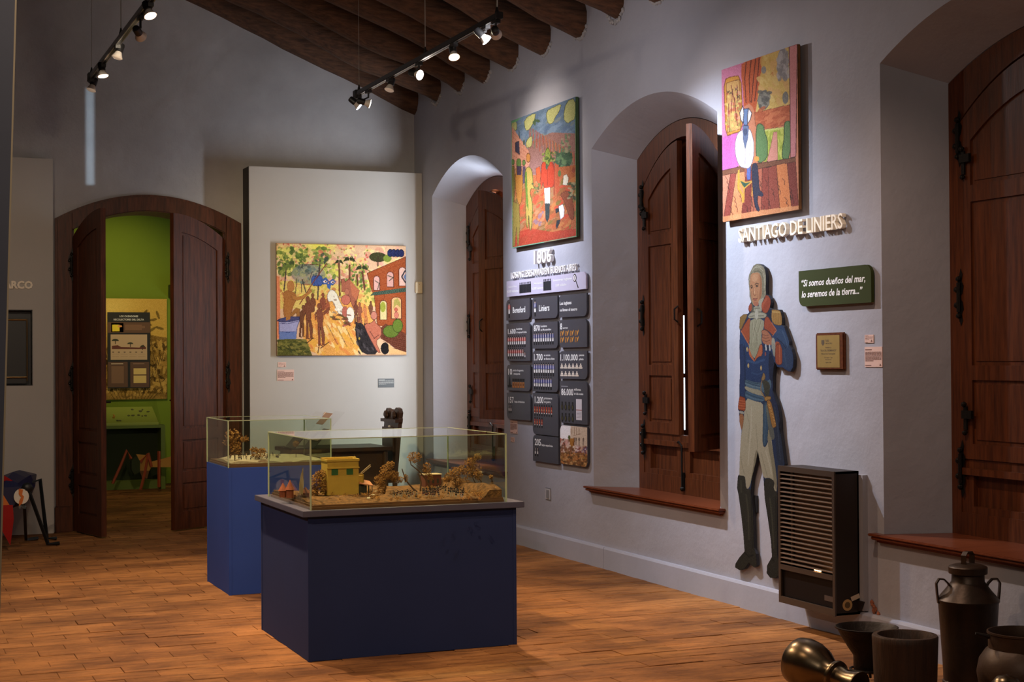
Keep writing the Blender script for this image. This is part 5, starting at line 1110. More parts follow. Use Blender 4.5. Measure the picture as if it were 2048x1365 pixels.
# intercom-like box on the end panel
t = thing('wall_sensor', 'small beige sensor box on the end panel right of the painting', 'sensor', frame_e(4.785, 2.178, PF-0.028))
mb = MB(); mb.box((-0.034, -0.055, -0.028), (0.034, 0.055, 0)); obj('housing', mb, mat('beige_plastic', (0.62, 0.52, 0.36), rough=0.4), t, bevel=0.006)
mb = MB(); mb.lathe([(0.003, 0), (0.003, 0.001)], 10, (0.0, 0.030, 0)); obj('indicator', mb, m_black, t)

# ================================================================== TRACK LIGHTING
def track(x, y0, y1, label, cables):
    t = thing('lighting_track', label, 'light track', (x, y0, TH))
    mb = MB(); L0 = y1-y0
    mb.box((-0.018, 0, -0.018), (0.018, L0, 0.018)); obj('rail', mb, mat('track_black', (0.015, 0.014, 0.014), rough=0.25, metal=0.3), t, bevel=0.003)
    for s in (-1, 1):
        mb = MB(); mb.box((s*0.012-0.003, 0.02, -0.0195), (s*0.012+0.003, L0-0.02, -0.018)); obj('contact_strip', mb, mat('steel', (0.45, 0.42, 0.38), rough=0.3, metal=1.0), t)
    mb = MB(); mb.box((-0.024, L0-0.07, -0.03), (0.024, L0, 0.03)); obj('feed_box', mb, m_black, t, bevel=0.004)
    mb = MB(); mb.box((-0.021, -0.02, -0.021), (0.021, 0.012, 0.021)); obj('end_cap', mb, m_black, t, bevel=0.003)
    for yc, r in cables:
        top = roofz(x)-0.32; mb = MB(); mb.tube([(0, yc-y0, 0.02), (0, yc-y0, top-TH)], r, 6); obj('suspension_cable', mb, mat('steel', None), t)
        mb = MB(); mb.lathe([(0.004, 0.065), (0.012, 0.03), (0.014, 0.018)], 10, (0, yc-y0, 0)); obj('cable_grip', mb, m_black, t)
track(X2, 8.53, 11.49, 'long black lighting track on the right, hung on three cables', ((11.40, 0.0016), (9.86, 0.003), (8.56, 0.006)))
track(X1, 7.4, 11.47, 'long black lighting track on the left, running up out of the picture', ((11.40, 0.0016), (9.98, 0.003), (8.2, 0.003)))
gi = 0
for tx_, px, py, aim, power, colr, cone, lit, lab in HEADS:
    p = onx(px, py, tx_); b = Vector((tx_, p[1], min(max(p[2], TH-0.17), TH-0.10)))
    t = thing('spotlight', lab, 'spotlight', Matrix.Translation(b), 'spotlights on the lighting tracks'); bpy.context.view_layer.update()
    if aim is None: d = Vector((-0.35, -0.15, -1)).normalized()
    else: d = (Vector(aim)-b).normalized()
    up = TH-0.018-b.z
    mb = MB(); mb.box((-0.016, -0.035, up-0.022), (0.016, 0.035, up)); mb.tube([(0, 0, up-0.02), (0, 0, 0.062)], 0.007, 8); obj('adapter', mb, m_black, t)
    q = d.to_track_quat('Z', 'Y').to_matrix().to_4x4()
    Mh = Matrix.Translation(-d*0.045+Vector((0, 0, 0.018))) @ q
    mb = MB(); mb.lathe([(0.010, -0.045), (0.020, -0.042), (0.024, -0.030), (0.024, 0.012), (0.020, 0.016)], 18); mb.tube([(0, 0, -0.02), tuple((Mh.inverted() @ Vector((0, 0, 0.065))))], 0.006, 6); obj('lamp_holder', mb, m_black, t, Mh, smooth=True)
    mb = MB(); mb.lathe([(0.018, 0.014), (0.026, 0.032), (0.034, 0.050), (0.036, 0.054)], 22); obj('bulb_reflector', mb, mat('bulb_white', (0.75, 0.70, 0.64), rough=0.25), t, Mh, smooth=True)
    face = MB(); face.lathe([(0.0345, 0.0545), (0.030, 0.058), (0.015, 0.061), (0.002, 0.062)], 22)
    if lit:
        ec = tuple(0.1+0.9*v**1.4 for v in colr)
        me = mat('lit_bulb_%d' % gi, (1, 1, 1), emit=ec, estr=9.0); gi += 1
        obj('bulb_face', face, me, t, Mh, smooth=True)
        spot(b+d*0.022+Vector((0, 0, 0.018)), aim, power, colr, cone, 1.0, 0.03, 'spot_lamp', t)
        spot(b+d*0.024+Vector((0, 0, 0.018)), aim, ((6 if p[1] > 11 else 15) if tx_ > 2 else 38), tuple(0.5*v+0.5*w_ for v, w_ in zip(colr, (1.0, 0.90, 0.82))), 172, 1.0, 0.03, 'spot_spill', t)
    else: obj('bulb_face', face, mat('unlit_bulb_glow', (0.80, 0.72, 0.62), rough=0.4, emit=(0.8, 0.65, 0.5), estr=0.10), t, Mh, smooth=True)  # unlit faces get a faint glow of their own to look pale

# ================================================================== WALL HEATER
HX, HY0, HY1, HZ0, HZ1 = 4.647, 6.832, 7.370, 0.142, 0.895
t = thing('gas_heater', 'dark brown gas wall heater with louvred front beside the officer cut-out', 'heater', frame_r((HY0+HY1)/2, 0.0, HX))
hw_ = (HY1-HY0)/2; dp = W-0.03-HX
m_heat = mat('heater_brown', (0.020, 0.013, 0.010), rough=0.5, spec=0.3, vary=0.08, vscale=4); m_heat2 = mat('heater_trim', (0.050, 0.034, 0.025), rough=0.4)
mb = MB(); mb.box((-hw_, HZ0, -dp), (-hw_+0.012, HZ1, 0)); mb.box((hw_-0.012, HZ0, -dp), (hw_, HZ1, 0)); mb.box((-hw_, HZ1-0.012, -dp), (hw_, HZ1, 0)); mb.box((-hw_, HZ0, -dp), (hw_, HZ0+0.012, 0)); mb.box((-hw_, HZ0, -dp), (hw_, HZ1, -dp+0.01))
obj('casing', mb, m_heat, t)
mb = MB(); e = 0.018
mb.box((-hw_-0.002, HZ0-0.002, -0.006), (-hw_+e, HZ1+0.002, 0.003)); mb.box((hw_-e, HZ0-0.002, -0.006), (hw_+0.002, HZ1+0.002, 0.003)); mb.box((-hw_+e, HZ1-0.028, -0.006), (hw_-e, HZ1+0.002, 0.003)); mb.box((-hw_+e, 0.325, -0.006), (hw_-e, 0.352, 0.004)); mb.box((-hw_+e, HZ0-0.002, -0.006), (hw_-e, HZ0+0.034, 0.003))
obj('front_frame', mb, m_heat2, t)
mb = MB(); mb.box((-hw_+e, HZ0+0.034, -0.020), (hw_-e, 0.326, -0.012)); obj('lower_cover', mb, mat('heater_black', (0.006, 0.004, 0.004), rough=0.5, spec=0.2), t)
m_slat = mat('louvre_metal', (0.26, 0.20, 0.16), rough=0.35, metal=0.4)
for k in range(21):
    z = 0.366+0.0242*k; mb = MB()
    mb.add([(-hw_+e, z-0.003, 0.002), (hw_-e, z-0.003, 0.002), (hw_-e, z+0.002, 0.003), (-hw_+e, z+0.002, 0.003), (-hw_+e, z+0.003, -0.018), (hw_-e, z+0.003, -0.018), (hw_-e, z+0.005, -0.018), (-hw_+e, z+0.005, -0.018)],
           [(0,1,2,3), (4,7,6,5), (3,2,6,7), (0,4,5,1), (0,3,7,4), (1,5,6,2)]); obj('louvre', mb, m_slat, t)
mb = MB(); mb.box((-hw_+0.095, 0.352, -0.028), (-hw_+0.100, HZ1-0.03, -0.018)); obj('louvre_bar', mb, m_slat, t)
mb = MB(); mb.box((-hw_+0.013, 0.352, -0.100), (hw_-0.013, HZ1-0.013, -0.095)); obj('firebox_back', mb, mat('firebox', (0.12, 0.075, 0.045), rough=0.7, vary=0.2), t)
mb = MB(); mb.box((0.070, 0.356, -0.012), (0.125, 0.368, -0.004)); obj('pilot_flame', mb, mat('pilot_flame', (1, 0.6, 0.3), emit=(1.0, 0.50, 0.20), estr=7), t, label='glowing orange pilot flame window')
mb = MB(); mb.box((hw_-0.115, 0.208, -0.0125), (hw_-0.030, 0.236, -0.0105)); obj('badge', mb, mat('badge_grey', (0.13, 0.12, 0.12), rough=0.3, metal=0.7), t)
mb = MB(); mb.box((-hw_+0.02, HZ0+0.02, -W+HX+0.0005), (hw_+0.035, HZ1-0.02, -dp)); obj('back_plate', mb, mat('back_plate_grey', (0.30, 0.29, 0.32), rough=0.5), t)
mb = MB(); mb.prism([(hw_, 0.215), (hw_+0.055, 0.215), (hw_+0.02, HZ0+0.02), (hw_, HZ0+0.02)], -dp+0.005, -dp+0.015); obj('bracket', mb, m_heat, t)
Ms = Matrix(((0,0,1,0), (0,1,0,0), (-1,0,0,0), (0,0,0,1)))
q = MB(); q.lathe([(0.030, 0), (0.030, 0.0015)], 24); st_ = obj('round_sticker', q, mat('sticker_ochre', (0.42, 0.26, 0.10), rough=0.6), t, Matrix.Translation((hw_+0.0005, 0.195, -0.075)) @ Matrix.Rotation(PI/2, 4, 'Y'))
q = MB(); q.lathe([(0.017, 0.0015), (0.017, 0.002)], 20); obj('sticker_print', q, mat('sticker_dark', (0.10, 0.06, 0.02), rough=0.6), st_)
q = MB(); q.box((0, -0.012, -0.027), (0.001, 0.012, 0.027)); obj('paper_tag', q, mat('paper_tag', (0.50, 0.40, 0.30), rough=0.7), t, Matrix.Translation((hw_+0.001, 0.232, -0.125)) @ Matrix.Rotation(0.3, 4, 'X'))
q = MB(); rn = random.Random(2)
for k in range(7): q.blob((W-0.004, 6.735+rn.uniform(-.03, .03), 0.185+rn.uniform(-.03, .03)), (0.006, 0.014, 0.014), 6, seed=k, amp=0.4)
o = obj('exposed_brick', q, mat('exposed_brick', (0.30, 0.10, 0.05), rough=0.9, vary=0.4, vscale=30), wall_right); o['kind'] = 'stuff'

# ================================================================== PLINTHS WITH GLASS CASES
def plinth(name, label, x0, x1, y0, y1, zt, m, mtop, lip):
    t = thing(name, label, 'plinth', ((x0+x1)/2, (y0+y1)/2, 0))
    a, b = (x1-x0)/2, (y1-y0)/2; zz = zt-(0.030 if lip else 0.0)
    mb = MB(); mb.box((-a, -b, 0), (a, b, zz)); obj('body', mb, m, t, bevel=0.002)
    for sx in (-1, 1):
        for sy in (-1, 1):
            mb = MB(); mb.box((sx*a-sx*0.016, sy*b+sy*0.0025, 0.0), (sx*a+sx*0.0025, sy*b-sy*0.016, zz-0.0005)); obj('corner_edge', mb, m, t)
    if lip: mb = MB(); mb.box((-a-0.034, -b-0.028, zz), (a+0.040, b+0.02, zt)); obj('top', mb, mtop, t, bevel=0.002)
    return t
plinth('display_plinth', 'broad navy plinth with overhanging top in the centre of the room', 1.998, 3.113, 7.487, 8.487, 0.75, m_navy, m_navytop, True)
plinth('display_plinth', 'narrower bright blue plinth standing behind the broad navy one', 2.100, 2.780, 9.808, 10.50, 0.812, m_blue, m_navytop, False)
def glasscase(label, x0, x1, y0, y1, z0, z1):
    t = thing('glass_case', label, 'glass case', ((x0+x1)/2, (y0+y1)/2, z0))
    a, b, h = (x1-x0)/2, (y1-y0)/2, z1-z0; g = 0.005
    for p, q in (((-a, -b, 0), (a, -b+g, h-g)), ((-a, b-g, 0), (a, b, h-g)), ((-a, -b+g, 0), (-a+g, b-g, h-g)), ((a-g, -b+g, 0), (a, b-g, h-g)), ((-a, -b, h-g), (a, b, h))):
        mb = MB(); mb.box(p, q); obj('glass_pane', mb, m_glass, t)
    e = 0.0035
    for sx in (-1, 1):
        for sy in (-1, 1):
            mb = MB(); mb.box((sx*a-e, sy*b-e, 0), (sx*a+e, sy*b+e, h)); obj('glass_edge', mb, m_glassedge, t)
    for sy in (-1, 1): mb = MB(); mb.box((-a, sy*b-e, h-e), (a, sy*b+e, h+0.001)); obj('glass_edge', mb, m_glassedge, t)
    for sx in (-1, 1): mb = MB(); mb.box((sx*a-e, -b, h-e), (sx*a+e, b, h+0.001)); obj('glass_edge', mb, m_glassedge, t)
glasscase('clear glass case over the model landscape on the broad navy plinth', 2.012, 3.062, 7.489, 8.372, 0.7505, 1.106)
glasscase('clear glass case over the model battlefield on the narrow blue plinth', 2.098, 2.774, 9.815, 10.49, 0.8125, 1.115)

m_earth = mat('model_earth', (0.035, 0.014, 0.004), rough=0.95, col2=(0.27, 0.125, 0.035), vscale=38, bump=1.0, bscale=60)
m_earth2 = mat('model_board', (0.15, 0.065, 0.022), rough=0.6, vary=0.2, vscale=10, stretch=(1, 12, 12))
m_sand = mat('model_sand', (0.42, 0.33, 0.20), rough=0.9, col2=(0.62, 0.52, 0.36), vscale=25, bump=0.6, bscale=90)
def terrain(label, x0, x1, y0, y1, z, hf, m, name='model_landscape'):
    t = thing(name, label, 'model', ((x0+x1)/2, (y0+y1)/2, z))
    a, b = (x1-x0)/2, (y1-y0)/2
    mb = MB(); mb.box((-a, -b, 0), (a, b, 0.012)); mb.box((-a+0.008, -b+0.010, 0.012), (a, b, 0.022)); obj('base_board', mb, m_earth2, t)
    nx, ny = 90, 70; mb = MB(); vs_ = []; fs = []
    for j in range(ny+1):
        for i in range(nx+1):
            u, v = i/nx, j/ny; zz = hf(u, v)
            if i in (0, nx) or j in (0, ny): pass
            vs_.append((-a+0.016+(2*a-0.020)*u, -b+0.018+(2*b-0.02)*v, 0.022+zz))
    for j in range(ny):
        for i in range(nx): k = j*(nx+1)+i; fs.append((k, k+1, k+nx+2, k+nx+1))
    n = nx+1; base = len(vs_); rim = list(range(nx+1))+[j*n+nx for j in range(1, ny+1)]+[ny*n+i for i in range(nx-1, -1, -1)]+[j*n for j in range(ny-1, 0, -1)]
    for r in rim: vs_.append((vs_[r][0], vs_[r][1], 0.0215))
    for q in range(len(rim)): q2 = (q+1) % len(rim); fs.append((rim[q], base+q, base+q2, rim[q2]))
    mb.add(vs_, fs); obj('ground', mb, m, t, smooth=True); return t
def hf1(u, v):
    z = 0.010+0.006*math.sin(9*u+3*v)+0.004*math.sin(23*u-11*v)+0.003*math.sin(31*v+17*u)
    if v < 0.10: z *= v/0.10
    if u > 0.90: z += 0.045*min(1, (u-0.90)/0.03)*(1 if v > 0.02 else 0.9)
    z += 0.022*math.exp(-((u-0.42)/0.04)**2-((v-0.16)/0.07)**2)+0.018*math.exp(-((u-0.62)/0.08)**2-((v-0.4)/0.2)**2)
    return max(z, 0.001)
terrain('brown earth landscape model inside the glass case of the broad navy plinth', 2.020, 3.053, 7.500, 8.362, 0.7508, hf1, m_earth)
def hf2(u, v): return 0.008+0.006*math.sin(8*u+5*v)+0.005*math.sin(19*u-9*v)+0.02*math.exp(-((u-0.6)/0.3)**2-((v-0.8)/0.2)**2)
terrain('sandy battlefield model inside the glass case of the narrow blue plinth', 2.108, 2.764, 9.826, 10.478, 0.8128, hf2, m_sand)
ZG = 0.785
# --- dried-moss trees
m_moss = mat('dried_moss', (0.085, 0.034, 0.006), rough=0.95, col2=(0.46, 0.22, 0.05), vscale=60)
m_twig = mat('twig', (0.10, 0.055, 0.025), rough=0.9)
def foliage(mb, c, r, n, rnd, s):
    for _ in range(n):
        while True:
            p = Vector((rnd.uniform(-1, 1), rnd.uniform(-1, 1), rnd.uniform(-1, 1)))
            if 0.25 < p.length < 1: break
        q = Vector((c[0]+p.x*r[0], c[1]+p.y*r[1], c[2]+p.z*r[2])); a = Vector((rnd.gauss(0, 1), rnd.gauss(0, 1), rnd.gauss(0, 1))).normalized()*s*rnd.uniform(.5, 1.3); b = a.orthogonal().normalized()*s*rnd.uniform(.3, .7)
        mb.add([tuple(q-a), tuple(q+b), tuple(q+a), tuple(q-b)], [(0, 1, 2, 3)])
def moss_tree(label, y, trunk, crowns, seed, dens=1.0, s=0.0055, zg=ZG, group='dried moss trees in the landscape model', tr=0.0035):
    rnd = random.Random(seed); pts = [Vector(ony(px, py, y)) for px, py in trunk]; base = Vector((pts[0].x, y, zg))
    t = thing('model_tree', label, 'model tree', Matrix.Translation(base), group)
    pts = [p-base for p in pts]; pts[0].z = -0.004
    mb = MB(); mb.tube(pts, [tr*(1.5-0.9*i/max(1, len(pts)-1)) for i in range(len(pts))], 6); tk = obj('trunk', mb, m_twig, t)
    if crowns:
        mb = MB()
        for px, py, rx, rz in crowns:
            p = Vector(ony(px, py, y))-base; k = (y*0.924+p.x*0.38+base.x*.38)/3090
            r = (rx*k, max(rx, rz)*k*0.9, rz*k); foliage(mb, p, r, int(dens*26*rx*rz/16)+60, rnd, s)
            mb.tube([pts[-1], p], 0.0014, 4)
        o = obj('foliage', mb, m_moss, t); o['kind'] = 'stuff'
    return t
moss_tree('bushy moss tree just right of the yellow model house', 7.85, [(768,992),(772,970),(776,955)], [(772,945,13,16),(760,962,12,14),(786,952,14,12),(764,978,10,12),(796,960,12,8),(781,930,9,8)], 1)
moss_tree('bare forked twig tree leaning left in the landscape model', 7.80, [(840,992),(826,978),(812,962),(806,945),(804,938)], [(811,957,5,8)], 2, 0.5)
moss_tree('tall bent tree with a round moss crown, highest in the landscape model', 7.95, [(864,985),(850,957),(838,943),(822,930),(820,920)], [(829,915,15,12),(854,938,9,15),(861,955,6,8)], 3)
moss_tree('hooked bare twig standing in the middle of the landscape model', 7.78, [(840,988),(842,965),(839,952),(835,948)], [], 4)
moss_tree('wide moss tree left of the tallest right-hand one in the landscape model', 7.95, [(912,992),(912,975),(910,960)], [(911,945,16,11),(900,955,13,9),(924,940,8,10),(893,960,8,6),(917,966,14,12)], 5)
moss_tree('big moss tree at the right of the landscape model', 8.0, [(951,985),(951,968),(945,955)], [(940,925,12,10),(948,938,16,14),(955,915,9,8),(938,945,13,14),(957,950,8,14),(932,968,8,14)], 6)
moss_tree('double-trunked slim tree at the right of the landscape model', 7.9, [(965,978),(962,962),(955,955)], [(955,948,8,10)], 7)
moss_tree('tiny flower-like moss tree on the raised right end of the landscape model', 7.70, [(984,980),(986,966),(983,958)], [(982,955,4.5,4.5),(983,972,4,8)], 8, zg=0.815)
moss_tree('dense orange-brown bush left of the yellow model house', 7.95, [(634,996),(635,975)], [(634,965,13,18),(641,950,12,10),(628,985,10,12),(648,975,9,16)], 9, 1.4)
moss_tree('low dry bush in front of the dark red model building', 8.0, [(860,990),(860,982)], [(862,978,12,7),(878,984,10,6),(890,984,16,7)], 10)
rn = random.Random(31)
t = thing('model_scrub', 'low dry scrub and moss litter scattered over the landscape model', 'model scrub', (2.55, 7.95, ZG)); t['kind'] = 'stuff'
mb = MB()
for k in range(90):
    px, py = rn.uniform(650, 960), rn.uniform(982, 1000); p = Vector(onz(px, py, ZG+0.004))-Vector((2.55, 7.95, ZG)); r = rn.uniform(0.006, 0.018); foliage(mb, p, (r, r, r*0.6), 40, rn, 0.004)
for k in range(14):
    px, py = rn.uniform(944, 975), rn.uniform(975, 992); p = Vector(onz(px, py, ZG+0.010))-Vector((2.55, 7.95, ZG)); foliage(mb, p, (0.018, 0.018, 0.012), 60, rn, 0.004)
obj('scrub', mb, m_moss, t)['kind'] = 'stuff'
# --- yellow house
pfl = onz(655, 991, ZG); hx0, hy0 = float(pfl[0]), float(pfl[1]); hx1 = float(ony(717.5, 991, hy0)[0]); hH = float(ony(655, 919, hy0)[2])-ZG
t = thing('model_house', 'yellow flat-roofed model house with green windows and a pink awning', 'model house', (hx0, hy0, ZG-0.002)); ww = hx1-hx0; dd = 0.12
m_yel = mat('model_yellow', (0.50, 0.33, 0.055), rough=0.7, vary=0.08, vscale=20)
mb = MB(); mb.box((0, 0, 0), (ww, dd, hH-0.010)); obj('walls', mb, m_yel, t)
mb = MB(); mb.box((-0.004, -0.004, hH-0.012), (ww+0.004, 0.004, hH)); mb.box((-0.004, 0.004, hH-0.012), (0.004, dd, hH)); mb.box((ww-0.004, 0.004, hH-0.012), (ww+0.004, dd, hH)); mb.box((-0.003, dd-0.02, hH-0.012), (ww+0.016, dd+0.004, hH+0.004)); obj('parapet', mb, m_yel, t)
mb = MB(); mb.box((-0.004, -0.005, hH-0.050), (ww+0.004, 0, hH-0.044)); mb.box((ww, 0, hH-0.050), (ww+0.005, dd, hH-0.044)); obj('cornice', mb, m_yel, t)
for fx in (0.13, 0.61): mb = MB(); mb.box((ww*fx, -0.0015, hH-0.084), (ww*fx+0.036, 0.002, hH-0.052)); obj('window', mb, mat('model_green', (0.03, 0.12, 0.04), rough=0.6), t)
mb = MB(); mb.box((ww, 0.01, 0.05), (ww+0.030, dd-0.02, 0.098)); mb.box((ww+0.028, 0.01, 0.06), (ww+0.032, dd-0.02, 0.105)); obj('balcony', mb, m_yel, t)
mb = MB(); mb.add([(ww+0.002, -0.012, 0.060), (ww+0.075, -0.018, 0.046), (ww+0.085, 0.075, 0.062), (ww+0.012, 0.08, 0.082), (ww+0.002, -0.012, 0.056), (ww+0.075, -0.018, 0.042), (ww+0.085, 0.075, 0.058), (ww+0.012, 0.08, 0.078)], [(0,1,2,3), (7,6,5,4), (0,4,5,1), (1,5,6,2), (2,6,7,3), (3,7,4,0)]); obj('awning', mb, mat('awning_pink', (0.50, 0.20, 0.10), rough=0.7), t)
for fx, fy in ((0.006, -0.008), (0.028, -0.010), (0.050, -0.012), (0.070, -0.014), (0.078, 0.068)): mb = MB(); mb.box((ww+fx-0.0015, fy-0.0015, 0), (ww+fx+0.0015, fy+0.0015, 0.048 if fy < 0 else 0.06)); obj('porch_post', mb, mat('model_dark', (0.03, 0.03, 0.02), rough=0.7), t)
mb = MB(); mb.box((ww, 0.0, 0), (ww+0.045, 0.07, 0.045)); obj('shop_front', mb, mat('model_dark', (0.03, 0.03, 0.02)), t)
t = thing('model_ramp', 'small pale wooden stair frame rising behind the yellow model house', 'model part', (hx1+0.045, hy0+0.10, ZG))
mb = MB(); mb.tube([(0, 0, -0.004), (0, 0, 0.105), (0.055, 0.01, 0.145)], 0.0035, 4); mb.tube([(0.01, 0.012, 0.0), (0.01, 0.012, 0.10), (0.06, 0.02, 0.135)], 0.0025, 4); obj('frame', mb, mat('model_pale_wood', (0.38, 0.28, 0.17), rough=0.7), t)
t = thing('model_mast', 'thin upright stick behind the yellow model house', 'model part', (hx1+0.025, hy0+0.16, ZG-0.004)); mb = MB(); mb.tube([(0, 0, 0), (0, 0, 0.20)], 0.0022, 6); obj('stick', mb, m_twig, t)
p = onz(860, 996, ZG); t = thing('model_building', 'low dark red model building behind the miniature crowd', 'model house', (float(ony(845, 980, 8.25)[0]), 8.20, ZG-0.003))
mb = MB(); mb.box((0, 0, 0), (0.095, 0.08, 0.066)); obj('walls', mb, mat('model_brick', (0.12, 0.035, 0.020), rough=0.8), t)
mb = MB(); mb.box((-0.004, -0.004, 0.066), (0.099, 0.084, 0.071)); obj('roof', mb, m_sand, t)
for k in range(3): mb = MB(); mb.box((0.012+0.028*k, -0.001, 0.02), (0.024+0.028*k, 0.001, 0.045)); obj('window', mb, mat('model_dark', None), t)
p = onz(645, 1002, ZG-0.003)
p = ony(603, 1001, 7.82); t = thing('model_sailboat', 'model sailing boat with a tall pointed cream sail at the left of the landscape model', 'model boat', (p[0], 7.82, ZG-0.002))
mb = MB(); mb.prism([(-0.022, 0), (-0.010, -0.010), (0.018, -0.010), (0.028, 0), (0.02, 0.012), (-0.012, 0.012)], 0.002, 0.016); obj('hull', mb, m_twig, t)
mb = MB(); mb.tube([(0, 0, 0.01), (0.006, 0, 0.16)], 0.0016, 6); obj('mast', mb, m_twig, t)
mb = MB(); 
S_ = [(-0.014, 0.026), (0.006, 0.020), (0.010, 0.07), (0.008, 0.158), (-0.004, 0.125), (-0.014, 0.075)]
mb.add([(x, -0.004-0.006*math.sin(z*18), z) for x, z in S_]+[(x, -0.002-0.006*math.sin(z*18), z) for x, z in S_], [(0,1,2,3,4,5), (11,10,9,8,7,6)]+[(i, (i+6), (i+1) % 6+6, (i+1) % 6) for i in range(6)]); obj('sail', mb, mat('sail_cloth', (0.60, 0.48, 0.26), rough=0.8), t)
for k, (px, py, hh) in enumerate(((566, 998, 0.065), (580, 1003, 0.08), (611, 999, 0.05))):
    p = ony(px, py, 7.95-0.05*k); t = thing('model_hut', ('small orange pointed model hut nearest the left edge of the landscape model', 'taller orange pointed model hut second from the left in the landscape model', 'orange-brown pointed model hut just right of the model sailboat')[k], 'model hut', (p[0], 7.95-0.05*k, ZG-0.004))
    mb = MB(); mb.lathe([(0.019, 0), (0.020, hh*0.55)], 9); obj('hut_wall', mb, mat('model_orange', (0.20, 0.055, 0.015), rough=0.8, vary=0.3, vscale=40), t)
    mb = MB(); mb.lathe([(0.026, hh*0.52), (0.012, hh*0.85), (0.0015, hh*1.15)], 9); obj('hut_roof', mb, mat('model_orange', None), t)
# --- pebbles and crowd
m_peb = mat('pebble', (0.55, 0.50, 0.38), rough=0.8, vary=0.1)
for k, (px, py, r) in enumerate(((745, 995, 0.018), (752, 985, 0.010), (738, 999, 0.012), (634, 1015, 0.024))):
    p = onz(px, py, ZG-0.006 if k < 3 else 0.758); t = thing('pebble', ('pale pebble at the front of the landscape model below the awning', 'small pale pebble beside the porch of the yellow model house', 'flat pale pebble in front of the yellow model house', 'pale pebble in the front left corner of the large glass case')[k], 'pebble', (p[0], p[1], p[2]))
    mb = MB(); mb.blob((0, 0, r*0.35), (r, r*0.8, r*0.5), 10, seed=k, amp=0.12); obj('stone', mb, m_peb, t, smooth=True)
def mini(coat):
    mb = MB(); mb.box((-.0014, -.0012, 0), (.0014, .0012, .006), (190, 185, 175)); mb.box((-.0022, -.0015, .006), (.0022, .0015, .0125), coat); mb.blob((0, 0, .0145), .002, 6, c=(190, 150, 120)); mb.box((-.0018, -.0018, .016), (.0018, .0018, .0195), (24, 20, 20))
    me = mb.mesh('figurine'); me.materials.append(m_col); return me
kinds = [mini((40, 34, 60)), mini((96, 40, 40)), mini((170, 160, 140)), mini((30, 30, 34))]
rn = random.Random(9); nfig = 0
for k in range(150):
    if k < 60: px, py = rn.uniform(845, 880), rn.uniform(985, 994); kk = 0 if rn.random() < .6 else 1
    elif k < 105: px, py = rn.uniform(896, 928), rn.uniform(984, 995); kk = 3 if rn.random() < .6 else 2
    elif k < 130: px, py = rn.uniform(785, 835), rn.uniform(988, 998); kk = rn.choice((2, 3, 1))
    else: px, py = rn.uniform(872, 905), rn.uniform(978, 986); kk = rn.choice((2, 3))
    p = onz(px, py, ZG+0.002); o = bpy.data.objects.new('model_figure', kinds[kk]); COL.objects.link(o); o.location = p; o.scale = (1.25,)*3; o.rotation_euler = (0, 0, rn.uniform(-1, 1))
    o['label'] = ('tiny dark blue toy soldier in the massed ranks of the landscape model', 'tiny red-coated toy soldier among the crowd of the landscape model', 'tiny pale toy figure among the crowd of the landscape model', 'tiny black toy figure among the crowd of the landscape model')[kk]
    o['category'] = 'toy figure'; o['group'] = ('blue toy soldiers in the landscape model', 'red toy soldiers in the landscape model', 'pale toy figures in the landscape model', 'black toy figures in the landscape model')[kk]
# --- contents of the second case
moss_tree('fine bare-branched shrub at the left of the battlefield model', 10.05, [(470,922),(468,900),(470,880)], [(465,872,16,14),(472,895,12,14),(455,885,9,8),(489,878,8,7)], 21, 0.22, 0.010, 0.835, 'shrubs in the battlefield model', 0.002)
moss_tree('reddish low shrub in the middle of the battlefield model', 10.15, [(517,920),(518,912)], [(517,908,16,9),(508,900,8,6),(524,902,8,6)], 22, 0.4, 0.008, 0.835, 'shrubs in the battlefield model', 0.002)
moss_tree('thin shrub behind the sail in the battlefield model', 10.2, [(592,906),(592,892)], [(592,888,7,7)], 23, 0.2, 0.008, 0.835, 'shrubs in the battlefield model', 0.0015)
for k in range(70):
    px, py = rn.uniform(456, 560), rn.uniform(915, 925); p = onz(px, py-3, 0.842); kk = rn.choice((2, 3, 3, 0))
    if not (2.12 < p[0] < 2.75 and 9.84 < p[1] < 10.46): continue
    o = bpy.data.objects.new('model_figure', kinds[kk]); COL.objects.link(o); o.location = p; o.scale = (1.4,)*3
    o['label'] = ('tiny blue toy soldier in the sandy battlefield model', '', 'tiny pale toy soldier in the sandy battlefield model', 'tiny black toy soldier in the sandy battlefield model')[kk]; o['category'] = 'toy figure'
    o['group'] = ('blue toy soldiers in the battlefield model', '', 'pale toy soldiers in the battlefield model', 'black toy soldiers in the battlefield model')[kk]

# ================================================================== DESK, SLOPED VITRINE AND CARVED CHAIR BEHIND THE PLINTHS
m_oak = mat('dark_carved_oak', (0.045, 0.020, 0.010), rough=0.45, vary=0.25, vscale=12, bump=0.2, bscale=40)
t = thing('writing_desk', 'dark wooden desk against the end panel behind the plinths', 'desk', (3.72, 13.12, 0))
mb = MB(); mb.box((-0.44, -0.30, 0.705), (0.45, 0.30, 0.740)); obj('desk_top', mb, m_oak, t, bevel=0.005)
mb = MB(); mb.box((-0.40, -0.26, 0.12), (-0.05, 0.26, 0.705)); obj('pedestal', mb, m_oak, t, bevel=0.004)
mb = MB(); mb.box((-0.05, 0.25, 0.30), (0.40, 0.27, 0.705)); obj('modesty_panel', mb, m_oak, t)
mb = MB(); mb.box((-0.05, -0.262, 0.12), (0.42, -0.246, 0.705)); obj('front_panel', mb, m_oak, t)
for x in (-0.38, 0.40):
    for y in (-0.27, 0.27): mb = MB(); mb.lathe([(0.025, 0), (0.03, 0.04), (0.018, 0.08), (0.028, 0.12), (0.024, 0.70 if x > 0 else 0.125)], 12, (x, y, 0)); obj('leg', mb, m_oak, t)
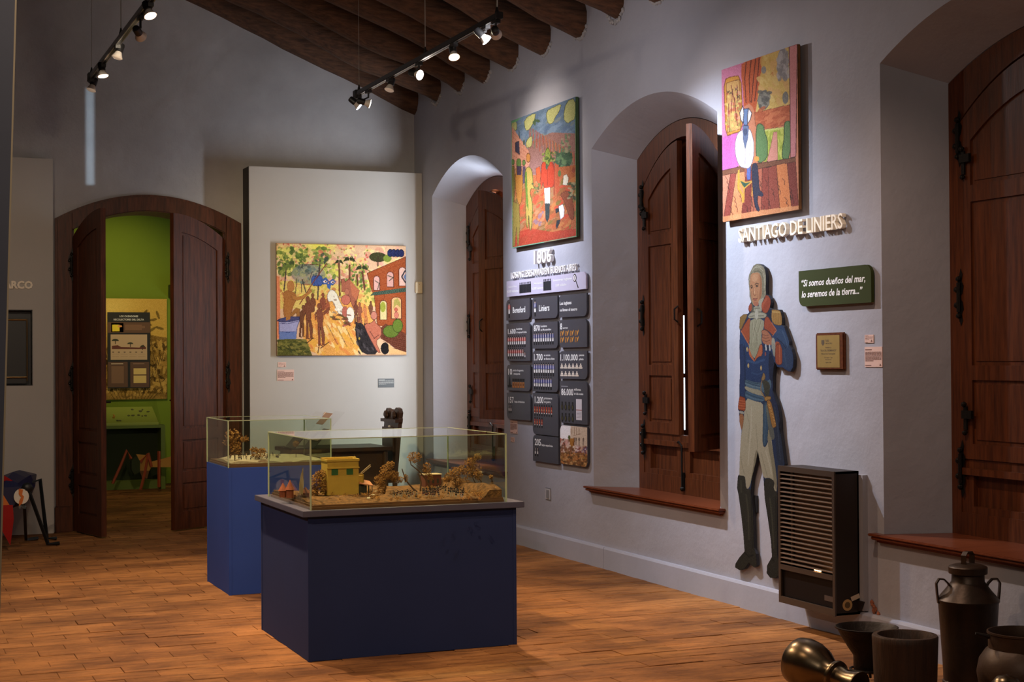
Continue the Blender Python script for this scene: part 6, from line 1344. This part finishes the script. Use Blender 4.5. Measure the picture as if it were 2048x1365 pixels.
t = thing('sloped_vitrine', 'slanted clear plexiglass stand with pink papers on the desk', 'display stand', (3.50, 13.00, 0.741))
def sheet(x0, z0, x1, z1, y0, y1, th=0.005):
    mb = MB(); n = Vector((-(z1-z0), 0, x1-x0)).normalized()*th
    v = [(x0, y0, z0), (x1, y0, z1), (x1, y1, z1), (x0, y1, z0)]; mb.add(v+[(a+n.x, b, c+n.z) for a, b, c in v], [(0,3,2,1), (4,5,6,7), (0,1,5,4), (1,2,6,5), (2,3,7,6), (3,0,4,7)]); return mb
obj('plexi_sheet', sheet(-0.19, 0.0, 0.085, 0.305, -0.16, 0.16), m_plexi, t); obj('plexi_sheet', sheet(-0.02, 0.0, 0.255, 0.305, -0.16, 0.16), m_plexi, t)
obj('edge_highlight', sheet(0.066, 0.285, 0.088, 0.309, -0.163, -0.155, 0.008), mat('highlight_tone', (0.8, 0.75, 0.7), rough=0.2), t)  # white highlight on the sheet's upper edge, painted as a pale strip
mb = MB(); mb.box((-0.19, -0.16, 0.0), (0.0, 0.16, 0.006)); obj('stand_base', mb, m_plexi, t)
obj('paper', sheet(0.07, 0.20, 0.16, 0.295, -0.12, 0.10, 0.002), m_pink, t); obj('paper', sheet(0.02, 0.06, 0.13, 0.16, -0.12, 0.06, 0.002), m_pink, t)
t = thing('carved_chair', 'dark carved high-backed wooden chair at the right end of the desk', 'chair', (4.20, 13.07, 0))
mb = MB(); mb.box((-0.30, -0.19, 0.42), (0.03, 0.19, 0.46)); obj('seat', mb, m_oak, t, bevel=0.006)
for x, y in ((-0.27, -0.18), (-0.27, 0.18), (0.02, -0.18), (0.02, 0.18)): mb = MB(); mb.lathe([(0.022, 0), (0.028, 0.05), (0.016, 0.10), (0.026, 0.2), (0.018, 0.3), (0.024, 0.42)], 10, (x, y, 0)); obj('leg', mb, m_oak, t)
mb = MB()
BK = [(-0.205, 0.44), (0.205, 0.44), (0.20, 0.93), (0.212, 0.95), (0.212, 0.975), (0.20, 0.985), (0.205, 1.03), (0.17, 1.065), (0.13, 1.06), (0.10, 1.035), (0.07, 1.055), (0.03, 1.03), (-0.01, 1.03), (-0.04, 1.05), (-0.10, 1.075), (-0.165, 1.065), (-0.205, 1.03), (-0.20, 0.985), (-0.212, 0.975), (-0.212, 0.95), (-0.20, 0.93)]
n = len(BK); mb.add([(0.015+(z-0.44)*0.10-0.018, y, z) for y, z in BK]+[(0.015+(z-0.44)*0.10+0.018, y, z) for y, z in BK], [tuple(range(n)), tuple(range(n, 2*n))[::-1]]+[(i, i+n, (i+1) % n+n, (i+1) % n) for i in range(n)]); bk = obj('back', mb, m_oak, t)
for y in (-0.11, 0.11): mb = MB(); mb.blob((0.035, y, 1.01), (0.018, 0.05, 0.035), 12, seed=3); obj('carved_scroll', mb, m_oak, bk, smooth=True)
mb = MB(); mb.box((0.015, -0.21, 0.945), (0.05, 0.21, 0.972)); mb.box((0.01, -0.15, 0.62), (0.025, 0.15, 0.90)); obj('carved_rail', mb, m_oak, bk)
mb = MB(); mb.blob((0.028, 0.0, 0.905), 0.012, 8); obj('stud', mb, m_white, bk)

# ================================================================== INSECT SCULPTURES
def plate(pts, M, th=0.012):   # flat cut sheet given in its own x,y plane
    mb = MB(); mb.prism(pts, -th/2, th/2); mb.v = [tuple(M @ Vector(v)) for v in mb.v]; return mb
XZ = Matrix(((1,0,0,0), (0,0,-1,0), (0,1,0,0), (0,0,0,1)))
m_cobalt = mat('insect_blue', (0.008, 0.012, 0.06), rough=0.45); m_red = mat('insect_red', (0.30, 0.006, 0.004), rough=0.7, spec=0.2); m_org = mat('insect_orange', (0.62, 0.16, 0.02), rough=0.5); m_cream = mat('insect_white', (0.72, 0.68, 0.60), rough=0.5); m_legb = mat('insect_black', (0.006, 0.010, 0.012), rough=0.45)
t = thing('insect_sculpture', 'giant blue, red and white mosquito sculpture with black legs left of the doorway', 'sculpture', (0.985, 12.95, 0))
def ip(px, py, y=12.9): v = ony(px, py, y); return (v[0]-0.985, y-12.95, v[2])
mb = plate([(-0.19, 0.50), (0.12, 0.50), (0.08, 0.39), (0.03, 0.32), (-0.03, 0.32), (-0.10, 0.39)], Matrix.Translation((0, -0.03, 0)) @ XZ); obj('head', mb, m_cobalt, t)
mb = MB(); mb.lathe([(0.05, 0), (0.13, 0.12), (0.15, 0.30), (0.13, 0.5), (0.07, 0.75), (0.01, 1.0)], 8); Mb = Matrix.Translation((-0.03, 0.02, 0.42)) @ Matrix.Rotation(-PI/2*0.93, 4, 'X') @ Matrix.Rotation(0.35, 4, 'Y'); obj('abdomen', mb, m_cobalt, t, Mb)
mb = MB(); mb.add([(-0.12, 0.1, 0.54), (0.06, 0.1, 0.54), (0.10, 0.7, 0.50), (-0.16, 0.7, 0.50), (-0.03, 0.1, 0.60), (-0.03, 0.7, 0.55)], [(0,1,4), (1,2,5,4), (2,3,5), (3,0,4,5), (0,3,2,1)]); obj('wing', mb, m_red, t, label='red wing plate along the back')
mb = MB(); mb.add([(-0.075, -0.05, 0.36), (0.045, -0.05, 0.36), (0.045, 0.03, 0.34), (-0.075, 0.03, 0.34), (-0.085, -0.09, 0.25), (0.050, -0.09, 0.25), (0.020, -0.13, 0.045), (-0.01, 0.0, 0.20)], [(0,1,5,4), (4,5,6), (0,4,7,3), (4,6,7), (1,2,7,5), (5,7,6), (0,3,2,1), (2,3,7)]); obj('proboscis', mb, m_red, t)
for s in (-1, 1):
    cx = -0.035+s*0.145; E_ = [(cx+0.058*math.cos(a_), 0.425+0.062*math.sin(a_)) for a_ in [k*PI/9 for k in range(18)]]
    ey = obj('eye', plate(E_, Matrix.Translation((0, -0.055, 0)) @ XZ, 0.02), m_cream, t)
    obj('pupil', plate([(cx-s*0.02, 0.49), (cx+s*0.012, 0.48), (cx+s*0.005, 0.44), (cx+s*0.02, 0.425), (cx+s*0.005, 0.37), (cx-s*0.02, 0.35), (cx-s*0.018, 0.39), (cx-s*0.002, 0.42), (cx-s*0.02, 0.445)], Matrix.Translation((0, -0.068, 0)) @ XZ, 0.008), m_org, ey)
obj('face_mark', plate([(-0.08, 0.36), (-0.03, 0.45), (0.02, 0.36)], Matrix.Translation((0, -0.045, 0)) @ XZ), m_org, t)
mb = MB(); mb.blob((0.155, -0.04, 0.49), (0.045, 0.03, 0.042), 10, seed=5, amp=0.05); obj('shoulder_joint', mb, m_legb, t, smooth=True)
def leg(pts, m, r=0.016, nm='leg'):
    mb = MB(); mb.tube(pts, r, 4); return obj(nm, mb, m, t)
leg([(0.10, -0.02, 0.40), (0.135, -0.05, 0.335), tuple(np.array(onz(52, 1076, 0.03))-[0.985, 12.95, 0.015]), tuple(np.array(onz(76, 1081, 0.0))-[0.985, 12.95, -0.015])], m_legb)
leg([(0.16, -0.03, 0.475), tuple(np.array(ony(57, 981, 12.9))-[0.985, 12.95, 0]), tuple(np.array(onz(96, 1085, 0.03))-[0.985, 12.95, 0.015]), tuple(np.array(onz(119, 1091, 0.0))-[0.985, 12.95, -0.015])], m_legb)
leg([(-0.18, -0.03, 0.45), (-0.26, -0.06, 0.36), (-0.40, -0.1, 0.02), (-0.50, -0.12, 0.015)], m_legb); leg([(-0.20, 0.0, 0.48), (-0.34, 0.05, 0.47), (-0.52, 0.1, 0.02), (-0.62, 0.1, 0.015)], m_legb)
leg([(0.06, 0.35, 0.45), (0.30, 0.42, 0.52), (0.36, 0.5, 0.02), (0.44, 0.52, 0.015)], m_legb); leg([(-0.12, 0.35, 0.45), (-0.34, 0.42, 0.52), (-0.46, 0.5, 0.02), (-0.54, 0.52, 0.015)], m_legb)

# orange insect in the green room
yi = 17.9; P0 = np.array([3.0, yi, 0.0])
def g3(px, py, y=yi): v = ony(px, py, y); return (v[0]-P0[0], y-P0[1], max(v[2], 0.012))
t = thing('insect_sculpture', 'orange-legged insect sculpture with yellow body in the green room', 'sculpture', tuple(P0))
m_iy = mat('insect_yellow', (0.50, 0.26, 0.045), rough=0.6); m_il = mat('insect_leg_orange', (0.34, 0.055, 0.015), rough=0.6)
def px_plate(nm, pts, m, y=yi, th=0.03):
    q = [g3(px, py, y) for px, py in pts]; n_ = len(q); mb = MB(); mb.add([(a, b-th/2, c) for a, b, c in q]+[(a, b+th/2, c) for a, b, c in q], [tuple(range(n_)), tuple(range(n_, 2*n_))[::-1]]+[(i, i+n_, (i+1) % n_+n_, (i+1) % n_) for i in range(n_)]); return obj(nm, mb, m, t)
px_plate('thorax', [(272,909),(294,911),(300,925),(303,934),(298,942),(280,942),(279,922)], m_iy)
px_plate('abdomen', [(303,924),(318,920),(345,913),(352,905),(362,899),(364,935),(303,935)], m_iy, yi+0.05)
px_plate('head', [(262,922),(270,914),(279,922),(279,944),(268,950),(262,940)], m_green_d, yi-0.02, 0.08)
px_plate('belly', [(279,942),(298,942),(294,958),(284,956)], mat('insect_brown', (0.16, 0.07, 0.02), rough=0.7), yi)
for pts in ([(262,918),(254,901),(240,935),(225,968)], [(281,925),(296,907),(290,945),(281,980)], [(296,907),(303,934)], [(319,925),(318,903),(318,975)], [(346,925),(346,900),(352,915),(366,950)]):
    mb = MB(); q = [Vector(g3(px, py, yi-0.04)) for px, py in pts]
    mb.tube(q, 0.018, 5); obj('leg', mb, m_il, t)

# ================================================================== GREEN ROOM FURNISHINGS
def gw(px, py): v = ony(px, py, G); return (v[0], v[2])
A = Art([(2.30, 2.257), (3.330, 2.257), (3.330, 1.035), (2.30, 1.035)], 190, 200, (196, 158, 76))
def gpt(px, py): x, z = gw(px, py); return (x, z)
A.glow(2.60, 2.1, 0.35, 0.25, (236, 208, 120), .8)
A.poly([(2.3, 1.72), (2.45, 1.78), (2.6, 1.70), (2.9, 1.66), (3.1, 1.82), (3.34, 1.78), (3.34, 1.0), (2.3, 1.0)], (128, 98, 44), 1, 14)
A.dabs((2.3, 1.05, 3.33, 1.72), 300, 0.018, [(196,158,84), (84,62,26), (160,124,60), (60,44,20), (180,140,70)], asp=2.8)
for k in range(60):
    x = 2.32+(k*0.173 % 1.0); z = 1.05+(k*0.31 % 0.6); A.line([(x, z), (x+0.03*math.sin(k), z+0.10)], 0.008, (58,42,20) if k % 2 else (206,168,96), .8)
for (x, z, an) in ((3.06, 2.08, 0.9), (3.10, 1.96, 2.6), (3.16, 2.00, 0.2), (3.22, 2.06, 1.9), (3.24, 1.90, 2.9), (3.15, 1.88, 0.6)): A.ell(x, z, 0.055, 0.016, (110, 88, 40), .9, 4, an)
A.line([(3.30, 1.0), (3.16, 1.6), (3.10, 2.02)], 0.012, (96, 74, 36)); A.poly([(2.3, 1.12), (3.33, 1.10), (3.33, 1.03), (2.3, 1.03)], (170, 134, 70), .5)
for k in range(14): A.line([(2.7+0.035*k, 1.04), (2.62+0.05*k, 1.16)], 0.006, (80, 60, 26))
t = thing('wall_poster', 'large sepia nature poster on the green wall beyond the doorway', 'poster', frame_e(2.815, 1.646, G-0.022))
mb = MB(); mb.box((-0.515, -0.611, -0.021), (0.515, 0.611, 0)); obj('backing', mb, m_black, t)
obj('printed_picture', A.mesh('printed_picture', 1.03, 1.222, 0.001), m_art, t)
t = thing('info_board', 'black and brown information board mounted on the sepia poster', 'board', frame_e((2.617+3.120)/2, (2.091+1.173)/2, G-0.050))
cx_, cz_ = (2.617+3.120)/2, (2.091+1.173)/2
mb = MB(); mb.box((-0.2515, -0.459, -0.026), (0.2515, 0.459, 0)); obj('board', mb, m_black, t)
def z4(x, y): X_, Z_ = gw(210+x*.1208, 615+y*.1208); return (X_-cx_, Z_-cz_)      # the board read off a close view
mb = MB()
def gb(x0, y0, x1, y1, c, z=1):
    a_, b_ = z4(x0, y1), z4(x1, y0); mb.box((a_[0], a_[1], 0), (b_[0], b_[1], 0.0006*z), c)
gb(36,250,738,425,(96,66,50)); gb(92,262,296,415,(226,200,96)); gb(110,290,230,400,(232,206,50),1.5); gb(200,300,270,330,(224,150,90),2); gb(322,290,600,382,(120,86,66),2); gb(600,310,650,350,(120,86,66),2)
gb(84,452,686,872,(186,158,130)); gb(40,905,365,1325,(90,62,50)); gb(410,905,720,1325,(90,62,50)); gb(92,928,290,945,(190,168,150),2); gb(96,975,300,1260,(120,88,70),2); gb(462,1010,672,1112,(206,178,112),2); gb(462,1130,672,1255,(206,178,112),2); gb(455,925,640,945,(130,100,84),2)
mb.prism([z4(*p) for p in ((104,640),(200,630),(260,660),(340,662),(560,668),(620,620),(668,668),(668,694),(104,694))], 0, .0016, (96,44,34))
for cx0, cy0, rx in ((160,560,60),(408,610,50),(612,655,40)): mb.prism([z4(cx0+rx*math.cos(a_), cy0-rx*.6*math.sin(a_)) for a_ in [k*PI/7 for k in range(8)]], 0, .0020, (50,52,38)); gb(cx0-6,cy0-5,cx0+6,cy0+50,(70,46,34),3)
for k in range(6): gb(110+95*k,735,140+95*k,750,(70,54,46),3)
for k in range(8): gb(104+(k % 4)*145,775+40*(k//4),220+(k % 4)*145,780+40*(k//4),(150,124,104),3)
fig(t, mb, 'printed_graphics', 0.0004)
text('LOS CAZADORES', 0.020, m_print, t, (0.0, 0.400, 0.001), bold=0.02, width=0.22, align='CENTER'); text('RECOLECTORES DEL DELTA', 0.020, m_print, t, (0.0, 0.360, 0.001), bold=0.02, width=0.36, align='CENTER')
t = thing('wall_speaker', 'small black box high on the green wall right of the poster', 'speaker', (3.44, 18.95, 2.27)); mb = MB(); mb.box((-0.09, 0, 0), (0.12, 0.149, 0.16)); obj('housing', mb, m_black, t, bevel=0.006)
mb = MB(); mb.box((-0.07, -0.004, 0.015), (0.10, 0, 0.145)); obj('grille', mb, m_legb, t)
t = thing('wall_plaque', 'small black plaque low on the green wall right of the poster', 'plaque', frame_e(3.46, 1.12, G-0.012)); mb = MB(); mb.box((-0.07, -0.07, -0.011), (0.08, 0.07, 0)); obj('board', mb, m_black, t)
mb = MB(); mb.box((-0.045, 0.02, 0), (-0.015, 0.026, .0006), (190,190,190)); mb.box((0.02, 0.02, 0), (0.05, 0.026, .0006), (190,190,190)); mb.box((-0.05, -0.01, 0), (0.05, -0.004, .0006), (110,110,110)); mb.box((-0.05, -0.025, 0), (0.05, -0.019, .0006), (110,110,110)); fig(t, mb, 'printed_text', 0.0004)
# green display counter with sloped glass top
yc0 = 18.30
cx1 = 3.17; t = thing('display_counter', 'green display counter with open dark front below the poster', 'counter', (2.60, yc0, 0))
m_gp = mat('counter_green', (0.13, 0.19, 0.03), rough=0.6)
mb = MB(); mb.box((-0.9, 0, 0.715), (cx1-2.60, 0.62, 0.75)); obj('counter_top', mb, m_gp, t, bevel=0.003)
mb = MB(); mb.box((cx1-2.60-0.05, 0.0, 0), (cx1-2.60, 0.62, 0.715)); obj('end_panel', mb, m_gp, t)
mb = MB(); mb.box((-0.9, 0.25, 0.10), (cx1-2.65, 0.27, 0.715)); obj('recess_back', mb, m_green_d, t)
mb = MB(); mb.box((-0.9, 0.10, 0), (cx1-2.65, 0.30, 0.10)); obj('kick_board', mb, m_gp, t)
t = thing('tabletop_showcase', 'sloped glass showcase on the green display counter', 'showcase', (2.50, yc0+0.03, 0.7505))
mb = MB(); xa, xb_ = -0.16, 0.60; ya = 0.0; 
mb.add([(xa, 0, 0), (xb_, 0, 0), (xb_, 0.5, 0), (xa, 0.5, 0), (xa, 0.012, 0.03), (xb_, 0.012, 0.03), (xb_, 0.48, 0.20), (xa, 0.48, 0.20)], [(0,3,2,1), (4,5,6,7), (0,1,5,4), (1,2,6,5), (2,3,7,6), (3,0,4,7)]); obj('sloped_tray', mb, mat('tray_green', (0.26, 0.34, 0.06), rough=0.6), t)
mb = MB()
mb.add([(xa-0.02, -0.005, 0), (xb_+0.03, -0.005, 0), (xb_+0.03, 0.5, 0), (xa-0.02, 0.5, 0), (xa-0.02, 0.25, 0.34), (xb_+0.00, 0.25, 0.34), (xb_+0.00, 0.5, 0.34), (xa-0.02, 0.5, 0.34)], [(4,5,6,7), (0,1,5,4), (1,2,6,5), (3,0,4,7)]); obj('glass_cover', mb, m_plexi, t)
for k, (fx, lab) in enumerate(((0.10, 'small dark curved artefact lying in the green showcase'), (0.27, 'small orange pointed artefact lying in the green showcase'))):
    t = thing('artefact', lab, 'artefact', Matrix.Translation((2.34+fx*1.0, yc0+0.03+0.20, 0.7505+0.103)) @ Matrix.Rotation(0.35, 4, 'X'))
    mb = MB(); 
    if k == 0: mb.tube([(-0.03, 0.02, 0.006), (-0.01, -0.01, 0.012), (0.03, -0.02, 0.006)], [0.005, 0.012, 0.004], 8)
    else: mb.tube([(0.0, 0.05, 0.006), (0.006, -0.02, 0.010), (-0.01, -0.06, 0.006)], [0.003, 0.011, 0.014], 8)
    obj('piece', mb, m_iron if k == 0 else m_iy, t)
rn = random.Random(5)
for k in range(14):
    u = rn.uniform(0.44, 0.70) if k < 9 else rn.uniform(0.02, 0.36); v = rn.uniform(0.16, 0.40) if k < 9 else rn.uniform(0.05, 0.10)
    t = thing('artefact', 'small dull green-grey fragment among those laid out in the showcase', 'artefact', Matrix.Translation((2.34+u, yc0+0.03+v, 0.7505+0.031+(v-0.012)*0.363)) @ Matrix.Rotation(0.35, 4, 'X'), 'fragments laid out in the green showcase')
    mb = MB(); mb.blob((0, 0, 0.005), (rn.uniform(.012, .022), rn.uniform(.010, .02), .007), 8, seed=k, amp=0.25); obj('fragment', mb, mat('fragment_grey', (0.12, 0.13, 0.06), rough=0.8), t)

# ================================================================== OLD VESSELS BY THE RIGHT WALL
def dpt(px, py, d): return CAM+_ray(px, py)*d
m_tin = mat('old_tin', (0.030, 0.018, 0.012), rough=0.42, metal=0.5, col2=(0.06, 0.036, 0.023), vscale=7, bump=0.15, bscale=25)
m_castiron = mat('cast_iron', (0.018, 0.012, 0.010), rough=0.55, metal=0.5, vary=0.3, vscale=14, bump=0.25, bscale=60)
m_oldwood = mat('old_mortar_wood', (0.022, 0.010, 0.006), rough=0.6, col2=(0.055, 0.025, 0.013), vscale=5, stretch=(8, 8, 1), bump=0.3, bscale=20)
m_clay = mat('blackened_pot', (0.055, 0.028, 0.016), rough=0.5, metal=0.3, vary=0.2, vscale=9, bump=0.15, bscale=30)
c = dpt(1938, 1362, 7.04)
t = thing('milk_can', 'tall dark tin milk can with two loop handles and a lid', 'milk can', (c[0], c[1], 0))
mb = MB(); mb.lathe([(0.112, 0), (0.118, 0.004), (0.118, 0.018), (0.113, 0.022), (0.116, 0.10), (0.124, 0.22), (0.134, 0.375), (0.139, 0.382), (0.139, 0.388), (0.134, 0.394), (0.10, 0.435), (0.080, 0.462), (0.074, 0.470), (0.072, 0.515), (0.072, 0.52)], 44); obj('can_body', mb, m_tin, t, smooth=True)
mb = MB(); mb.lathe([(0.074, 0.505), (0.086, 0.507), (0.087, 0.535), (0.083, 0.540), (0.060, 0.548), (0.01, 0.553), (0.001, 0.553)], 40); lid = obj('lid', mb, m_tin, t, smooth=True)
def strap(pts, w_, th, nrm):
    mb = MB(); P3 = [Vector(p) for p in pts]; nv = Vector(nrm).normalized(); vs_ = []; fs = []
    for i, p in enumerate(P3):
        d = (P3[min(i+1, len(P3)-1)]-P3[max(i-1, 0)]).normalized(); o_ = d.cross(nv).normalized()*th/2
        for a_, b_ in ((-1, -1), (1, -1), (1, 1), (-1, 1)): vs_.append(tuple(p+nv*w_/2*a_+o_*b_))
    for i in range(len(P3)-1):
        for k in range(4): fs.append((4*i+k, 4*i+(k+1) % 4, 4*i+4+(k+1) % 4, 4*i+4+k))
    fs += [(3, 2, 1, 0), tuple(4*(len(P3)-1)+k for k in range(4))]; mb.add(vs_, fs); return mb
hd = Vector((R_[0], R_[1], 0)).normalized(); pd = Vector((-hd.y, hd.x, 0))
h2 = (hd*0.75+pd*0.66).normalized(); p2 = Vector((-h2.y, h2.x, 0))
obj('lid_handle', strap([h2*(-0.034)+Vector((0, 0, 0.545)), h2*(-0.034)+Vector((0, 0, 0.59)), h2*(-0.018)+Vector((0, 0, 0.605)), h2*0.018+Vector((0, 0, 0.605)), h2*0.034+Vector((0, 0, 0.59)), h2*0.034+Vector((0, 0, 0.545))], 0.026, 0.004, p2), m_tin, lid)
for s in (-1, 1):
    pts = [hd*(s*0.136)+Vector((0, 0, 0.372)), hd*(s*0.142)+Vector((0, 0, 0.42)), hd*(s*0.145)+Vector((0, 0, 0.462)), hd*(s*0.132)+Vector((0, 0, 0.482)), hd*(s*0.110)+Vector((0, 0, 0.480)), hd*(s*0.092)+Vector((0, 0, 0.462)), hd*(s*0.086)+Vector((0, 0, 0.450))]
    obj('handle', strap(pts, 0.022, 0.007, pd), m_tin, t)
c = dpt(1733, 1254, 7.08)
t = thing('iron_bowl', 'wide dark iron bowl on a tripod stand, behind the wooden mortar', 'bowl', (c[0], c[1], 0)); zr = c[2]
mb = MB(); mb.lathe([(0.060, zr-0.205), (0.061, zr-0.13), (0.085, zr-0.095), (0.115, zr-0.045), (0.132, zr-0.012), (0.143, zr-0.006), (0.144, zr), (0.138, zr+0.001), (0.126, zr-0.010), (0.105, zr-0.050), (0.060, zr-0.090), (0.002, zr-0.10)], 44); obj('bowl', mb, m_castiron, t, smooth=True)
mb = MB(); ringp = [(0.075*math.cos(a_), 0.075*math.sin(a_), zr-0.195) for a_ in [k*2*PI/24 for k in range(25)]]; mb.tube(ringp, 0.006, 6); rg = obj('tripod_ring', mb, m_castiron, t)
for k in range(3):
    a_ = k*2*PI/3+2.9; mb = MB(); mb.tube([(0.073*math.cos(a_), 0.073*math.sin(a_), zr-0.195), (0.105*math.cos(a_), 0.105*math.sin(a_), 0.008)], 0.007, 6); obj('leg', mb, m_castiron, t)
mb = MB(); mb.lathe([(0.015, zr-0.208), (0.059, zr-0.205)], 20); obj('bowl_foot', mb, m_castiron, t)
c = dpt(1810, 1270, 6.72)
t = thing('wooden_mortar', 'dark heavy wooden mortar with thick rim in front of the tripod bowl', 'mortar', (c[0], c[1], 0)); zr = c[2]
mb = MB(); mb.lathe([(0.140, 0), (0.144, 0.008), (0.142, 0.030), (0.130, 0.040), (0.134, 0.09), (0.140, zr-0.03), (0.141, zr-0.006), (0.137, zr), (0.118, zr+0.001), (0.112, zr-0.012), (0.100, zr-0.08), (0.04, zr-0.12), (0.002, zr-0.125)], 40); obj('mortar_body', mb, m_oldwood, t, smooth=True)
c = dpt(2047, 1264, 6.62)
t = thing('cooking_pot', 'big-bellied dark cooking pot with short side handle at the right edge', 'pot', (c[0], c[1], 0)); zr = c[2]
mb = MB(); mb.lathe([(0.09, 0.0), (0.15, 0.03), (0.188, 0.09), (0.196, 0.14), (0.185, 0.195), (0.158, 0.235), (0.146, 0.245), (0.147, zr-0.012), (0.152, zr-0.008), (0.152, zr), (0.145, zr+0.001), (0.138, zr-0.03), (0.136, 0.24), (0.17, 0.19), (0.175, 0.12), (0.10, 0.03), (0.002, 0.02)], 48); obj('pot_body', mb, m_clay, t, smooth=True)
mb = MB(); hp = -hd; mb.tube([hp*0.148+Vector((0, 0, zr-0.022)), hp*0.205+Vector((0, 0, zr-0.006))], [0.010, 0.006], 8); obj('side_handle', mb, m_castiron, t)
m_brs = mat('aged_brass', (0.19, 0.15, 0.10), rough=0.28, metal=1.0, vary=0.15, vscale=8)
c = dpt(1622, 1347, 6.93)
t = thing('brass_vessel', 'shiny aged-brass bell-shaped vessel lying on its side at the bottom edge', 'vessel', Matrix.Translation((c[0], c[1], 0.112)) @ Matrix.Rotation(-YAW-0.95, 4, 'Z') @ Matrix.Rotation(PI/2+0.16, 4, 'Y') @ Matrix.Scale(1.10, 4))
mb = MB(); mb.lathe([(0.02, -0.108), (0.07, -0.100), (0.096, -0.075), (0.103, -0.04), (0.101, 0.0), (0.088, 0.045), (0.064, 0.085), (0.052, 0.110), (0.050, 0.125)], 44); obj('bell', mb, m_brs, t, smooth=True)
mb = MB(); mb.lathe([(0.050, 0.122), (0.062, 0.126), (0.066, 0.134), (0.064, 0.144), (0.050, 0.150), (0.044, 0.20), (0.06, 0.25), (0.06, 0.26)], 40); obj('neck_ring', mb, m_brs, t, smooth=True)
c = dpt(2013, 1380, 6.25)
t = thing('brass_jug', 'round-topped brass jug in front of the cooking pot, only its top in view', 'jug', (c[0], c[1], 0)); zr = c[2]
mb = MB(); mb.lathe([(0.05, 0), (0.055, 0.01), (0.035, 0.03), (0.03, zr-0.07), (0.045, zr-0.045), (0.062, zr-0.01), (0.060, zr+0.025), (0.04, zr+0.05), (0.002, zr+0.061)], 32); obj('jug_body', mb, m_brs, t, smooth=True)
